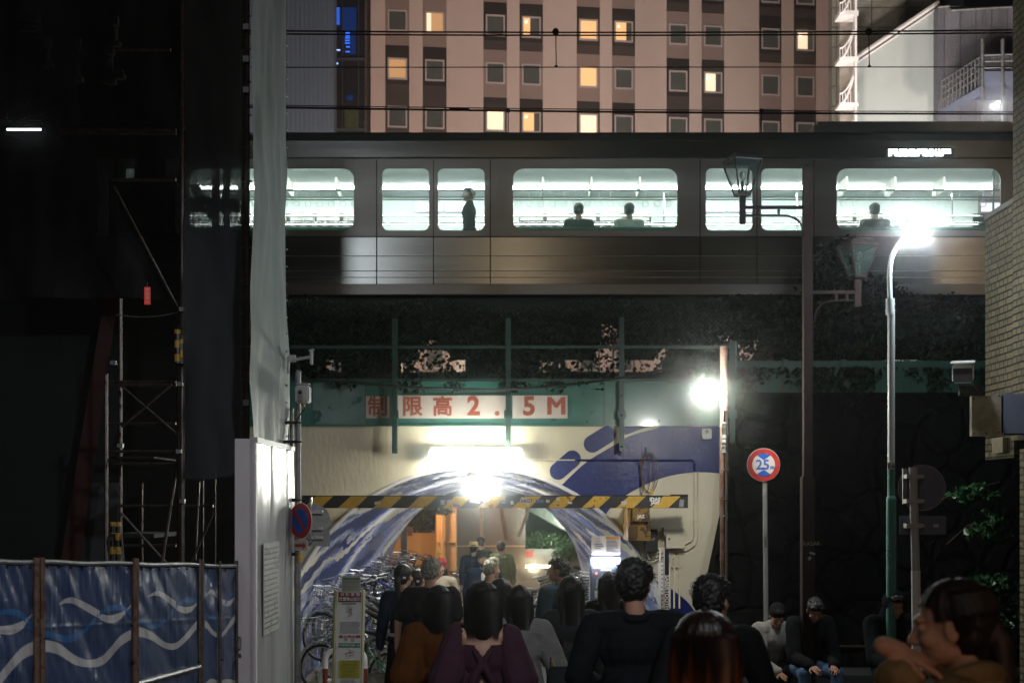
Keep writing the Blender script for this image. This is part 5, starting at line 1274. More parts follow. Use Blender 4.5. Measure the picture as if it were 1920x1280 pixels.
# lamp on the cream wall's pole
d_ = 13.4
WP = empty('street_lamp', 'stickered chrome lamp post with a glaring lamp in front of the navy mural', 'street lamp', (P(1357, 0, d_).x, d_, 0))
MB().tube([P(1354, 1160, d_), P(1354, 742, d_)], .022, 12).build('post', 'rustpipe', WP, smooth=True)
MB().tube([P(1360, 1200, d_ + .06), P(1360, 690, d_ + .06)], .036, 12).build('pole', 'chrome', WP, smooth=True)
MB().tube([P(1358, 770, d_), P(1357, 650, d_ + .05)], .04, 12).build('upper_pole', 'rustpipe', WP, smooth=True)
mb = MB()
for py in (880, 936, 967, 847): mb.tube([P(1357, py, d_ + .03) + Vector((.045 * math.cos(t), .05 * math.sin(t), 0)) for t in np.linspace(0, 6.2, 14)], .006, 5)
mb.build('clamp', 'black', WP); 
MB().tube([P(1354, 745, d_), P(1345, 738, d_ - .1), P(1338, 738, d_ - .15)], .018, 8).build('arm', 'steel_d', WP)
MB().ell(P(1323, 732, d_ - .15), (.13, .07, .05), Euler((0, R(18), 0)).to_matrix()).build('lamp_head', 'lamp', WP, smooth=True)
rg = random.Random(12); mb = MB()
for k in range(9): py = 790 + rg.random() * 70; mb.bb(P(1353, py, d_ - .03), P(1361, py + rg.uniform(4, 14), d_ - .0255))
mb.build('sticker', 'steel_d', WP)
# 2.5 m sign
d_ = 14.0
RS = empty('height_limit_disc', 'round red rimmed 2.5 m height limit sign on a thin grey pole', 'sign', (P(1436, 0, d_).x, d_, g(d_)))
MB().tube([(P(1438, 0, d_).x, d_, g(d_)), P(1434, 880, d_)], .028, 12).build('pole', 'conc', RS, smooth=True)
A = Euler((R(90), 0, 0)).to_matrix(); c = P(1431.5, 871, d_ - .045)
for r_, o_, m_, nm in ((.190, 0, 'signwhite', 'rim'), (.184, .005, 'signred', 'ring'), (.130, .010, 'signwhite', 'face')): MB().lathe([(r_, -.002), (r_, .002)], c + A @ Vector((0, 0, o_)), 48, A).build(nm, m_, RS)
def arrowtri(s):
    pts = [(0, s * .055)] + [(.130 * math.sin(t), s * .130 * math.cos(t)) for t in np.linspace(-.62, .62, 9)]
    return pts
for s in (1, -1): plate([(c.x + a, c.z + b_) for a, b_ in arrowtri(s)], [], c.y - .013, .002, 'arrow', 'signblue', RS)
text('2.5', .155, face_cam((c.x - .012, c.y - .0145, c.z - .004)), 'signblue', parent=RS, bold=.003, space=.8); text('m', .062, face_cam((c.x + .098, c.y - .0145, c.z - .028)), 'signblue', parent=RS, bold=.002)
text('SAWF', .05, face_cam(P(1435, 1015, d_ - .0295)) @ Matrix.Rotation(R(-90), 4, 'Z'), 'black', parent=RS)
# round sign from behind
d_ = 10.2
BS = empty('round_sign_back', 'dark back of a large round road sign and plate on a tilted grey pole', 'sign', (P(1719, 0, d_).x, d_, g(d_)))
A = Euler((R(90), 0, R(-16))).to_matrix(); c = P(1728, 914, d_ + .06)
MB().lathe([(.188, -.004), (.188, .004)], c, 48, A).build('disc', 'boxgrey', BS); MB().lathe([(.190, -.003), (.190, .003), (.184, .003), (.184, -.003)], c, 48, A, cap=False).build('rim', 'steel', BS)
MB().box(P(1730, 984, d_ + .06), (.375, .006, .155), (0, 0, R(-10))).build('plate', 'boxgrey', BS, bevel=.0)
MB().tube([P(1717, 1070, d_), P(1712, 880, d_), P(1712, 876, d_)], [.034, .034, .036], 14).build('pole', 'camwhite', BS, smooth=True)
MB().tube([(P(1721, 0, d_).x, d_, g(d_)), P(1717, 1069, d_)], .037, 14).build('white_sleeve', 'white', BS, smooth=True)
mb = MB()
for py in (893, 939, 985): mb.bb(P(1700, py - 4, d_ - .04), P(1722, py + 4, d_ + .05)); mb.bb(P(1724, py - 3, d_ + .03), P(1732, py + 3, d_ + .05)); mb.bb(P(1750, py - 3, d_ + .035), P(1759, py + 3, d_ + .055))
mb.build('sign_bracket', 'camwhite', BS); mb = MB(); mb.bb(P(1693, 878, d_ + .05), P(1699, 945, d_ + .07)); mb.build('rail', 'steel_d', BS)
# brick building
BB = empty('brick_building', 'yellow grey brick building corner at the right edge of the street', 'building', (5.4, 12, 0))
xw = 5.36; mb = MB(); mb.bb((xw, 13.2, P(0, 862, 14).z), (xw + 3, 14.0, P(0, 412, 14).z)); mb.build('parapet_wall', 'brick', BB)
mb = MB(); mb.bb((xw - .03, 4, P(0, 826, 13).z), (xw + 3, 13.15, 11)); mb.build('wall', 'brick', BB)
mb = MB(); mb.bb((xw - .01, 13.2, P(0, 412, 14).z), (xw + 3, 14.02, P(0, 412, 14).z + .05)); mb.build('coping', 'conc', BB)
mb = MB(); mb.bb(P(1860, 822, 13.6), P(1960, 848, 13.3)); mb.build('soldier_course', tile_mat('soldier_brick', (.27, .24, .16), (.02, .02, .02), .07, .6, .006, .6, 'x', 0), BB)
mb = MB(); mb.bb((P(1912, 0, 12.6).x, 5, g(12)), (P(1912, 0, 12.6).x + 3, 12.6, P(0, 842, 12.6).z)); mb.build('lower_wall', 'brick', BB)
MB().bb(P(1822, 742, 12.6), P(1877, 818, 12.66)).build('steel_end_plate', 'galv_box', BB); mb = MB(); mb.bb((P(1836, 0, 12.6).x, 12.661, P(0, 814, 12.6).z), (P(1876, 0, 12.6).x, 12.75, P(0, 742, 12.6).z)); mb.bb(P(1877.5, 738, 12.6), (P(1960, 0, 12.6).x, 12.9, P(0, 812, 12.6).z)); mb.build('canopy_beam', 'boxgrey', BB)
mb = MB()
for px, py in ((1826, 747), (1849, 744), (1873, 741), (1826, 812), (1849, 812), (1873, 810)): mb.ell(P(px, py, 12.6), .01, n=6, m=4)
mb.build('bolt', 'black', BB)
CV = empty('security_camera', 'white box security camera on an arm above the canopy beam', 'camera', P(1808, 705, 12.4))
A = Euler((R(8), 0, R(-22))).to_matrix(); c = P(1806, 698, 12.6)
MB().box(c, (.20, .42, .20), A).build('housing', 'camwhite', CV, bevel=.02); MB().box(c + A @ Vector((0, -.215, -.02)), (.18, .01, .14), A).build('front_glass', 'black', CV); MB().box(c + A @ Vector((0, -.02, .108)), (.23, .48, .012), A).build('sun_shield', 'camwhite', CV)
mb = MB(); mb.tube([P(1796, 722, 12.5), P(1800, 732, 12.5), P(1836, 745, 12.7)], .015, 6); mb.bb(P(1800, 722, 12.55), P(1840, 742, 12.6)); mb.tube([P(1822, 720, 12.4), P(1842, 738, 12.6)], .01, 6); mb.build('bracket', 'trainroof', CV)

# ticket machine
d_ = 14.8
TM = empty('payment_machine', 'dark bicycle parking payment machine with a glowing strip and notice board', 'payment machine', (P(1136, 0, d_).x, d_, g(d_)))
a, b_ = P(1107, 1042, d_), P(1165, 0, d_)
MB().bb((a.x, d_, g(d_)), (b_.x, d_ + .28, a.z)).build('cabinet', 'boxgrey', TM, bevel=.012)
MB().bb(P(1111, 1047.5, d_ - .012), P(1161, 1056, d_ - .001)).build('light_strip', emit('machine_light', (.86, .92, 1), 22), TM)
light('AREA', 'machine_light', P(1136, 1052, d_ - .05), 5, (.8, .88, 1), .35, (R(90), 0, 0), .06)
MB().bb(P(1113, 1062, d_ - .006), P(1134, 1066, d_ - .001)).bb(P(1126, 1067, d_ - .006), P(1146, 1070, d_ - .001)).bb(P(1115, 1107, d_ - .01), P(1127, 1120, d_ - .001)).build('label', 'camwhite', TM)
MB().ell(P(1118, 1074, d_ - .006), .012).build('red_light', emit('red_led', (1, .08, .04), 9), TM)
mb = MB()
for i in range(3):
    for j in range(4): mb.box(P(1119 + i * 3, 1088 + j * 3, d_ - .004), (.014, .006, .013))
mb.build('keypad', 'camwhite', TM); MB().box(P(1118.5, 1100, d_ - .004), (.014, .006, .01)).build('green_key', emit('green_key', (.1, .8, .3), .6), TM); MB().box(P(1125, 1100, d_ - .004), (.014, .006, .01)).build('orange_key', emit('orange_key', (1, .4, .1), .6), TM)
MB().bb(P(1109, 1004.5, d_ - .005), P(1163, 1040, d_ + .01)).build('notice_board', 'signwhite', TM); MB().bb(P(1136, 1005.5, d_ - .008), P(1161.5, 1010, d_ - .0055)).build('orange_header', mat('orange_print', (.6, .25, .05), .5), TM)
mb = MB(); rg = random.Random(5)
for k in range(9):
    z_ = 1013 + k * 2.6; mb.bb(P(1137, z_, d_ - .008), P(1137 + rg.uniform(12, 23), z_ + .8, d_ - .0055))
for z_, w_ in ((1019, 14), (1023, 17), (1027, 12)): mb.bb(P(1115, z_, d_ - .008), P(1115 + w_, z_ + 1.4, d_ - .0055))
mb.tube([P(1122, 1011.5, d_ - .006) + Vector((.022 * math.cos(t), 0, .022 * math.sin(t))) for t in np.linspace(0, 6, 14)], .002, 4); mb.build('print', 'boxgrey', TM)
# tall narrow banner sign
d_ = 13.9
VS = empty('tall_narrow_sign', 'tall narrow white and navy upright sign right of the arch', 'sign', (P(1247, 0, d_).x, d_, g(d_)))
x0_, x1_ = P(1238, 0, d_).x, P(1246.5, 0, d_).x; zt_ = P(0, 1027, d_).z
MB().bb((x0_, d_, g(d_)), (x1_, d_ + .09, zt_)).build('white_face', 'signwhite', VS); MB().bb((x1_ + .001, d_, g(d_)), (P(1254, 0, d_).x, d_ + .09, zt_ - .01)).build('navy_edge', mat('sign_navy', (.01, .018, .04), .4), VS)
MB().bb((P(1234, 0, d_).x, d_ - .006, P(0, 1113, d_).z), (x1_ - .02, d_ - .001, P(0, 1054, d_).z)).build('paper_notice', 'white', VS)
text('SABERTOOTH', .062, face_cam(P(1250.3, 1110, d_ - .002)) @ Matrix.Rotation(R(-90), 4, 'Z'), 'white', parent=VS, bold=.002)
mb = MB(); 
for k in range(14): z_ = 1035 + k * 8; mb.bb(P(1240, z_, d_ - .008), P(1240 + rg.uniform(2, 5), z_ + 2, d_ - .0065))
mb.build('print', 'boxgrey', VS)

# notice board and U guard
d_ = 13.4
IB = empty('notice_stand', 'narrow cream framed bicycle removal notice board standing before the bikes', 'notice board', (P(655, 0, d_).x, d_, g(d_)))
def Q(px, py, dy=0):                                  # board leans a touch
    return P(px + (py - 1180) * -.022, py, d_ + dy)
W_ = lambda a, b_, c, d, dy, nm, m: MB().add([Q(a, d, -dy), Q(b_, d, -dy), Q(b_, c, -dy), Q(a, c, -dy), Q(a, d, -dy + .006), Q(b_, d, -dy + .006), Q(b_, c, -dy + .006), Q(a, c, -dy + .006)], [(0, 1, 2, 3), (7, 6, 5, 4), (0, 4, 5, 1), (1, 5, 6, 2), (2, 6, 7, 3), (3, 7, 4, 0)]).build(nm, m, IB)
for a in (628, 680): MB().tube([Q(a, 1340), Q(a, 1106)], .022, 4).build('frame_post', mat('cream_frame', (.50, .47, .28), .5, var=.15), IB)
W_(631, 678, 1106, 1330, .014, 'board', 'white'); W_(633, 676, 1109, 1128, .022, 'red_header', mat('maroon_print', (.20, .025, .025), .5)); W_(639, 674, 1079, 1111, .030, 'top_notice', mat('pale_green_notice', (.42, .43, .34), .5))
W_(641, 672, 1083, 1085.5, .038, 'green_header', 'teal'); W_(636, 676, 1190, 1195, .022, 'red_band', 'signred'); W_(635, 676, 1205, 1213, .022, 'green_band', mat('green_print', (.03, .22, .08), .5))
W_(636, 676, 1237, 1271, .022, 'yellow_panel', mat('yellow_print', (.50, .46, .05), .5))
W_(640, 666, 1130, 1132, .022, 'green_band', 'teal')
def tq(s, py, size, m, px=655, **k): text(s, size, face_cam(Q(px, py, -.0235)) @ Matrix.Rotation(R(-1.2), 4, 'Z'), m, parent=IB, **k)
tq('自 転 車 等', 1113.8, .044, 'white', bold=.0008); tq('放置禁止区域', 1122.8, .040, 'white', bold=.0008); tq('撤去した日', 1192.4, .030, 'white', bold=.0004); tq('月   日', 1199.5, .040, 'black'); tq('撤去自転車等の返還・処分', 1209, .0215, 'white', bold=.0003)
rg = random.Random(8); mb = MB()
def dash(px, py, w_, h_=.9, dy=.0225): mb.add([Q(px, py + h_, -dy), Q(px + w_, py + h_, -dy), Q(px + w_, py, -dy), Q(px, py, -dy)], [(0, 1, 2, 3)])
for k in range(11):
    x = 637
    while x < 672: w_ = rg.uniform(1, 4); dash(x, 1165 + k * 2.1, w_, .8); x += w_ + .8
for k in range(12):
    x = 640 + rg.choice((0, 2, 4))
    while x < 664 + rg.random() * 9: w_ = rg.uniform(1, 3.5); dash(x, 1239 + k * 2.6, w_, .9, .0285); x += w_ + .8
for k in range(8):
    x = 641
    while x < 671: w_ = rg.uniform(1, 3); dash(x, 1088 + k * 2.5, w_, .6, .0385); x += w_ + .7
for k in range(4):
    x = 640
    while x < 668: w_ = rg.uniform(1, 4); dash(x, 1273.5 + k * 2.6, w_, 1, .0225); x += w_ + .9
mb.build('fine_print', 'black', IB)
mb = MB()
for k in range(34):
    a = rg.uniform(0, 6.28); c_ = Q(654 + rg.gauss(0, 3.4), 1147 + rg.gauss(0, 6), -.0225); v = Vector((math.cos(a), 0, math.sin(a))) * rg.uniform(.01, .03); mb.tube([c_ - v, c_ + v], .0012, 3)
for k in range(26):
    a = rg.choice((.3, 1.9, .4, 2.0)); c_ = Q(655 + rg.gauss(0, 5), 1226 + rg.gauss(0, 4), -.0225); v = Vector((math.cos(a), 0, math.sin(a))) * rg.uniform(.015, .04); mb.tube([c_ - v, c_ + v], .0008, 3)
mb.build('map_print', mat('map_ink', (.10, .03, .03), .6), IB)
d_ = 13.55
UG = empty('u_guard_rail', 'white and red U shaped guard rail behind the notice board', 'guard rail', (P(648, 0, d_).x, d_, g(d_)))
xa, xb = P(610, 0, d_).x, P(684, 0, d_).x; za = P(0, 1219, d_).z; r_ = .10; zr = P(0, 1252, d_).z
path = [(xa, d_, zr), (xa, d_, za - r_)] + [(xa + r_ - r_ * math.cos(t), d_, za - r_ + r_ * math.sin(t)) for t in np.linspace(.2, math.pi / 2, 6)] + [(xb - r_ + r_ * math.sin(t), d_, za - r_ + r_ * math.cos(t)) for t in np.linspace(0, math.pi / 2, 6)] + [(xb, d_, zr)]
MB().tube(path, .030, 12).build('white_hoop', 'white', UG, smooth=True)
MB().tube([(xa, d_, zr), (xa, d_, g(d_) - .02)], .031, 12).tube([(xb, d_, zr), (xb, d_, g(d_) - .02)], .031, 12).build('red_leg', mat('dark_red_band', (.20, .03, .02), .5), UG, smooth=True)
MB().tube([(xa, d_, P(0, 1275, d_).z), (xb, d_, P(0, 1275, d_).z)], .022, 10).build('crossbar', 'white', UG, smooth=True)

# ================================================================ BICYCLES
def make_bike(name, label, frame_m, basket=True, wheel_r=.33, rim='steel', fender=True, city=True, basket_m='black', rear_basket=False, saddle='black'):
    r = empty(name, label, 'bicycle', group='bicycles parked in the tunnel')
    wx = .53 if wheel_r > .3 else .44; wr = wheel_r
    A = Euler((R(90), 0, 0)).to_matrix()
    for s in (1, -1):
        c = Vector((s * wx, 0, wr))
        t = MB().tube([c + Vector((wr * math.cos(a) * .955, 0, wr * math.sin(a) * .955)) for a in np.linspace(0, 2 * math.pi, 33)[:-1]], wr * .045 + .004, 6, closed=True).build('wheel', 'blackm', r, smooth=True, local=True)
        MB().tube([c + Vector((wr * .88 * math.cos(a), 0, wr * .88 * math.sin(a))) for a in np.linspace(0, 2 * math.pi, 33)[:-1]], .010, 5, closed=True).build('rim', rim, t, smooth=True, local=True)
        sp = MB()
        for k in range(20):
            a = 2 * math.pi * k / 20; sp.tube([c + Vector((0, .02 * (-1) ** k, 0)), c + Vector((wr * .88 * math.cos(a), 0, wr * .88 * math.sin(a)))], .0016, 3, cap=False)
        sp.tube([c - Vector((0, .05, 0)), c + Vector((0, .05, 0))], .018, 8); sp.build('spokes', 'steel', t, local=True)
        if fender:
            MB().tube([c + Vector(((wr + .03) * math.cos(a), 0, (wr + .03) * math.sin(a))) for a in (np.linspace(.5, 2.6, 14) if s < 0 else np.linspace(.2, 2.2, 12))], .016, 6).build('mudguard', rim if city else 'black', r, smooth=True, local=True)
    bb_ = Vector((-.07, 0, .29)); sx_ = Vector((-.17, 0, .72)); hd = Vector((.36, 0, .80)); hl = Vector((.385, 0, .66)); ra = Vector((-wx, 0, wr)); fa = Vector((wx, 0, wr))
    f = MB().tube([bb_, sx_], .016, 8).tube([hd + Vector((-.005, 0, .03)), hl], .02, 8)
    if city: f.tube([bb_, bb_ + Vector((.2, 0, .05)), hl], .021, 8); f.tube([sx_ - Vector((-.02, 0, .25)), bb_ + Vector((.2, 0, .17)), hl + Vector((-.01, 0, .06))], .016, 8)
    else: f.tube([bb_, hl], .022, 8); f.tube([sx_, hd], .018, 8)
    for s in (-1, 1): f.tube([bb_, ra + Vector((0, s * .055, 0))], .010, 6); f.tube([sx_ - Vector((0, 0, .05)), ra + Vector((0, s * .055, 0))], .009, 6)
    f.build('frame', frame_m, r, smooth=True, local=True)
    fk = MB()
    for s in (-1, 1): fk.tube([hl, hl + Vector((.02, s * .05, -.05)), fa + Vector((0, s * .055, 0))], .011, 6)
    fk.build('fork', frame_m if not city else 'steel', r, smooth=True, local=True)
    hb = MB().tube([hd, hd + Vector((-.02, 0, .16))], .013, 8)
    hz_ = .98 if city else .95
    if city: hb.tube([(.12, -.27, hz_ + .03), (.28, -.25, hz_ + .03), (.36, -.12, hz_ - .01), (.34, 0, hz_ - .02), (.36, .12, hz_ - .01), (.28, .25, hz_ + .03), (.12, .27, hz_ + .03)], .011, 8)
    else: hb.tube([(.33, -.29, hz_), (.35, 0, hz_), (.33, .29, hz_)], .012, 8)
    hb.build('handlebar', 'steel', r, smooth=True, local=True)
    gr = MB()
    for s in (-1, 1):
        if city: gr.tube([(.11, s * .27, hz_ + .03), (.22, s * .262, hz_ + .03)], .017, 8)
        else: gr.tube([(.33, s * .29, hz_), (.335, s * .19, hz_)], .017, 8)
        gr.tube([(.28, s * .24, hz_ + .01), (.26, s * .14, hz_ - .0), (.34, s * .1, hz_ - .02)], .006, 5); gr.box((.24, s * .2, hz_ + .045), (.02, .02, .03))
    gr.tube([(.32, .1, hz_), (.45, .05, .9), (.42, .03, .7)], .004, 4)
    gr.build('grip', 'black', r, smooth=True, local=True)
    MB().tube([sx_, sx_ + Vector((-.03, 0, .14))], .012, 8).build('seat_post', 'steel', r, smooth=True, local=True)
    sd = MB(); sd.cap_((-.30, 0, .885), (-.02, 0, .90), .075 if city else .06, .022); me_ = sd
    so = sd.build('saddle', saddle, r, smooth=True, local=True)
    for v in so.data.vertices: v.co.z = .885 + (v.co.z - .885) * (.45 if v.co.z > .885 else .7)
    ck = MB().tube([bb_ - Vector((0, .07, 0)), bb_ + Vector((0, .07, 0))], .014, 8)
    ck.tube([bb_ + Vector((0, .07, 0)), bb_ + Vector((.12, .075, -.11))], .009, 6); ck.tube([bb_ - Vector((0, .07, 0)), bb_ - Vector((.12, .075, -.11))], .009, 6)
    ck.lathe([(.03, -.004), (.085, -.004), (.085, .004), (.03, .004)], bb_ + Vector((0, .05, 0)), 20, A); ck.build('crank', 'steel', r, smooth=True, local=True)
    MB().box(bb_ + Vector((.12, .12, -.11)), (.09, .09, .022)).box(bb_ - Vector((.12, .12, .11 - .22)), (.09, .09, .022)).build('pedal', 'black', r, local=True)
    if city:
        MB().add([(-.62, .062, .27), (-.62, .062, .38), (.0, .062, .37), (.0, .062, .22), (-.62, .072, .27), (-.62, .072, .38), (.0, .072, .37), (.0, .072, .22)], [(0, 1, 2, 3), (7, 6, 5, 4), (0, 4, 5, 1), (1, 5, 6, 2), (2, 6, 7, 3), (3, 7, 4, 0)]).build('chain_guard', rim, r, local=True)
        rk = MB()
        for s in (-1, 1): rk.tube([(-.2, s * .05, .72), (-.75, s * .06, .72), (-.75, 0, .72)], .007, 5); rk.tube([(-.6, s * .06, .72), ra + Vector((0, s * .06, 0))], .006, 5)
        for k in range(4): rk.tube([(-.3 - k * .12, -.06, .72), (-.3 - k * .12, .06, .72)], .005, 5)
        rk.build('rear_rack', rim, r, smooth=True, local=True)
    def bask(cx, cz, nm, m):
        b = MB(); lx, ly, h_ = .15, .19, .24
        for k in range(5):
            z_ = cz + h_ * k / 4; s_ = .8 + .2 * k / 4
            b.tube([(cx - lx * s_, -ly * s_, z_), (cx + lx * s_, -ly * s_, z_), (cx + lx * s_, ly * s_, z_), (cx - lx * s_, ly * s_, z_)], .004 if k < 4 else .008, 4, closed=True)
        for k in range(7):
            t = -1 + 2 * k / 6
            for s in (-1, 1): b.tube([(cx + s * lx * .8, ly * .8 * t, cz), (cx + s * lx, ly * t, cz + h_)], .003, 4); b.tube([(cx + lx * .8 * t, s * ly * .8, cz), (cx + lx * t, s * ly, cz + h_)], .003, 4)
            b.tube([(cx - lx * .8, ly * .8 * t, cz), (cx + lx * .8, ly * .8 * t, cz)], .003, 4)
        b.build(nm, m, r, local=True)
    if basket: bask(.60, .74, 'basket', basket_m)
    if rear_basket: bask(-.55, .74, 'rear_basket', basket_m)
    MB().cap_((.62, 0, .66), (.67, 0, .66), .028, .034).build('headlamp', 'steel', r, smooth=True, local=True)
    MB().box((-.80 if city else -.5, 0, .60), (.02, .05, .035)).build('rear_reflector', 'signred', r, local=True)
    MB().tube([ra + Vector((0, .07, 0)), (-.48, .16, .0)], .008, 6).build('kickstand', 'steel', r, local=True)
    return r
M['bk_green'] = mat('green_bike_paint', (.03, .17, .12), .3, var=.1); M['bk_blue'] = mat('light_blue_bike_paint', (.06, .28, .50), .3, var=.1); M['bk_navy'] = mat('royal_blue_bike_paint', (.015, .05, .30), .3, var=.1)
M['bk_white'] = mat('white_bike_paint', (.55, .55, .52), .3, var=.1); M['bk_red'] = mat('red_bike_paint', (.35, .04, .03), .3, var=.1)
protos = {'green': make_bike('city_bicycle', '', 'bk_green', basket_m='steel_d'), 'black': make_bike('city_bicycle', '', 'black', rim='steel'), 'silver': make_bike('city_bicycle', '', 'steel', basket_m='steel', saddle='rustdark'),
          'royal blue': make_bike('road_bicycle', '', 'bk_navy', basket=False, fender=False, city=False, rim='black'), 'white': make_bike('city_bicycle', '', 'bk_white', basket_m='steel', wheel_r=.26), 'light blue': make_bike('road_bicycle', '', 'bk_blue', basket=False, city=False, rim='steel'),
          'matt black': make_bike('road_bicycle', '', 'black', basket=False, fender=False, city=False, rim='steel', saddle='camwhite')}
used = set()
def put(kind, x, y, yaw, label, tilt=0, lean=0, z=None, group='bicycles parked in the tunnel'):
    o = protos[kind] if kind not in used else copy_tree(protos[kind]); used.add(kind)
    o.location = (x, y, g(y) + .02 if z is None else z); o.rotation_euler = (R(lean), R(-tilt), R(yaw)); o['label'] = label; o['group'] = group
    return o
ordn = ['first', 'second', 'third', 'fourth', 'fifth', 'sixth', 'seventh', 'eighth', 'ninth', 'tenth', 'eleventh', 'twelfth', 'thirteenth', 'fourteenth', 'fifteenth', 'sixteenth', 'seventeenth', 'eighteenth', 'nineteenth', 'twentieth', 'twenty-first', 'twenty-second', 'twenty-third', 'twenty-fourth', 'twenty-fifth', 'twenty-sixth']
kinds = ['green', 'silver', 'black', 'royal blue', 'silver', 'white', 'matt black', 'silver', 'green', 'silver', 'white', 'black', 'silver', 'royal blue', 'black', 'silver', 'matt black', 'light blue', 'silver', 'black', 'light blue', 'white', 'black', 'silver', 'light blue', 'black']
rg = random.Random(21); y = 15.9
for i, k in enumerate(kinds):
    raised = i % 2
    x = (-2.28 if raised else -2.05) - .004 * i + rg.uniform(-.08, .08)
    put(k, x, y, 152 + rg.uniform(-7, 7), '%s %s, %s from the street along the left tunnel wall' % (k, 'bicycle with basket' if protos[k].name.startswith('city') else 'bicycle without basket', ordn[i]), tilt=15 if raised else 3, lean=rg.uniform(-8, 8), z=.30 if raised else .03)
    y += .50 if i < 16 else .62
for i, (k, x, y, yaw, lab) in enumerate([('black', 1.35, 18.6, 40, 'black bicycle nearest the payment machine along the right tunnel wall'), ('silver', 1.3, 19.4, 45, 'silver bicycle just past the payment machine at the right wall'), ('white', 1.2, 20.3, 42, 'white small wheeled bicycle third along the right tunnel wall'), ('matt black', 1.2, 21.2, 48, 'black bicycle with pale saddle fourth along the right tunnel wall'),
        ('silver', 1.1, 22.1, 42, 'silver bicycle fifth along the right tunnel wall'), ('black', 1.0, 23.0, 46, 'black bicycle sixth along the right tunnel wall'), ('green', 1.0, 23.9, 40, 'green bicycle seventh along the right tunnel wall'), ('silver', .95, 24.8, 44, 'silver bicycle eighth along the right tunnel wall'), ('white', .9, 25.8, 44, 'white bicycle ninth along the right tunnel wall'),
        ('matt black', .75, 27.2, 20, 'black road bicycle standing sideways with its wheel in the open road'), ('black', .5, 20.5, 62, 'black basket bicycle jutting out beside the man with glasses'), ('black', .75, 26.5, 44, 'dark bicycle tenth along the right tunnel wall')]):
    put(k, x, y, yaw, lab, tilt=6 if i % 2 else 2, lean=rg.uniform(-6, 6), z=.10 if i % 2 else .02, group='bicycles parked on the right of the tunnel')
b = put('black', -1.28, 27.0, 80, 'black cargo bicycle with high rear basket near the orange pillar', group='bicycles parked in the tunnel')
thing('bag', MB().bb(P(820, 1033, 25.6), P(828, 1048, 25.7)), 'yellowrail', 'upright yellow bag on the cargo bicycle near the orange pillar', 'bag', P(824, 1048, 25.65), bevel=.02)
mb = MB(); mb.tube([(-2.55, 15.7, .40), (-2.85, 31.5, .40)], .03, 8); mb.tube([(-1.95, 15.7, .27), (-2.2, 31.5, .27)], .025, 8)
for k in range(12):
    for x_ in (-2.55, -1.95): mb.tube([(x_ - .018 * k, 15.8 + k * 1.3, .4), (x_ - .018 * k, 15.8 + k * 1.3, 0)], .018, 6)
mb; mb.tube([(-1.6, 15.7, .03), (-1.9, 31.5, .03)], .025, 8)
thing('bicycle_rack', mb, 'steel_d', 'long low steel rack rails under the bicycles along the left tunnel wall', 'bicycle rack', (-2.2, 16, 0), smooth=True)
# ================================================================ PEOPLE
V = Vector
def hand(mb, wrist, dr, up, s, side, curl=.55):
    """palm and five fingers; dr = finger direction, up = back of the hand"""
    dr = V(dr).normalized(); up = (V(up) - dr * V(up).dot(dr)).normalized(); lt = dr.cross(up) * side      # lt points to the thumb side
    w = V(wrist)
    mt = Matrix((lt, dr, up)).transposed()
    mb.ell(w + dr * .045 * s, (.040 * s, .056 * s, .017 * s), mt, 12, 8)
    mb.cap_(w - dr * .03 * s, w + dr * .02 * s, .026 * s, .026 * s)
    for k, (o, L) in enumerate(((.028, .068), (.010, .078), (-.009, .073), (-.027, .056))):
        a = w + dr * .085 * s + lt * o * 1.08 * s; c1 = curl * (.55 + .22 * k)
        b = a + (dr * math.cos(c1) - up * math.sin(c1) + lt * o * 4.5).normalized() * L * .55 * s; c2 = c1 * 2.1
        c = b + (dr * math.cos(c2) - up * math.sin(c2)) * L * .5 * s
        mb.cap_(a - dr * .02 * s, b, .0088 * s, .0078 * s, 8); mb.cap_(b, c, .0076 * s, .0062 * s, 8)
    a = w + dr * .02 * s + lt * .030 * s; b = a + (dr * .7 + lt * .6 - up * .25).normalized() * .042 * s; c = b + (dr * .9 + lt * .05 - up * .4).normalized() * .030 * s
    mb.cap_(a - lt * .012 * s, b, .013 * s, .010 * s, 8); mb.cap_(b, c, .010 * s, .008 * s, 8)

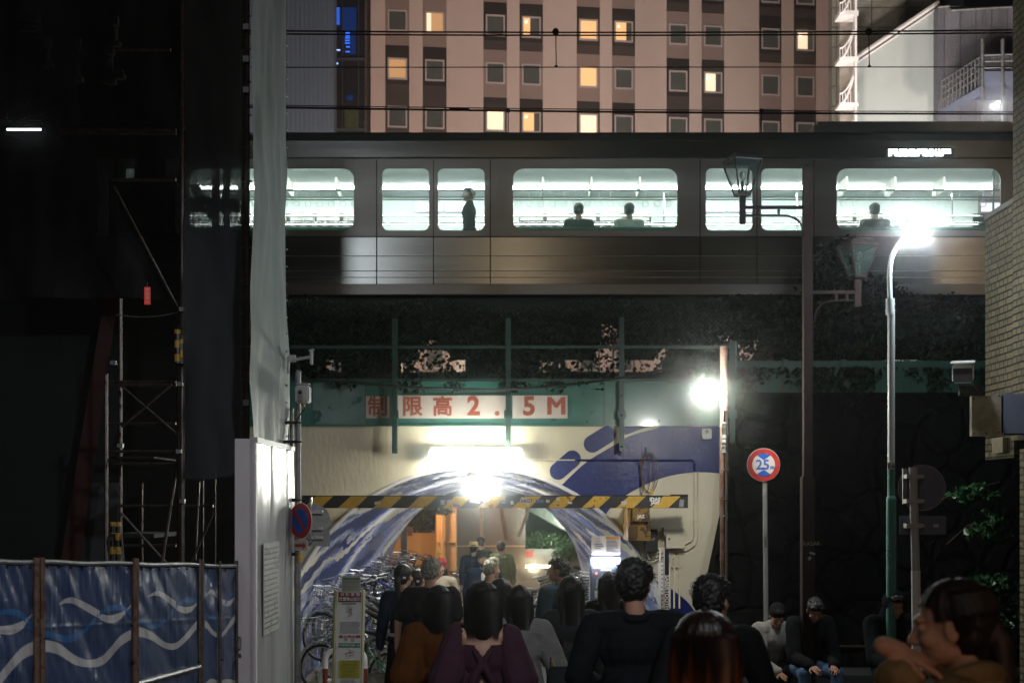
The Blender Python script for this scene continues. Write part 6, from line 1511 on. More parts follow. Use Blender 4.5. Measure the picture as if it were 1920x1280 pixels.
ARMS = {'down': ((.235, -.02, 1.11), (.25, .06, .86)), 'front': ((.235, .02, 1.11), (.08, .24, 1.10)), 'phone': ((.22, .05, 1.12), (.06, .25, 1.27)), 'bent': ((.26, -.06, 1.12), (.17, .17, 1.04)), 'out': ((.29, -.02, 1.13), (.32, .08, .90))}
def person(px, ytop, d, label, yaw=0, hair='short', hm='hair', top='c_black', sleeve='long', bottom='trousers', bm_='c_black', skin='skin', fem=False, arms=('down', 'down'), hy=0, hp=0, hr=0,
           hat=None, vox=.0095, coat=0, face=False, sit=None, lean=0, puff=1.0, wide=1.0, vneck=False, strands=0, group='people in the crowd', hood=False, collar=None, step=.08, hairlen=None, hairw=1.0, floor=None, H=None, band=None, glasses=False, beard=False, undertop=None, cuff=.93, closed=False, bvox=None):
    zt = CZ - (ytop - HY) * d / F; gx = floor if floor is not None else g(d)
    Xw = (px - CX) * d / F
    s = (zt - gx) / 1.705 if sit is None else H / 1.70
    root = empty('person', label, 'person', (Xw, d, gx), group, R(yaw))
    wS = (.92 if fem else 1.04) * wide
    J = {}
    J['pel'] = V((0, 0, .93)); J['wai'] = V((0, 0, 1.08)); J['che'] = V((0, .005, 1.27)); J['neb'] = V((0, -.015, 1.40)); J['hd'] = V((0, .015, 1.585))
    for q, sd in (('l', -1), ('r', 1)):
        J['sh' + q] = V((sd * .175 * wS, -.01, 1.375)); a = arms[0 if sd < 0 else 1]; a = ARMS[a] if isinstance(a, str) else a
        J['el' + q] = V((sd * a[0][0] * wS, a[0][1], a[0][2])); J['wr' + q] = V((sd * a[1][0], a[1][1], a[1][2]))
        st = step * sd
        J['hi' + q] = V((sd * .085, 0, .90)); J['kn' + q] = V((sd * .10, st * .6 + .02, .49)); J['an' + q] = V((sd * .105, st, .085))
    if sit is not None:
        lr = Matrix.Rotation(R(-lean), 3, 'X'); dz_ = sit + .10 - .93
        for k in list(J):
            if k[:2] in ('wa', 'ch', 'ne', 'hd', 'sh', 'el', 'wr') : J[k] = J['pel'] + lr @ (J[k] - J['pel']) + V((0, 0, 0))
        for k in list(J):
            if k[:2] not in ('kn', 'an'): J[k] = J[k] + V((0, 0, dz_))
        for q, sd in (('l', -1), ('r', 1)): J['kn' + q] = V((sd * .17, .44, sit + .06)); J['an' + q] = V((sd * .15, .50, max(.085, sit - .40)))
        if arms[0] == 'knee' or True:
            pass
    elif lean:
        lr = Matrix.Rotation(R(-lean), 3, 'X')
        for k in J:
            if k[:2] in ('wa', 'ch', 'ne', 'hd', 'sh', 'el', 'wr'): J[k] = J['pel'] + lr @ (J[k] - J['pel'])
    S_ = lambda v: V(v) * s
    tl = Matrix.Rotation(R(-lean), 3, 'X')
    hmx = Matrix.Rotation(R(hy), 3, 'Z') @ Matrix.Rotation(R(-hp - lean * .4), 3, 'X') @ Matrix.Rotation(R(hr), 3, 'Y')
    hc = J['hd']
    if sit is not None or lean: hc = J['neb'] + (hmx @ V((0, .03, .185)))
    hf = lambda v: S_(hc + hmx @ V(v))
    b = MB()
    E = lambda c, r, m=None, **k: b.ell(S_(c), [q * s for q in r], m, **k)
    # torso
    E(J['pel'], (.150 * wide, .105, .12), tl); E(J['wai'], (.125 * wS, .09, .14), tl); E(J['che'], (.150 * wS, .108, .16), tl)
    if fem: E(J['che'] + tl @ V((0, .055, -.02)), (.12, .065, .07), tl)
    b.cap_(S_(J['shl']), S_(J['shr']), .055 * s, .055 * s)
    b.cap_(S_(J['neb']), S_(hc + hmx @ V((0, -.025, -.08))), (.048 if fem else .056) * s, (.044 if fem else .053) * s)
    b.cap_(S_(J['neb'] + V((0, -.01, -.03))), S_(J['shl'] * .6 + J['neb'] * .4 + V((0, 0, -.02))), .05 * s, .05 * s); b.cap_(S_(J['neb'] + V((0, -.01, -.03))), S_(J['shr'] * .6 + J['neb'] * .4 + V((0, 0, -.02))), .05 * s, .05 * s)
    for q, sd in (('l', -1), ('r', 1)):
        b.cap_(S_(J['sh' + q]), S_(J['el' + q]), .050 * s, .038 * s); b.cap_(S_(J['el' + q]), S_(J['wr' + q]), .038 * s, .025 * s)
        b.cap_(S_(J['hi' + q]), S_(J['kn' + q]), .082 * s, .055 * s); b.cap_(S_(J['kn' + q]), S_(J['an' + q]), .052 * s, .034 * s)
        b.cap_(S_(J['an' + q] + V((0, -.04, -.045))), S_(J['an' + q] + V((sd * .02, .13, -.055))), .035 * s, .028 * s)
        fd_ = J['wr' + q] - J['el' + q]
        ov = arms[0 if sd < 0 else 1]
        if not isinstance(ov, str) and len(ov) > 2: hand(b, S_(J['wr' + q]), V(ov[2]), V(ov[3]), s, -sd, .5)
        else: hand(b, S_(J['wr' + q]), fd_, V((sd, .1, .1)) if fd_.z < -.1 else V((sd * .4, 0, 1)), s, -sd if fd_.z < -.1 else sd, .45)
    # head
    def EH(c, r, **k): b.ell(hf(c), [q * s for q in r], hmx, **k)
    EH((0, -.012, .025), (.074, .092, .088)); EH((0, .030, -.030), (.062, .062, .082)); EH((0, .060, -.088), (.032, .030, .026)); EH((0, .012, -.068), (.056, .060, .040))
    b.cap_(hf((0, .088, .008)), hf((0, .110, -.030)), .009 * s, .014 * s, 8); EH((0, .099, -.036), (.019, .012, .010)); EH((0, .082, -.066), (.024, .014, .012)); EH((0, .078, .026), (.052, .016, .012))
    for sd in (-1, 1): EH((sd * .042, .058, -.030), (.024, .026, .024)); EH((sd * .076, -.004, -.012), (.010, .019, .032))
    me = remesh(b, bvox or (.0055 if face else .0085) * max(.9, s), 2)
    bo = link('body', me, skin, root, True)
    if face or True:
        for sd in (-1, 1):
            if face:
                MB().ell(hf((sd * .031, .0735, .004)), .0125 * s, n=10, m=8).build('eye', skin if closed else 'eye', root, True, local=True)
                if not closed: MB().ell(hf((sd * .031, .0832, .004)), (.0058 * s, .0036 * s, .0058 * s), hmx, n=8, m=6).build('iris', 'iris', root, True, local=True)
                else: MB().cap_(hf((sd * .021, .0865, -.001)), hf((sd * .042, .083, -.002)), .0022 * s, .0016 * s, 6).build('eyelash', 'hair', root, True, local=True)
                MB().cap_(hf((sd * .017, .0925, .024)), hf((sd * .047, .084, .026)), .0042 * s, .003 * s, 6).build('eyebrow', hm if hm in ('hair', 'hairbr') else 'hairbr', root, True, local=True)
        if face:
            mb = MB(); mb.ell(hf((0, .0955, -.064)), (.023 * s, .006 * s, .0045 * s), hmx, n=12, m=6); mb.ell(hf((0, .0945, -.072)), (.019 * s, .006 * s, .0055 * s), hmx, n=12, m=6); mb.build('lips', 'lip', root, True, local=True)
    if beard:
        q = MB(); q.ell(hf((0, .055, -.088)), (.052 * s, .045 * s, .042 * s), hmx); q.ell(hf((0, .028, -.062)), (.066 * s, .055 * s, .045 * s), hmx); q.ell(hf((0, .093, -.053)), (.032 * s, .010 * s, .007 * s), hmx)
        link('beard', remesh(q, .006, 1), 'hair', root, True)
    if glasses:
        q = MB()
        for sd in (-1, 1):
            q.tube([hf((sd * .032 + .021 * math.cos(t), .098, .002 + .018 * math.sin(t))) for t in np.linspace(0, 6.28, 15)[:-1]], .0022 * s, 5, closed=True); q.tube([hf((sd * .053, .098, .006)), hf((sd * .077, .02, .004))], .0022 * s, 5)
        q.tube([hf((-.011, .1, .004)), hf((.011, .1, .004))], .002, 5); q.build('glasses', 'steel_d', root, local=True)
    # ---- clothing
    def wrinkle(me, amp, f=7.0, seed=0.):
        me.update(); n_ = len(me.vertices); no = np.empty(n_ * 3, 'f'); co = np.empty(n_ * 3, 'f')
        me.vertex_normals.foreach_get('vector', no); me.vertices.foreach_get('co', co); no = no.reshape(-1, 3); co = co.reshape(-1, 3)
        kk = np.empty(n_, 'f')
        for i_, (cx_, cy_, cz_) in enumerate(co.tolist()):
            c = V((cx_, cy_, cz_)); kk[i_] = mn.noise(V((c.x * f, c.y * f, c.z * f * .55 + seed))) + .5 * mn.noise(V((c.x * f * 2.4 + c.z * 4, c.y * f * 2.4, c.z * f * 1.3 + seed)))
        me.vertices.foreach_set('co', (co + no * (amp * kk)[:, None]).ravel()); me.update()
    sdn = (px * 13.7) % 50
    c = MB(); pf = .016 * puff
    C = lambda p, r, m=None: c.ell(S_(p), [(q + pf) * s for q in r], m)
    T_ = lambda p: J['pel'] + tl @ (V(p) - V((0, 0, .93))) + (V((0, 0, 0)))
    if sit is not None: T_ = lambda p: J['pel'] + tl @ (V(p) - V((0, 0, .93)))
    C(T_((0, .005, 1.27)), (.152 * wS, .112, .155), tl); C(T_((0, 0, 1.09)), (.135 * wS, .098, .15), tl)
    if coat == 0: C(T_((0, 0, .96)), (.150 * wide, .108, .085), tl)
    if not vneck:
        c.cap_(S_(J['shl'] + V((.01, 0, 0))), S_(J['shr'] - V((.01, 0, 0))), (.058 + pf) * s, (.058 + pf) * s)
        c.cap_(S_(J['neb'] + V((0, -.01, -.035))), S_(J['shl'] * .62 + J['neb'] * .38 + V((0, 0, -.02))), (.054 + pf * .6) * s, (.056 + pf * .6) * s); c.cap_(S_(J['neb'] + V((0, -.01, -.035))), S_(J['shr'] * .62 + J['neb'] * .38 + V((0, 0, -.02))), (.054 + pf * .6) * s, (.056 + pf * .6) * s)
    if fem: C(T_((0, .06, 1.25)), (.12, .065, .07), tl)
    if coat: c.cap_(S_(T_((0, 0, 1.05))), S_(T_((0, 0, coat + .12))), (.135 * wide + pf) * s, (.185 * wide + pf) * s)
    for q, sd in (('l', -1), ('r', 1)):
        if sleeve == 'short': c.cap_(S_(J['sh' + q]), S_(J['sh' + q].lerp(J['el' + q], .72)), (.060 + pf) * s, (.056 + pf) * s)
        elif sleeve == 'long':
            c.cap_(S_(J['sh' + q]), S_(J['el' + q]), (.055 + pf) * s, (.044 + pf) * s); c.cap_(S_(J['el' + q]), S_(J['el' + q].lerp(J['wr' + q], cuff if sd < 0 else .93)), (.044 + pf) * s, (.030 + pf) * s)
        elif sleeve == 'bat':
            c.cap_(S_(J['sh' + q] + V((-sd * .02, 0, -.01))), S_(J['el' + q] + V((-sd * .03, 0, .0))), (.064 + pf) * s, (.085 + pf) * s); c.cap_(S_(J['el' + q]), S_(J['el' + q].lerp(J['wr' + q], .8)), (.06 + pf) * s, (.036 + pf) * s)
            c.cap_(S_(T_((sd * .13, 0, 1.17))), S_(T_((sd * .11, 0, 1.02))), .085 * s, .07 * s)
    if hood: c.ell(S_(J['neb'] + tl @ V((0, -.055, .0))), (.115 * s, .075 * s, .055 * s))
    me = remesh(c, vox * s, 3); wrinkle(me, .010 * s * (1.2 if puff > 1.3 else 1), 8, sdn)
    to = link('cardigan' if top == 'c_grey' else 'jacket' if coat or puff > 1.3 else 'shirt', me, top, root, True)
    if vneck:
        bm = bmesh.new(); bm.from_mesh(me)
        kill = []
        for f in bm.faces:
            p = f.calc_center_median() / s
            if p.y < -.0:
                dz2 = 1.43 - p.z
                if abs(p.x) < .128 - (dz2) * .80 and p.z > 1.27: kill.append(f)
                if p.z < 1.15 and abs(p.x) < (1.15 - p.z) * .55: kill.append(f)
            if p.z > 1.335 and abs(p.x) < .125: kill.append(f)
        bmesh.ops.delete(bm, geom=list(set(kill)), context='FACES'); bm.to_mesh(me); bm.free()
        md = to.modifiers.new('s', 'SOLIDIFY'); md.thickness = .006; md.offset = 1
        kn = MB(); 
        for sd in (-1, 1): kn.tube([S_((sd * .060, -.128, 1.315)), S_((sd * .022, -.138, 1.265)), S_((-sd * .02, -.138, 1.20)), S_((-sd * .06, -.130, 1.12)), S_((-sd * .11, -.115, 1.02))], [.010, .020, .024, .022, .014], 8)
        me3 = remesh(kn, .008, 3); wrinkle(me3, .006, 14, 3); link('twisted_back_band', me3, top, root, True)
    if collar:
        q = MB(); q.tube([S_(J['neb'] + V((.068 * math.cos(t), .062 * math.sin(t) - .01, .028 + .012 * math.sin(t)))) for t in np.linspace(0, 6.28, 19)[:-1]], .022 * s, 8, closed=True)
        if collar == 'c_tan':
            for hh_, rr_ in ((.055, .030), (.010, .034)): q.tube([S_(J['neb'] + V(((.070 + rr_ * .3) * math.cos(t), (.064 + rr_ * .3) * math.sin(t) - .012, hh_ + .016 * math.sin(t * 2)))) for t in np.linspace(0, 6.28, 19)[:-1]], rr_ * s, 8, closed=True)
        q.build('collar', collar, root, True, local=True)
    if undertop:
        q = MB(); q.ell(S_((0, .088, 1.26)), (.055 * s, .048 * s, .15 * s)); q.build('undershirt', undertop, root, True, local=True)
    if band:
        q = MB(); q.lathe([(.155 * s, .985 * s), (.160 * s, 1.0 * s), (.158 * s, 1.02 * s)], (0, 0, 0), 28, Matrix.Diagonal((1.02, .80, 1)), cap=False); q.build('waistband', band, root, True, local=True)
    # ---- lower garment
    q_ = MB(); L = lambda p: S_(p)
    if bottom in ('trousers', 'shorts'):
        q_.ell(L(J['pel']), (.160 * wide * s, .118 * s, .125 * s), tl)
        for q in 'lr':
            q_.cap_(L(J['hi' + q]), L(J['kn' + q]), .094 * s, .072 * s)
            if bottom == 'trousers': q_.cap_(L(J['kn' + q]), L(J['an' + q] + V((0, 0, .03))), .070 * s, .058 * s)
    else:
        zl_ = .30 if bottom == 'skirt' else .55
        q_.cap_(S_((0, 0, .98)), S_((0, 0, .85)), .135 * s, .165 * s); q_.cap_(S_((0, 0, .85)), S_((0, .01, zl_ + .18)), .165 * s, .20 * s); 
    me = remesh(q_, .011 * s, 3); wrinkle(me, .010 * s, 7, sdn + 9); link('skirt' if 'skirt' in bottom else bottom, me, bm_, root, True)
    sh = MB()
    for q, sd in (('l', -1), ('r', 1)): sh.cap_(S_(J['an' + q] + V((0, -.045, -.045))), S_(J['an' + q] + V((sd * .02, .14, -.052))), .044 * s, .036 * s); sh.cap_(S_(J['an' + q]), S_(J['an' + q] + V((0, 0, -.03))), .045 * s, .045 * s)
    link('shoes', remesh(sh, .009, 2), 'black' if top != 'c_hood' else 'camwhite', root, True)
    # ---- hair
    h = MB(); hw = hairw
    def HE(c, r): h.ell(hf(c), [q * s for q in r], hmx)
    zl = hairlen
    if hair in ('short', 'quiff', 'afro', 'crop'):
        k = {'short': 1.0, 'quiff': .97, 'afro': 1.16, 'crop': .98}[hair] * hw
        HE((0, -.020, .040), (.086 * k, .098 * k, .090 * k)); HE((0, -.050, .000), (.078 * k, .066 * k, .080 * k)); HE((0, .030, .085), (.068 * k, .058, .040))
        if hair == 'quiff': HE((0, .050, .108), (.050, .050, .034)); HE((.01, .01, .118), (.052, .06, .028))
        if hair == 'short': HE((-.03, .06, .07), (.045, .035, .035)); HE((.035, .06, .075), (.042, .035, .035))
    else:
        zl = zl or {'bob': .20, 'long': .46, 'pony': .10, 'tied': .06}[hair]
        HE((0, -.018, .032), (.089 * hw, .102, .092))
        if hair == 'bob':
            HE((0, -.045, -.05), (.098 * hw, .078, .10))
            h.cap_(hf((-.048 * hw, -.035, -.02)), hf((-.062 * hw, -.03, -zl + .03)), .052 * s, .046 * s); h.cap_(hf((.048 * hw, -.035, -.02)), hf((.062 * hw, -.03, -zl + .03)), .052 * s, .046 * s); h.cap_(hf((0, -.06, -.02)), hf((0, -.062, -zl + .03)), .062 * s, .055 * s)
        if hair == 'long':
            HE((0, -.045, -.05), (.092 * hw, .075, .10))
            for xx, e in ((-.045, .03), (.045, .05), (0, 0), (-.02, .01), (.03, .02)): h.cap_(hf((xx * hw, -.05, -.05)), S_(hc + V((xx * 1.15 * hw, -.105, -zl + e))), .055 * s, .034 * s)
        if hair in ('pony', 'tied'):
            HE((0, -.045, -.02), (.076, .058, .072))
            h.cap_(hf((0, -.095, -.01)), hf((0, -.115, -.06)), .026 * s, .032 * s); h.cap_(hf((0, -.115, -.06)), hf((0, -.105, -.12 - zl)), .034 * s, .020 * s)
    me = remesh(h, .0065 * s if s > 0 else .007, 2); me.update()
    ci = S_(hc)
    short_ = hair in ('short', 'quiff', 'afro', 'crop')
    n_ = len(me.vertices); no = np.empty(n_ * 3, 'f'); co = np.empty(n_ * 3, 'f')
    me.vertex_normals.foreach_get('vector', no); me.vertices.foreach_get('co', co); no = no.reshape(-1, 3); co = co.reshape(-1, 3); kk = np.empty(n_, 'f'); hmt = hmx.transposed()
    for i_, c_ in enumerate(co.tolist()):
        p = hmt @ (V(c_) - ci) / s; a = math.atan2(p.y + .02, p.x)
        if short_: k = .009 * mn.noise(V((p.x * 38, p.y * 38, p.z * 38))) + .007 * mn.noise(V((p.x * 90, p.y * 90, p.z * 60)))
        else: k = .0035 * mn.noise(V((a * 9, 0, p.z * 3))) + .003 * mn.noise(V((a * 26, 1, p.z * 6)))
        kk[i_] = k * s
    me.vertices.foreach_set('co', (co + no * kk[:, None]).ravel()); me.update()
    # cut the hair away from the face
    bm = bmesh.new(); bm.from_mesh(me); kill = []
    for f in bm.faces:
        p = hmx.transposed() @ (f.calc_center_median() - ci) / s
        lim = .052 if abs(p.x) < .05 else .035
        if p.y > lim and p.z < .060 and abs(p.x) < .075: kill.append(f)
        if (short_ or hair == 'tied') and abs(p.x) > .06 and p.z < .016 and p.y > -.030: kill.append(f)
    bmesh.ops.delete(bm, geom=list(set(kill)), context='FACES'); bm.to_mesh(me); bm.free()
    ho = link('hair', me, hm, root, True)
    if strands:
        rg_ = random.Random(int(px)); st_ = MB()
        for k in range(strands):
            a = rg_.uniform(math.pi * .98, math.pi * 2.02) if not short_ else rg_.uniform(0, 6.28)
            pts_ = []
            if short_:
                el = rg_.uniform(-.25, 1.45); r_ = V((math.cos(a) * math.cos(el) * .088 * hw, math.sin(a) * math.cos(el) * .100 * hw - .02, math.sin(el) * .092 + .04))
                nn_ = V((r_.x, r_.y + .02, r_.z - .04)).normalized(); tg = V((rg_.uniform(-1, 1), rg_.uniform(-.5, 1), rg_.uniform(-1, .3)))
                for t in (0, .5, 1): pts_.append(hf(r_ + nn_ * (.002 + .014 * t) + tg * .014 * t))
            else:
                ln = (zl + rg_.uniform(-.03, .02))
                for t in np.linspace(0, 1, 7):
                    zz_ = .126 - t * (ln + .126)
                    if zz_ > .03: rr_ = math.sqrt(max(0, 1 - ((zz_ - .032) / .094) ** 2)); x_2, y_2 = math.cos(a) * .090 * hw * rr_, math.sin(a) * .103 * rr_ - .018
                    else: x_2, y_2 = math.cos(a) * (.098 if hair not in ('pony', 'tied') else max(0, .085 + zz_ * .6)) * hw, math.sin(a) * (.098 if hair not in ('pony', 'tied') else max(.02, .095 + zz_ * .4)) - .02
                    o = .004 + .004 * math.sin(k + t * 5)
                    pts_.append(hf((x_2 + math.cos(a) * o, y_2 + math.sin(a) * o, zz_)))
            st_.tube(pts_, [.0014 * s] * (len(pts_) - 1) + [.0002], 3, cap=False)
        st_.build('loose_strands', hm, root, local=True)
    if hat == 'beanie' or hat == 'redbeanie' or hat == 'cap':
        q = MB(); q.ell(hf((0, -.014, .052)), (.092 * s, .106 * s, .098 * s), hmx); q.ell(hf((0, -.02, .028)), (.096 * s, .110 * s, .034 * s), hmx)
        me = remesh(q, .006, 2); bm = bmesh.new(); bm.from_mesh(me)
        kill = [f for f in bm.faces if (hmx.transposed() @ (f.calc_center_median() - ci) / s).z < .020]
        bmesh.ops.delete(bm, geom=list(set(kill)), context='FACES'); bm.to_mesh(me); bm.free(); link('beanie', me, {'beanie': 'c_beanie', 'redbeanie': 'c_red', 'cap': 'c_black'}[hat], root, True)
    if hat == 'straw':
        q = MB(); q.lathe([(.175 * s, .052 * s), (.178 * s, .056 * s), (.098 * s, .062 * s), (.092 * s, .135 * s), (.080 * s, .148 * s), (.01, .15 * s), (.01, .14 * s), (.085 * s, .125 * s), (.09 * s, .055 * s)], ci, 32, hmx, cap=False); q.build('straw_hat', 'c_straw', root, True, local=True)
        q = MB(); q.lathe([(.0995 * s, .063 * s), (.0985 * s, .082 * s)], ci, 32, hmx, cap=False); q.build('hat_band', 'c_cream', root, True, local=True)
    if hat == 'hood':
        q = MB(); q.ell(hf((0, -.025, .015)), (.112 * s, .128 * s, .132 * s), hmx); q.cap_(hf((0, -.06, -.08)), S_(J['neb'] + V((0, -.05, 0))), .10 * s, .12 * s)
        me = remesh(q, .008, 2); bm = bmesh.new(); bm.from_mesh(me)
        kill = [f for f in bm.faces if (lambda p: p.y > .055 and p.z < .085)(hmx.transposed() @ (f.calc_center_median() - ci) / s)]
        bmesh.ops.delete(bm, geom=list(set(kill)), context='FACES'); bm.to_mesh(me); bm.free(); link('hood', me, top, root, True)
    if hat == 'hairclip': MB().box(hf((.07, -.09, -.01)), (.03, .012, .02)).build('hair_clip', 'white', root, local=True)
    return root, J, s

WALK = 'people walking to the tunnel'
person(906, 1090, 7.0, 'person with a black bob and an open backed plum top twisted at the waist', hair='bob', top='c_purple', sleeve='bat', vneck=True, fem=True, skin='skinlt', bottom='trousers', strands=420, hairw=1.12, hairlen=.215, arms=('bent', 'bent'), wide=1.06, vox=.007, puff=1.1)
person(822, 1097, 7.6, 'person with a black bob wearing a loose rust brown knit sweater', hair='bob', top='c_rust', sleeve='bat', fem=True, bottom='trousers', strands=380, hairlen=.20, hairw=1.0, arms=('bent', 'bent'), puff=1.9, wide=1.0)
person(808, 1047, 12.2, 'tall person with ash grey cropped hair in a black short sleeved shirt', hair='short', hm='hairgr', top='c_black', sleeve='short', bottom='trousers', strands=260, arms=('out', 'down'), puff=1.6, wide=1.0, hy=-15)
person(757, 1057, 13.0, 'person with bleached ponytail, dark top and long dark skirt with white waistband', hair='pony', hm='hair', top='c_navy', fem=True, bottom='skirt', bm_='c_black', hy=-30, band='white', arms=('down', 'bent'), hat='hairclip')
person(784, 1066, 14.0, 'person in a cream shirt with white hair clip, half hidden behind the grey haired one', hair='tied', hm='hairbr', top='c_cream', fem=True, bottom='skirt', bm_='c_white', hat='hairclip', hy=-35, arms=('down', 'down'))
person(826, 1047, 18.0, 'person in a red beanie and cream sweater facing the camera from the tunnel', yaw=178, hair='long', hm='hairbr', top='c_cream', fem=True, bottom='trousers', face=True, hat='redbeanie', skin='skinlt', puff=1.5, arms=('down', 'bent'), hairlen=.28)
person(888, 1017.5, 26.0, 'person in a pale straw hat and dark denim jacket walking away', hair='crop', top='c_denim', hat='straw', bottom='trousers', puff=1.6, group=WALK)
person(902, 1008, 29.0, 'person with dark curly hair furthest down the tunnel beyond the straw hat', hair='afro', top='c_char', bottom='trousers', puff=1.4, hy=-30)
person(907, 1032.5, 19.0, 'bearded person in a dark green beanie and navy jacket, facing the camera', yaw=176, hair='crop', top='c_navy', hat='beanie', face=True, beard=True, undertop='c_white', bottom='trousers', skin='skin', puff=1.5, hy=6)
person(921, 1048, 15.5, 'person with a short bleached quiff and shaved nape looking right', hair='quiff', hm='hairgr', top='c_black', yaw=-22, hy=-30, face=True, bottom='trousers', strands=200, hairw=.95)
person(939, 1014.5, 26.0, 'person in a sage green hooded jacket with a red scarf at the neck', hair='afro', hm='hairbr', top='c_green', puff=2.0, hood=True, collar='c_red', bottom='trousers', bm_='c_cream', hairw=.9, group=WALK)
person(938, 1083, 10.2, 'person with long straight black hair seen between the plum top and the grey cardigan', hair='long', top='c_black', fem=True, strands=240, hairlen=.34)
person(974, 1097, 8.2, 'person with long black hair in a fluffy grey cardigan', hair='long', top='c_grey', fem=True, puff=2.4, coat=.62, bottom='trousers', strands=360, hairlen=.42, arms=('bent', 'out'), hairw=1.0)
person(1049, 1046.5, 13.0, 'person in glasses with short black hair and dark jacket, looking left', yaw=40, hy=35, hair='short', top='c_teal', face=True, glasses=True, puff=1.9, bottom='trousers', collar='c_white', strands=160, skin='skinlt')
person(1070, 1079, 9.2, 'person with very long straight black hair in front of the glasses wearer', hair='long', top='c_char', coat=.55, fem=True, strands=420, hairlen=.58, hairw=1.02, bottom='trousers', arms=('bent', 'down'))
person(1143, 1071, 11.2, 'person with long brown black hair standing at the payment machine', hair='long', hm='hairbr', top='c_black', fem=True, strands=260, hairlen=.36, coat=.6, hy=-12)
person(1191, 1052, 6.4, 'broad person with thick short black hair in a black high collared coat', hair='short', top='c_black2', collar='c_black2', coat=.55, wide=1.12, hairw=1.12, strands=700, puff=1.5, hy=-22, bottom='trousers', arms=('bent', 'bent'), vox=.008)
person(1337, 1082, 6.2, 'person with thick dark hair in a black jacket right of the black coat', hair='short', top='c_black', collar=None, puff=1.7, hairw=1.12, strands=600, hy=-35, bottom='trousers', arms=('bent', 'bent'))
person(1322, 1145, 3.7, 'person with long orange dyed hair nearest the camera at centre right', hair='long', hm='hairor', top='c_black', fem=True, strands=900, hairlen=.42, hairw=1.18, bottom='trousers', puff=1.4, vox=.008)
# seated figures
KN = ((.20, .20, 1.13), (.05, .34, 1.40)); KN2 = ((.20, .22, 1.10), (.12, .46, 1.12))
person(1437, 1140, 14.0, 'seated person in a pale grey hooded sweatshirt, head resting on a hand', yaw=195, sit=.60, lean=24, H=1.74, hair='crop', top='c_hood', hood=True, hat='cap', hp=22, arms=(KN, KN2), puff=2.2, bottom='trousers', bm_='c_black', group='seated people', hy=-10, floor=0)
person(1512, 1135, 13.2, 'seated person in a black top and pale blue jeans beside the lantern post', yaw=185, sit=.60, lean=18, H=1.76, hair='short', top='c_black', bottom='trousers', bm_='c_jeans', hp=30, arms=(KN2, KN2), puff=2.0, group='seated people', face=True)
person(1668, 1120, 12.2, 'seated person in a black hooded top below the green lamp post', yaw=180, sit=.60, lean=10, H=1.78, hair='crop', top='c_black2', hat='hood', bottom='trousers', bm_='c_black2', hp=18, arms=(KN2, KN2), puff=2.2, group='seated people')
# nearest figure, face in profile, hand raised to the mouth
def near_person():
    d = 3.15; ax_ = ((.22, .16, 1.20), (.105, .30, 1.415))
    r, J, s = person(1795, 1087, d, 'person nearest the camera at right, in profile with a hand raised', yaw=62, hair='tied', hm='hairbr', top='c_tan', cuff=.80, bvox=.0036, closed=True, fem=True, face=True, skin='skinlt', strands=500, hy=4, hp=10, hairlen=.16, hairw=1.0, puff=2.2, collar='c_tan', vox=.008, arms=(((.24, .06, 1.12), (.190, .13, 1.530), (.38, -.72, -.30), (-.4, .1, 1)), 'down'), group='people in the crowd')
    return r
near_person()
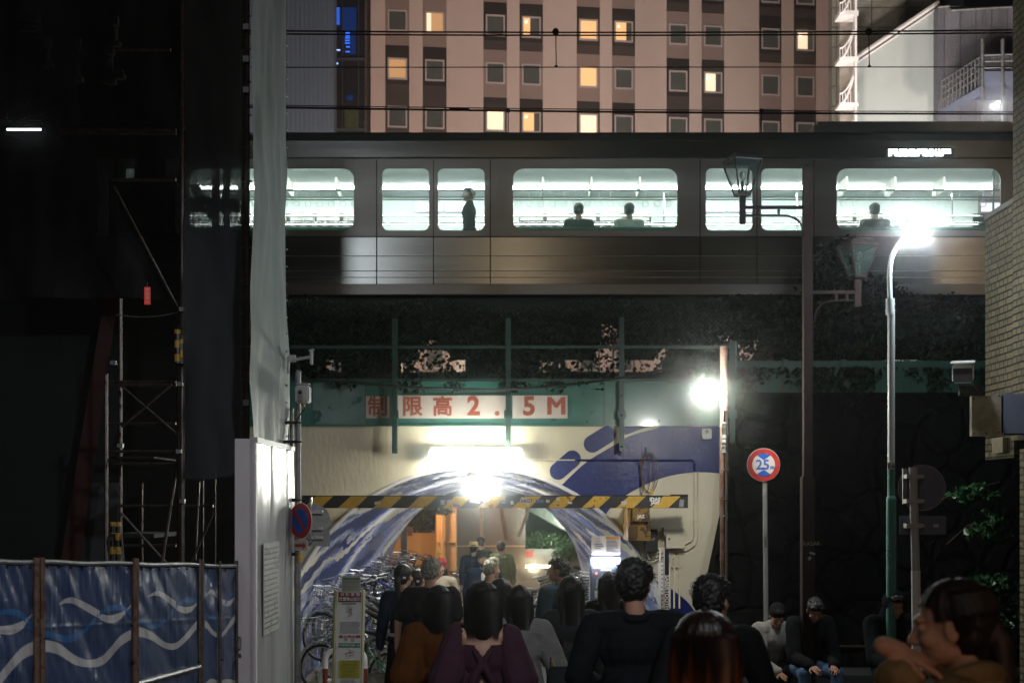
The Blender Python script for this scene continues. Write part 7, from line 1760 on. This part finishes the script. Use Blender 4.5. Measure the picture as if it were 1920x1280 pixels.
# bags held by people
def bag(px, py, d, w, h, m, label, strap=None, chain=None):
    b = empty('handbag', label, 'handbag', P(px, py, d))
    MB().box(P(px, py, d), (w, .07, h)).build('pouch', m, b, bevel=.012)
    if strap: MB().tube([P(x, y, dd_) for x, y, dd_ in strap], .005, 6).build('strap', chain or m, b, smooth=True)
    return b
bag(857, 1127, 17.6, .10, .16, 'c_black', 'small black handbag held by the person in the red beanie', [(855, 1122, 17.6), (855, 1104, 17.7), (859, 1122, 17.6)])
bag(1052, 1266, 7.9, .16, .12, 'c_char', 'small dark shoulder bag on a brass chain at the hip of the grey cardigan', [(1048, 1262, 7.9), (1040, 1246, 8.0), (1033, 1232, 8.1)], 'yellow')
b = empty('tote_bag', 'pale tote bag hanging beside the long dark skirt', 'tote bag', P(776, 1215, 12.9))
mb = MB(); mb.add([P(766, 1240, 12.8), P(782, 1243, 12.8), P(788, 1185, 12.8), P(778, 1183, 12.8), P(766, 1240, 12.86), P(782, 1243, 12.86), P(788, 1185, 12.86), P(778, 1183, 12.86)], [(0, 1, 2, 3), (7, 6, 5, 4), (0, 4, 5, 1), (1, 5, 6, 2), (2, 6, 7, 3), (3, 7, 4, 0)]); mb.build('pouch', 'c_white', b)
MB().tube([P(778, 1185, 12.83), P(774, 1168, 12.83), P(786, 1186, 12.83)], .006, 5).build('strap', 'c_white', b)
# passengers
for px, lab in ((880, 'dark standing passenger behind the second lit train door'), ):
    person(px, 352, 19.5, lab, yaw=90, hair='short', top='c_char', floor=fz, group='passengers in the train', bottom='trousers')
for px, yt, lab in ((1085, 404, 'passenger with dark hair seated under the wide train window'), (1180, 408, 'passenger in a pale shirt seated near the right of the wide train window'), (1640, 404, 'passenger seated at the left of the rightmost train window')):
    person(px, yt, 19.35, lab, yaw=0, sit=.46, H=1.62, hair='short', top='c_char' if px != 1180 else 'c_white', floor=fz, group='passengers in the train')

# ================================================================ AIR (thin haze added for the halos round the lamps)
def lamp_glow_haze(density, aniso):
    m = bpy.data.materials.new('lamp_glow_haze'); m.use_nodes = True; nt = m.node_tree; nt.nodes.clear()
    o = nt.nodes.new('ShaderNodeOutputMaterial'); v = nt.nodes.new('ShaderNodeVolumePrincipled')
    v.inputs['Color'].default_value = (.9, .95, .93, 1); v.inputs['Density'].default_value = density; v.inputs['Anisotropy'].default_value = aniso
    nt.links.new(v.outputs[0], o.inputs['Volume'])
    ob = link('lamp_glow_haze', MB().bb((-66, -34, -1.2), (66, 116, 40)).mesh('lamp_glow_haze'), m); tag(ob, kind='stuff')
lamp_glow_haze(.0038, .988)
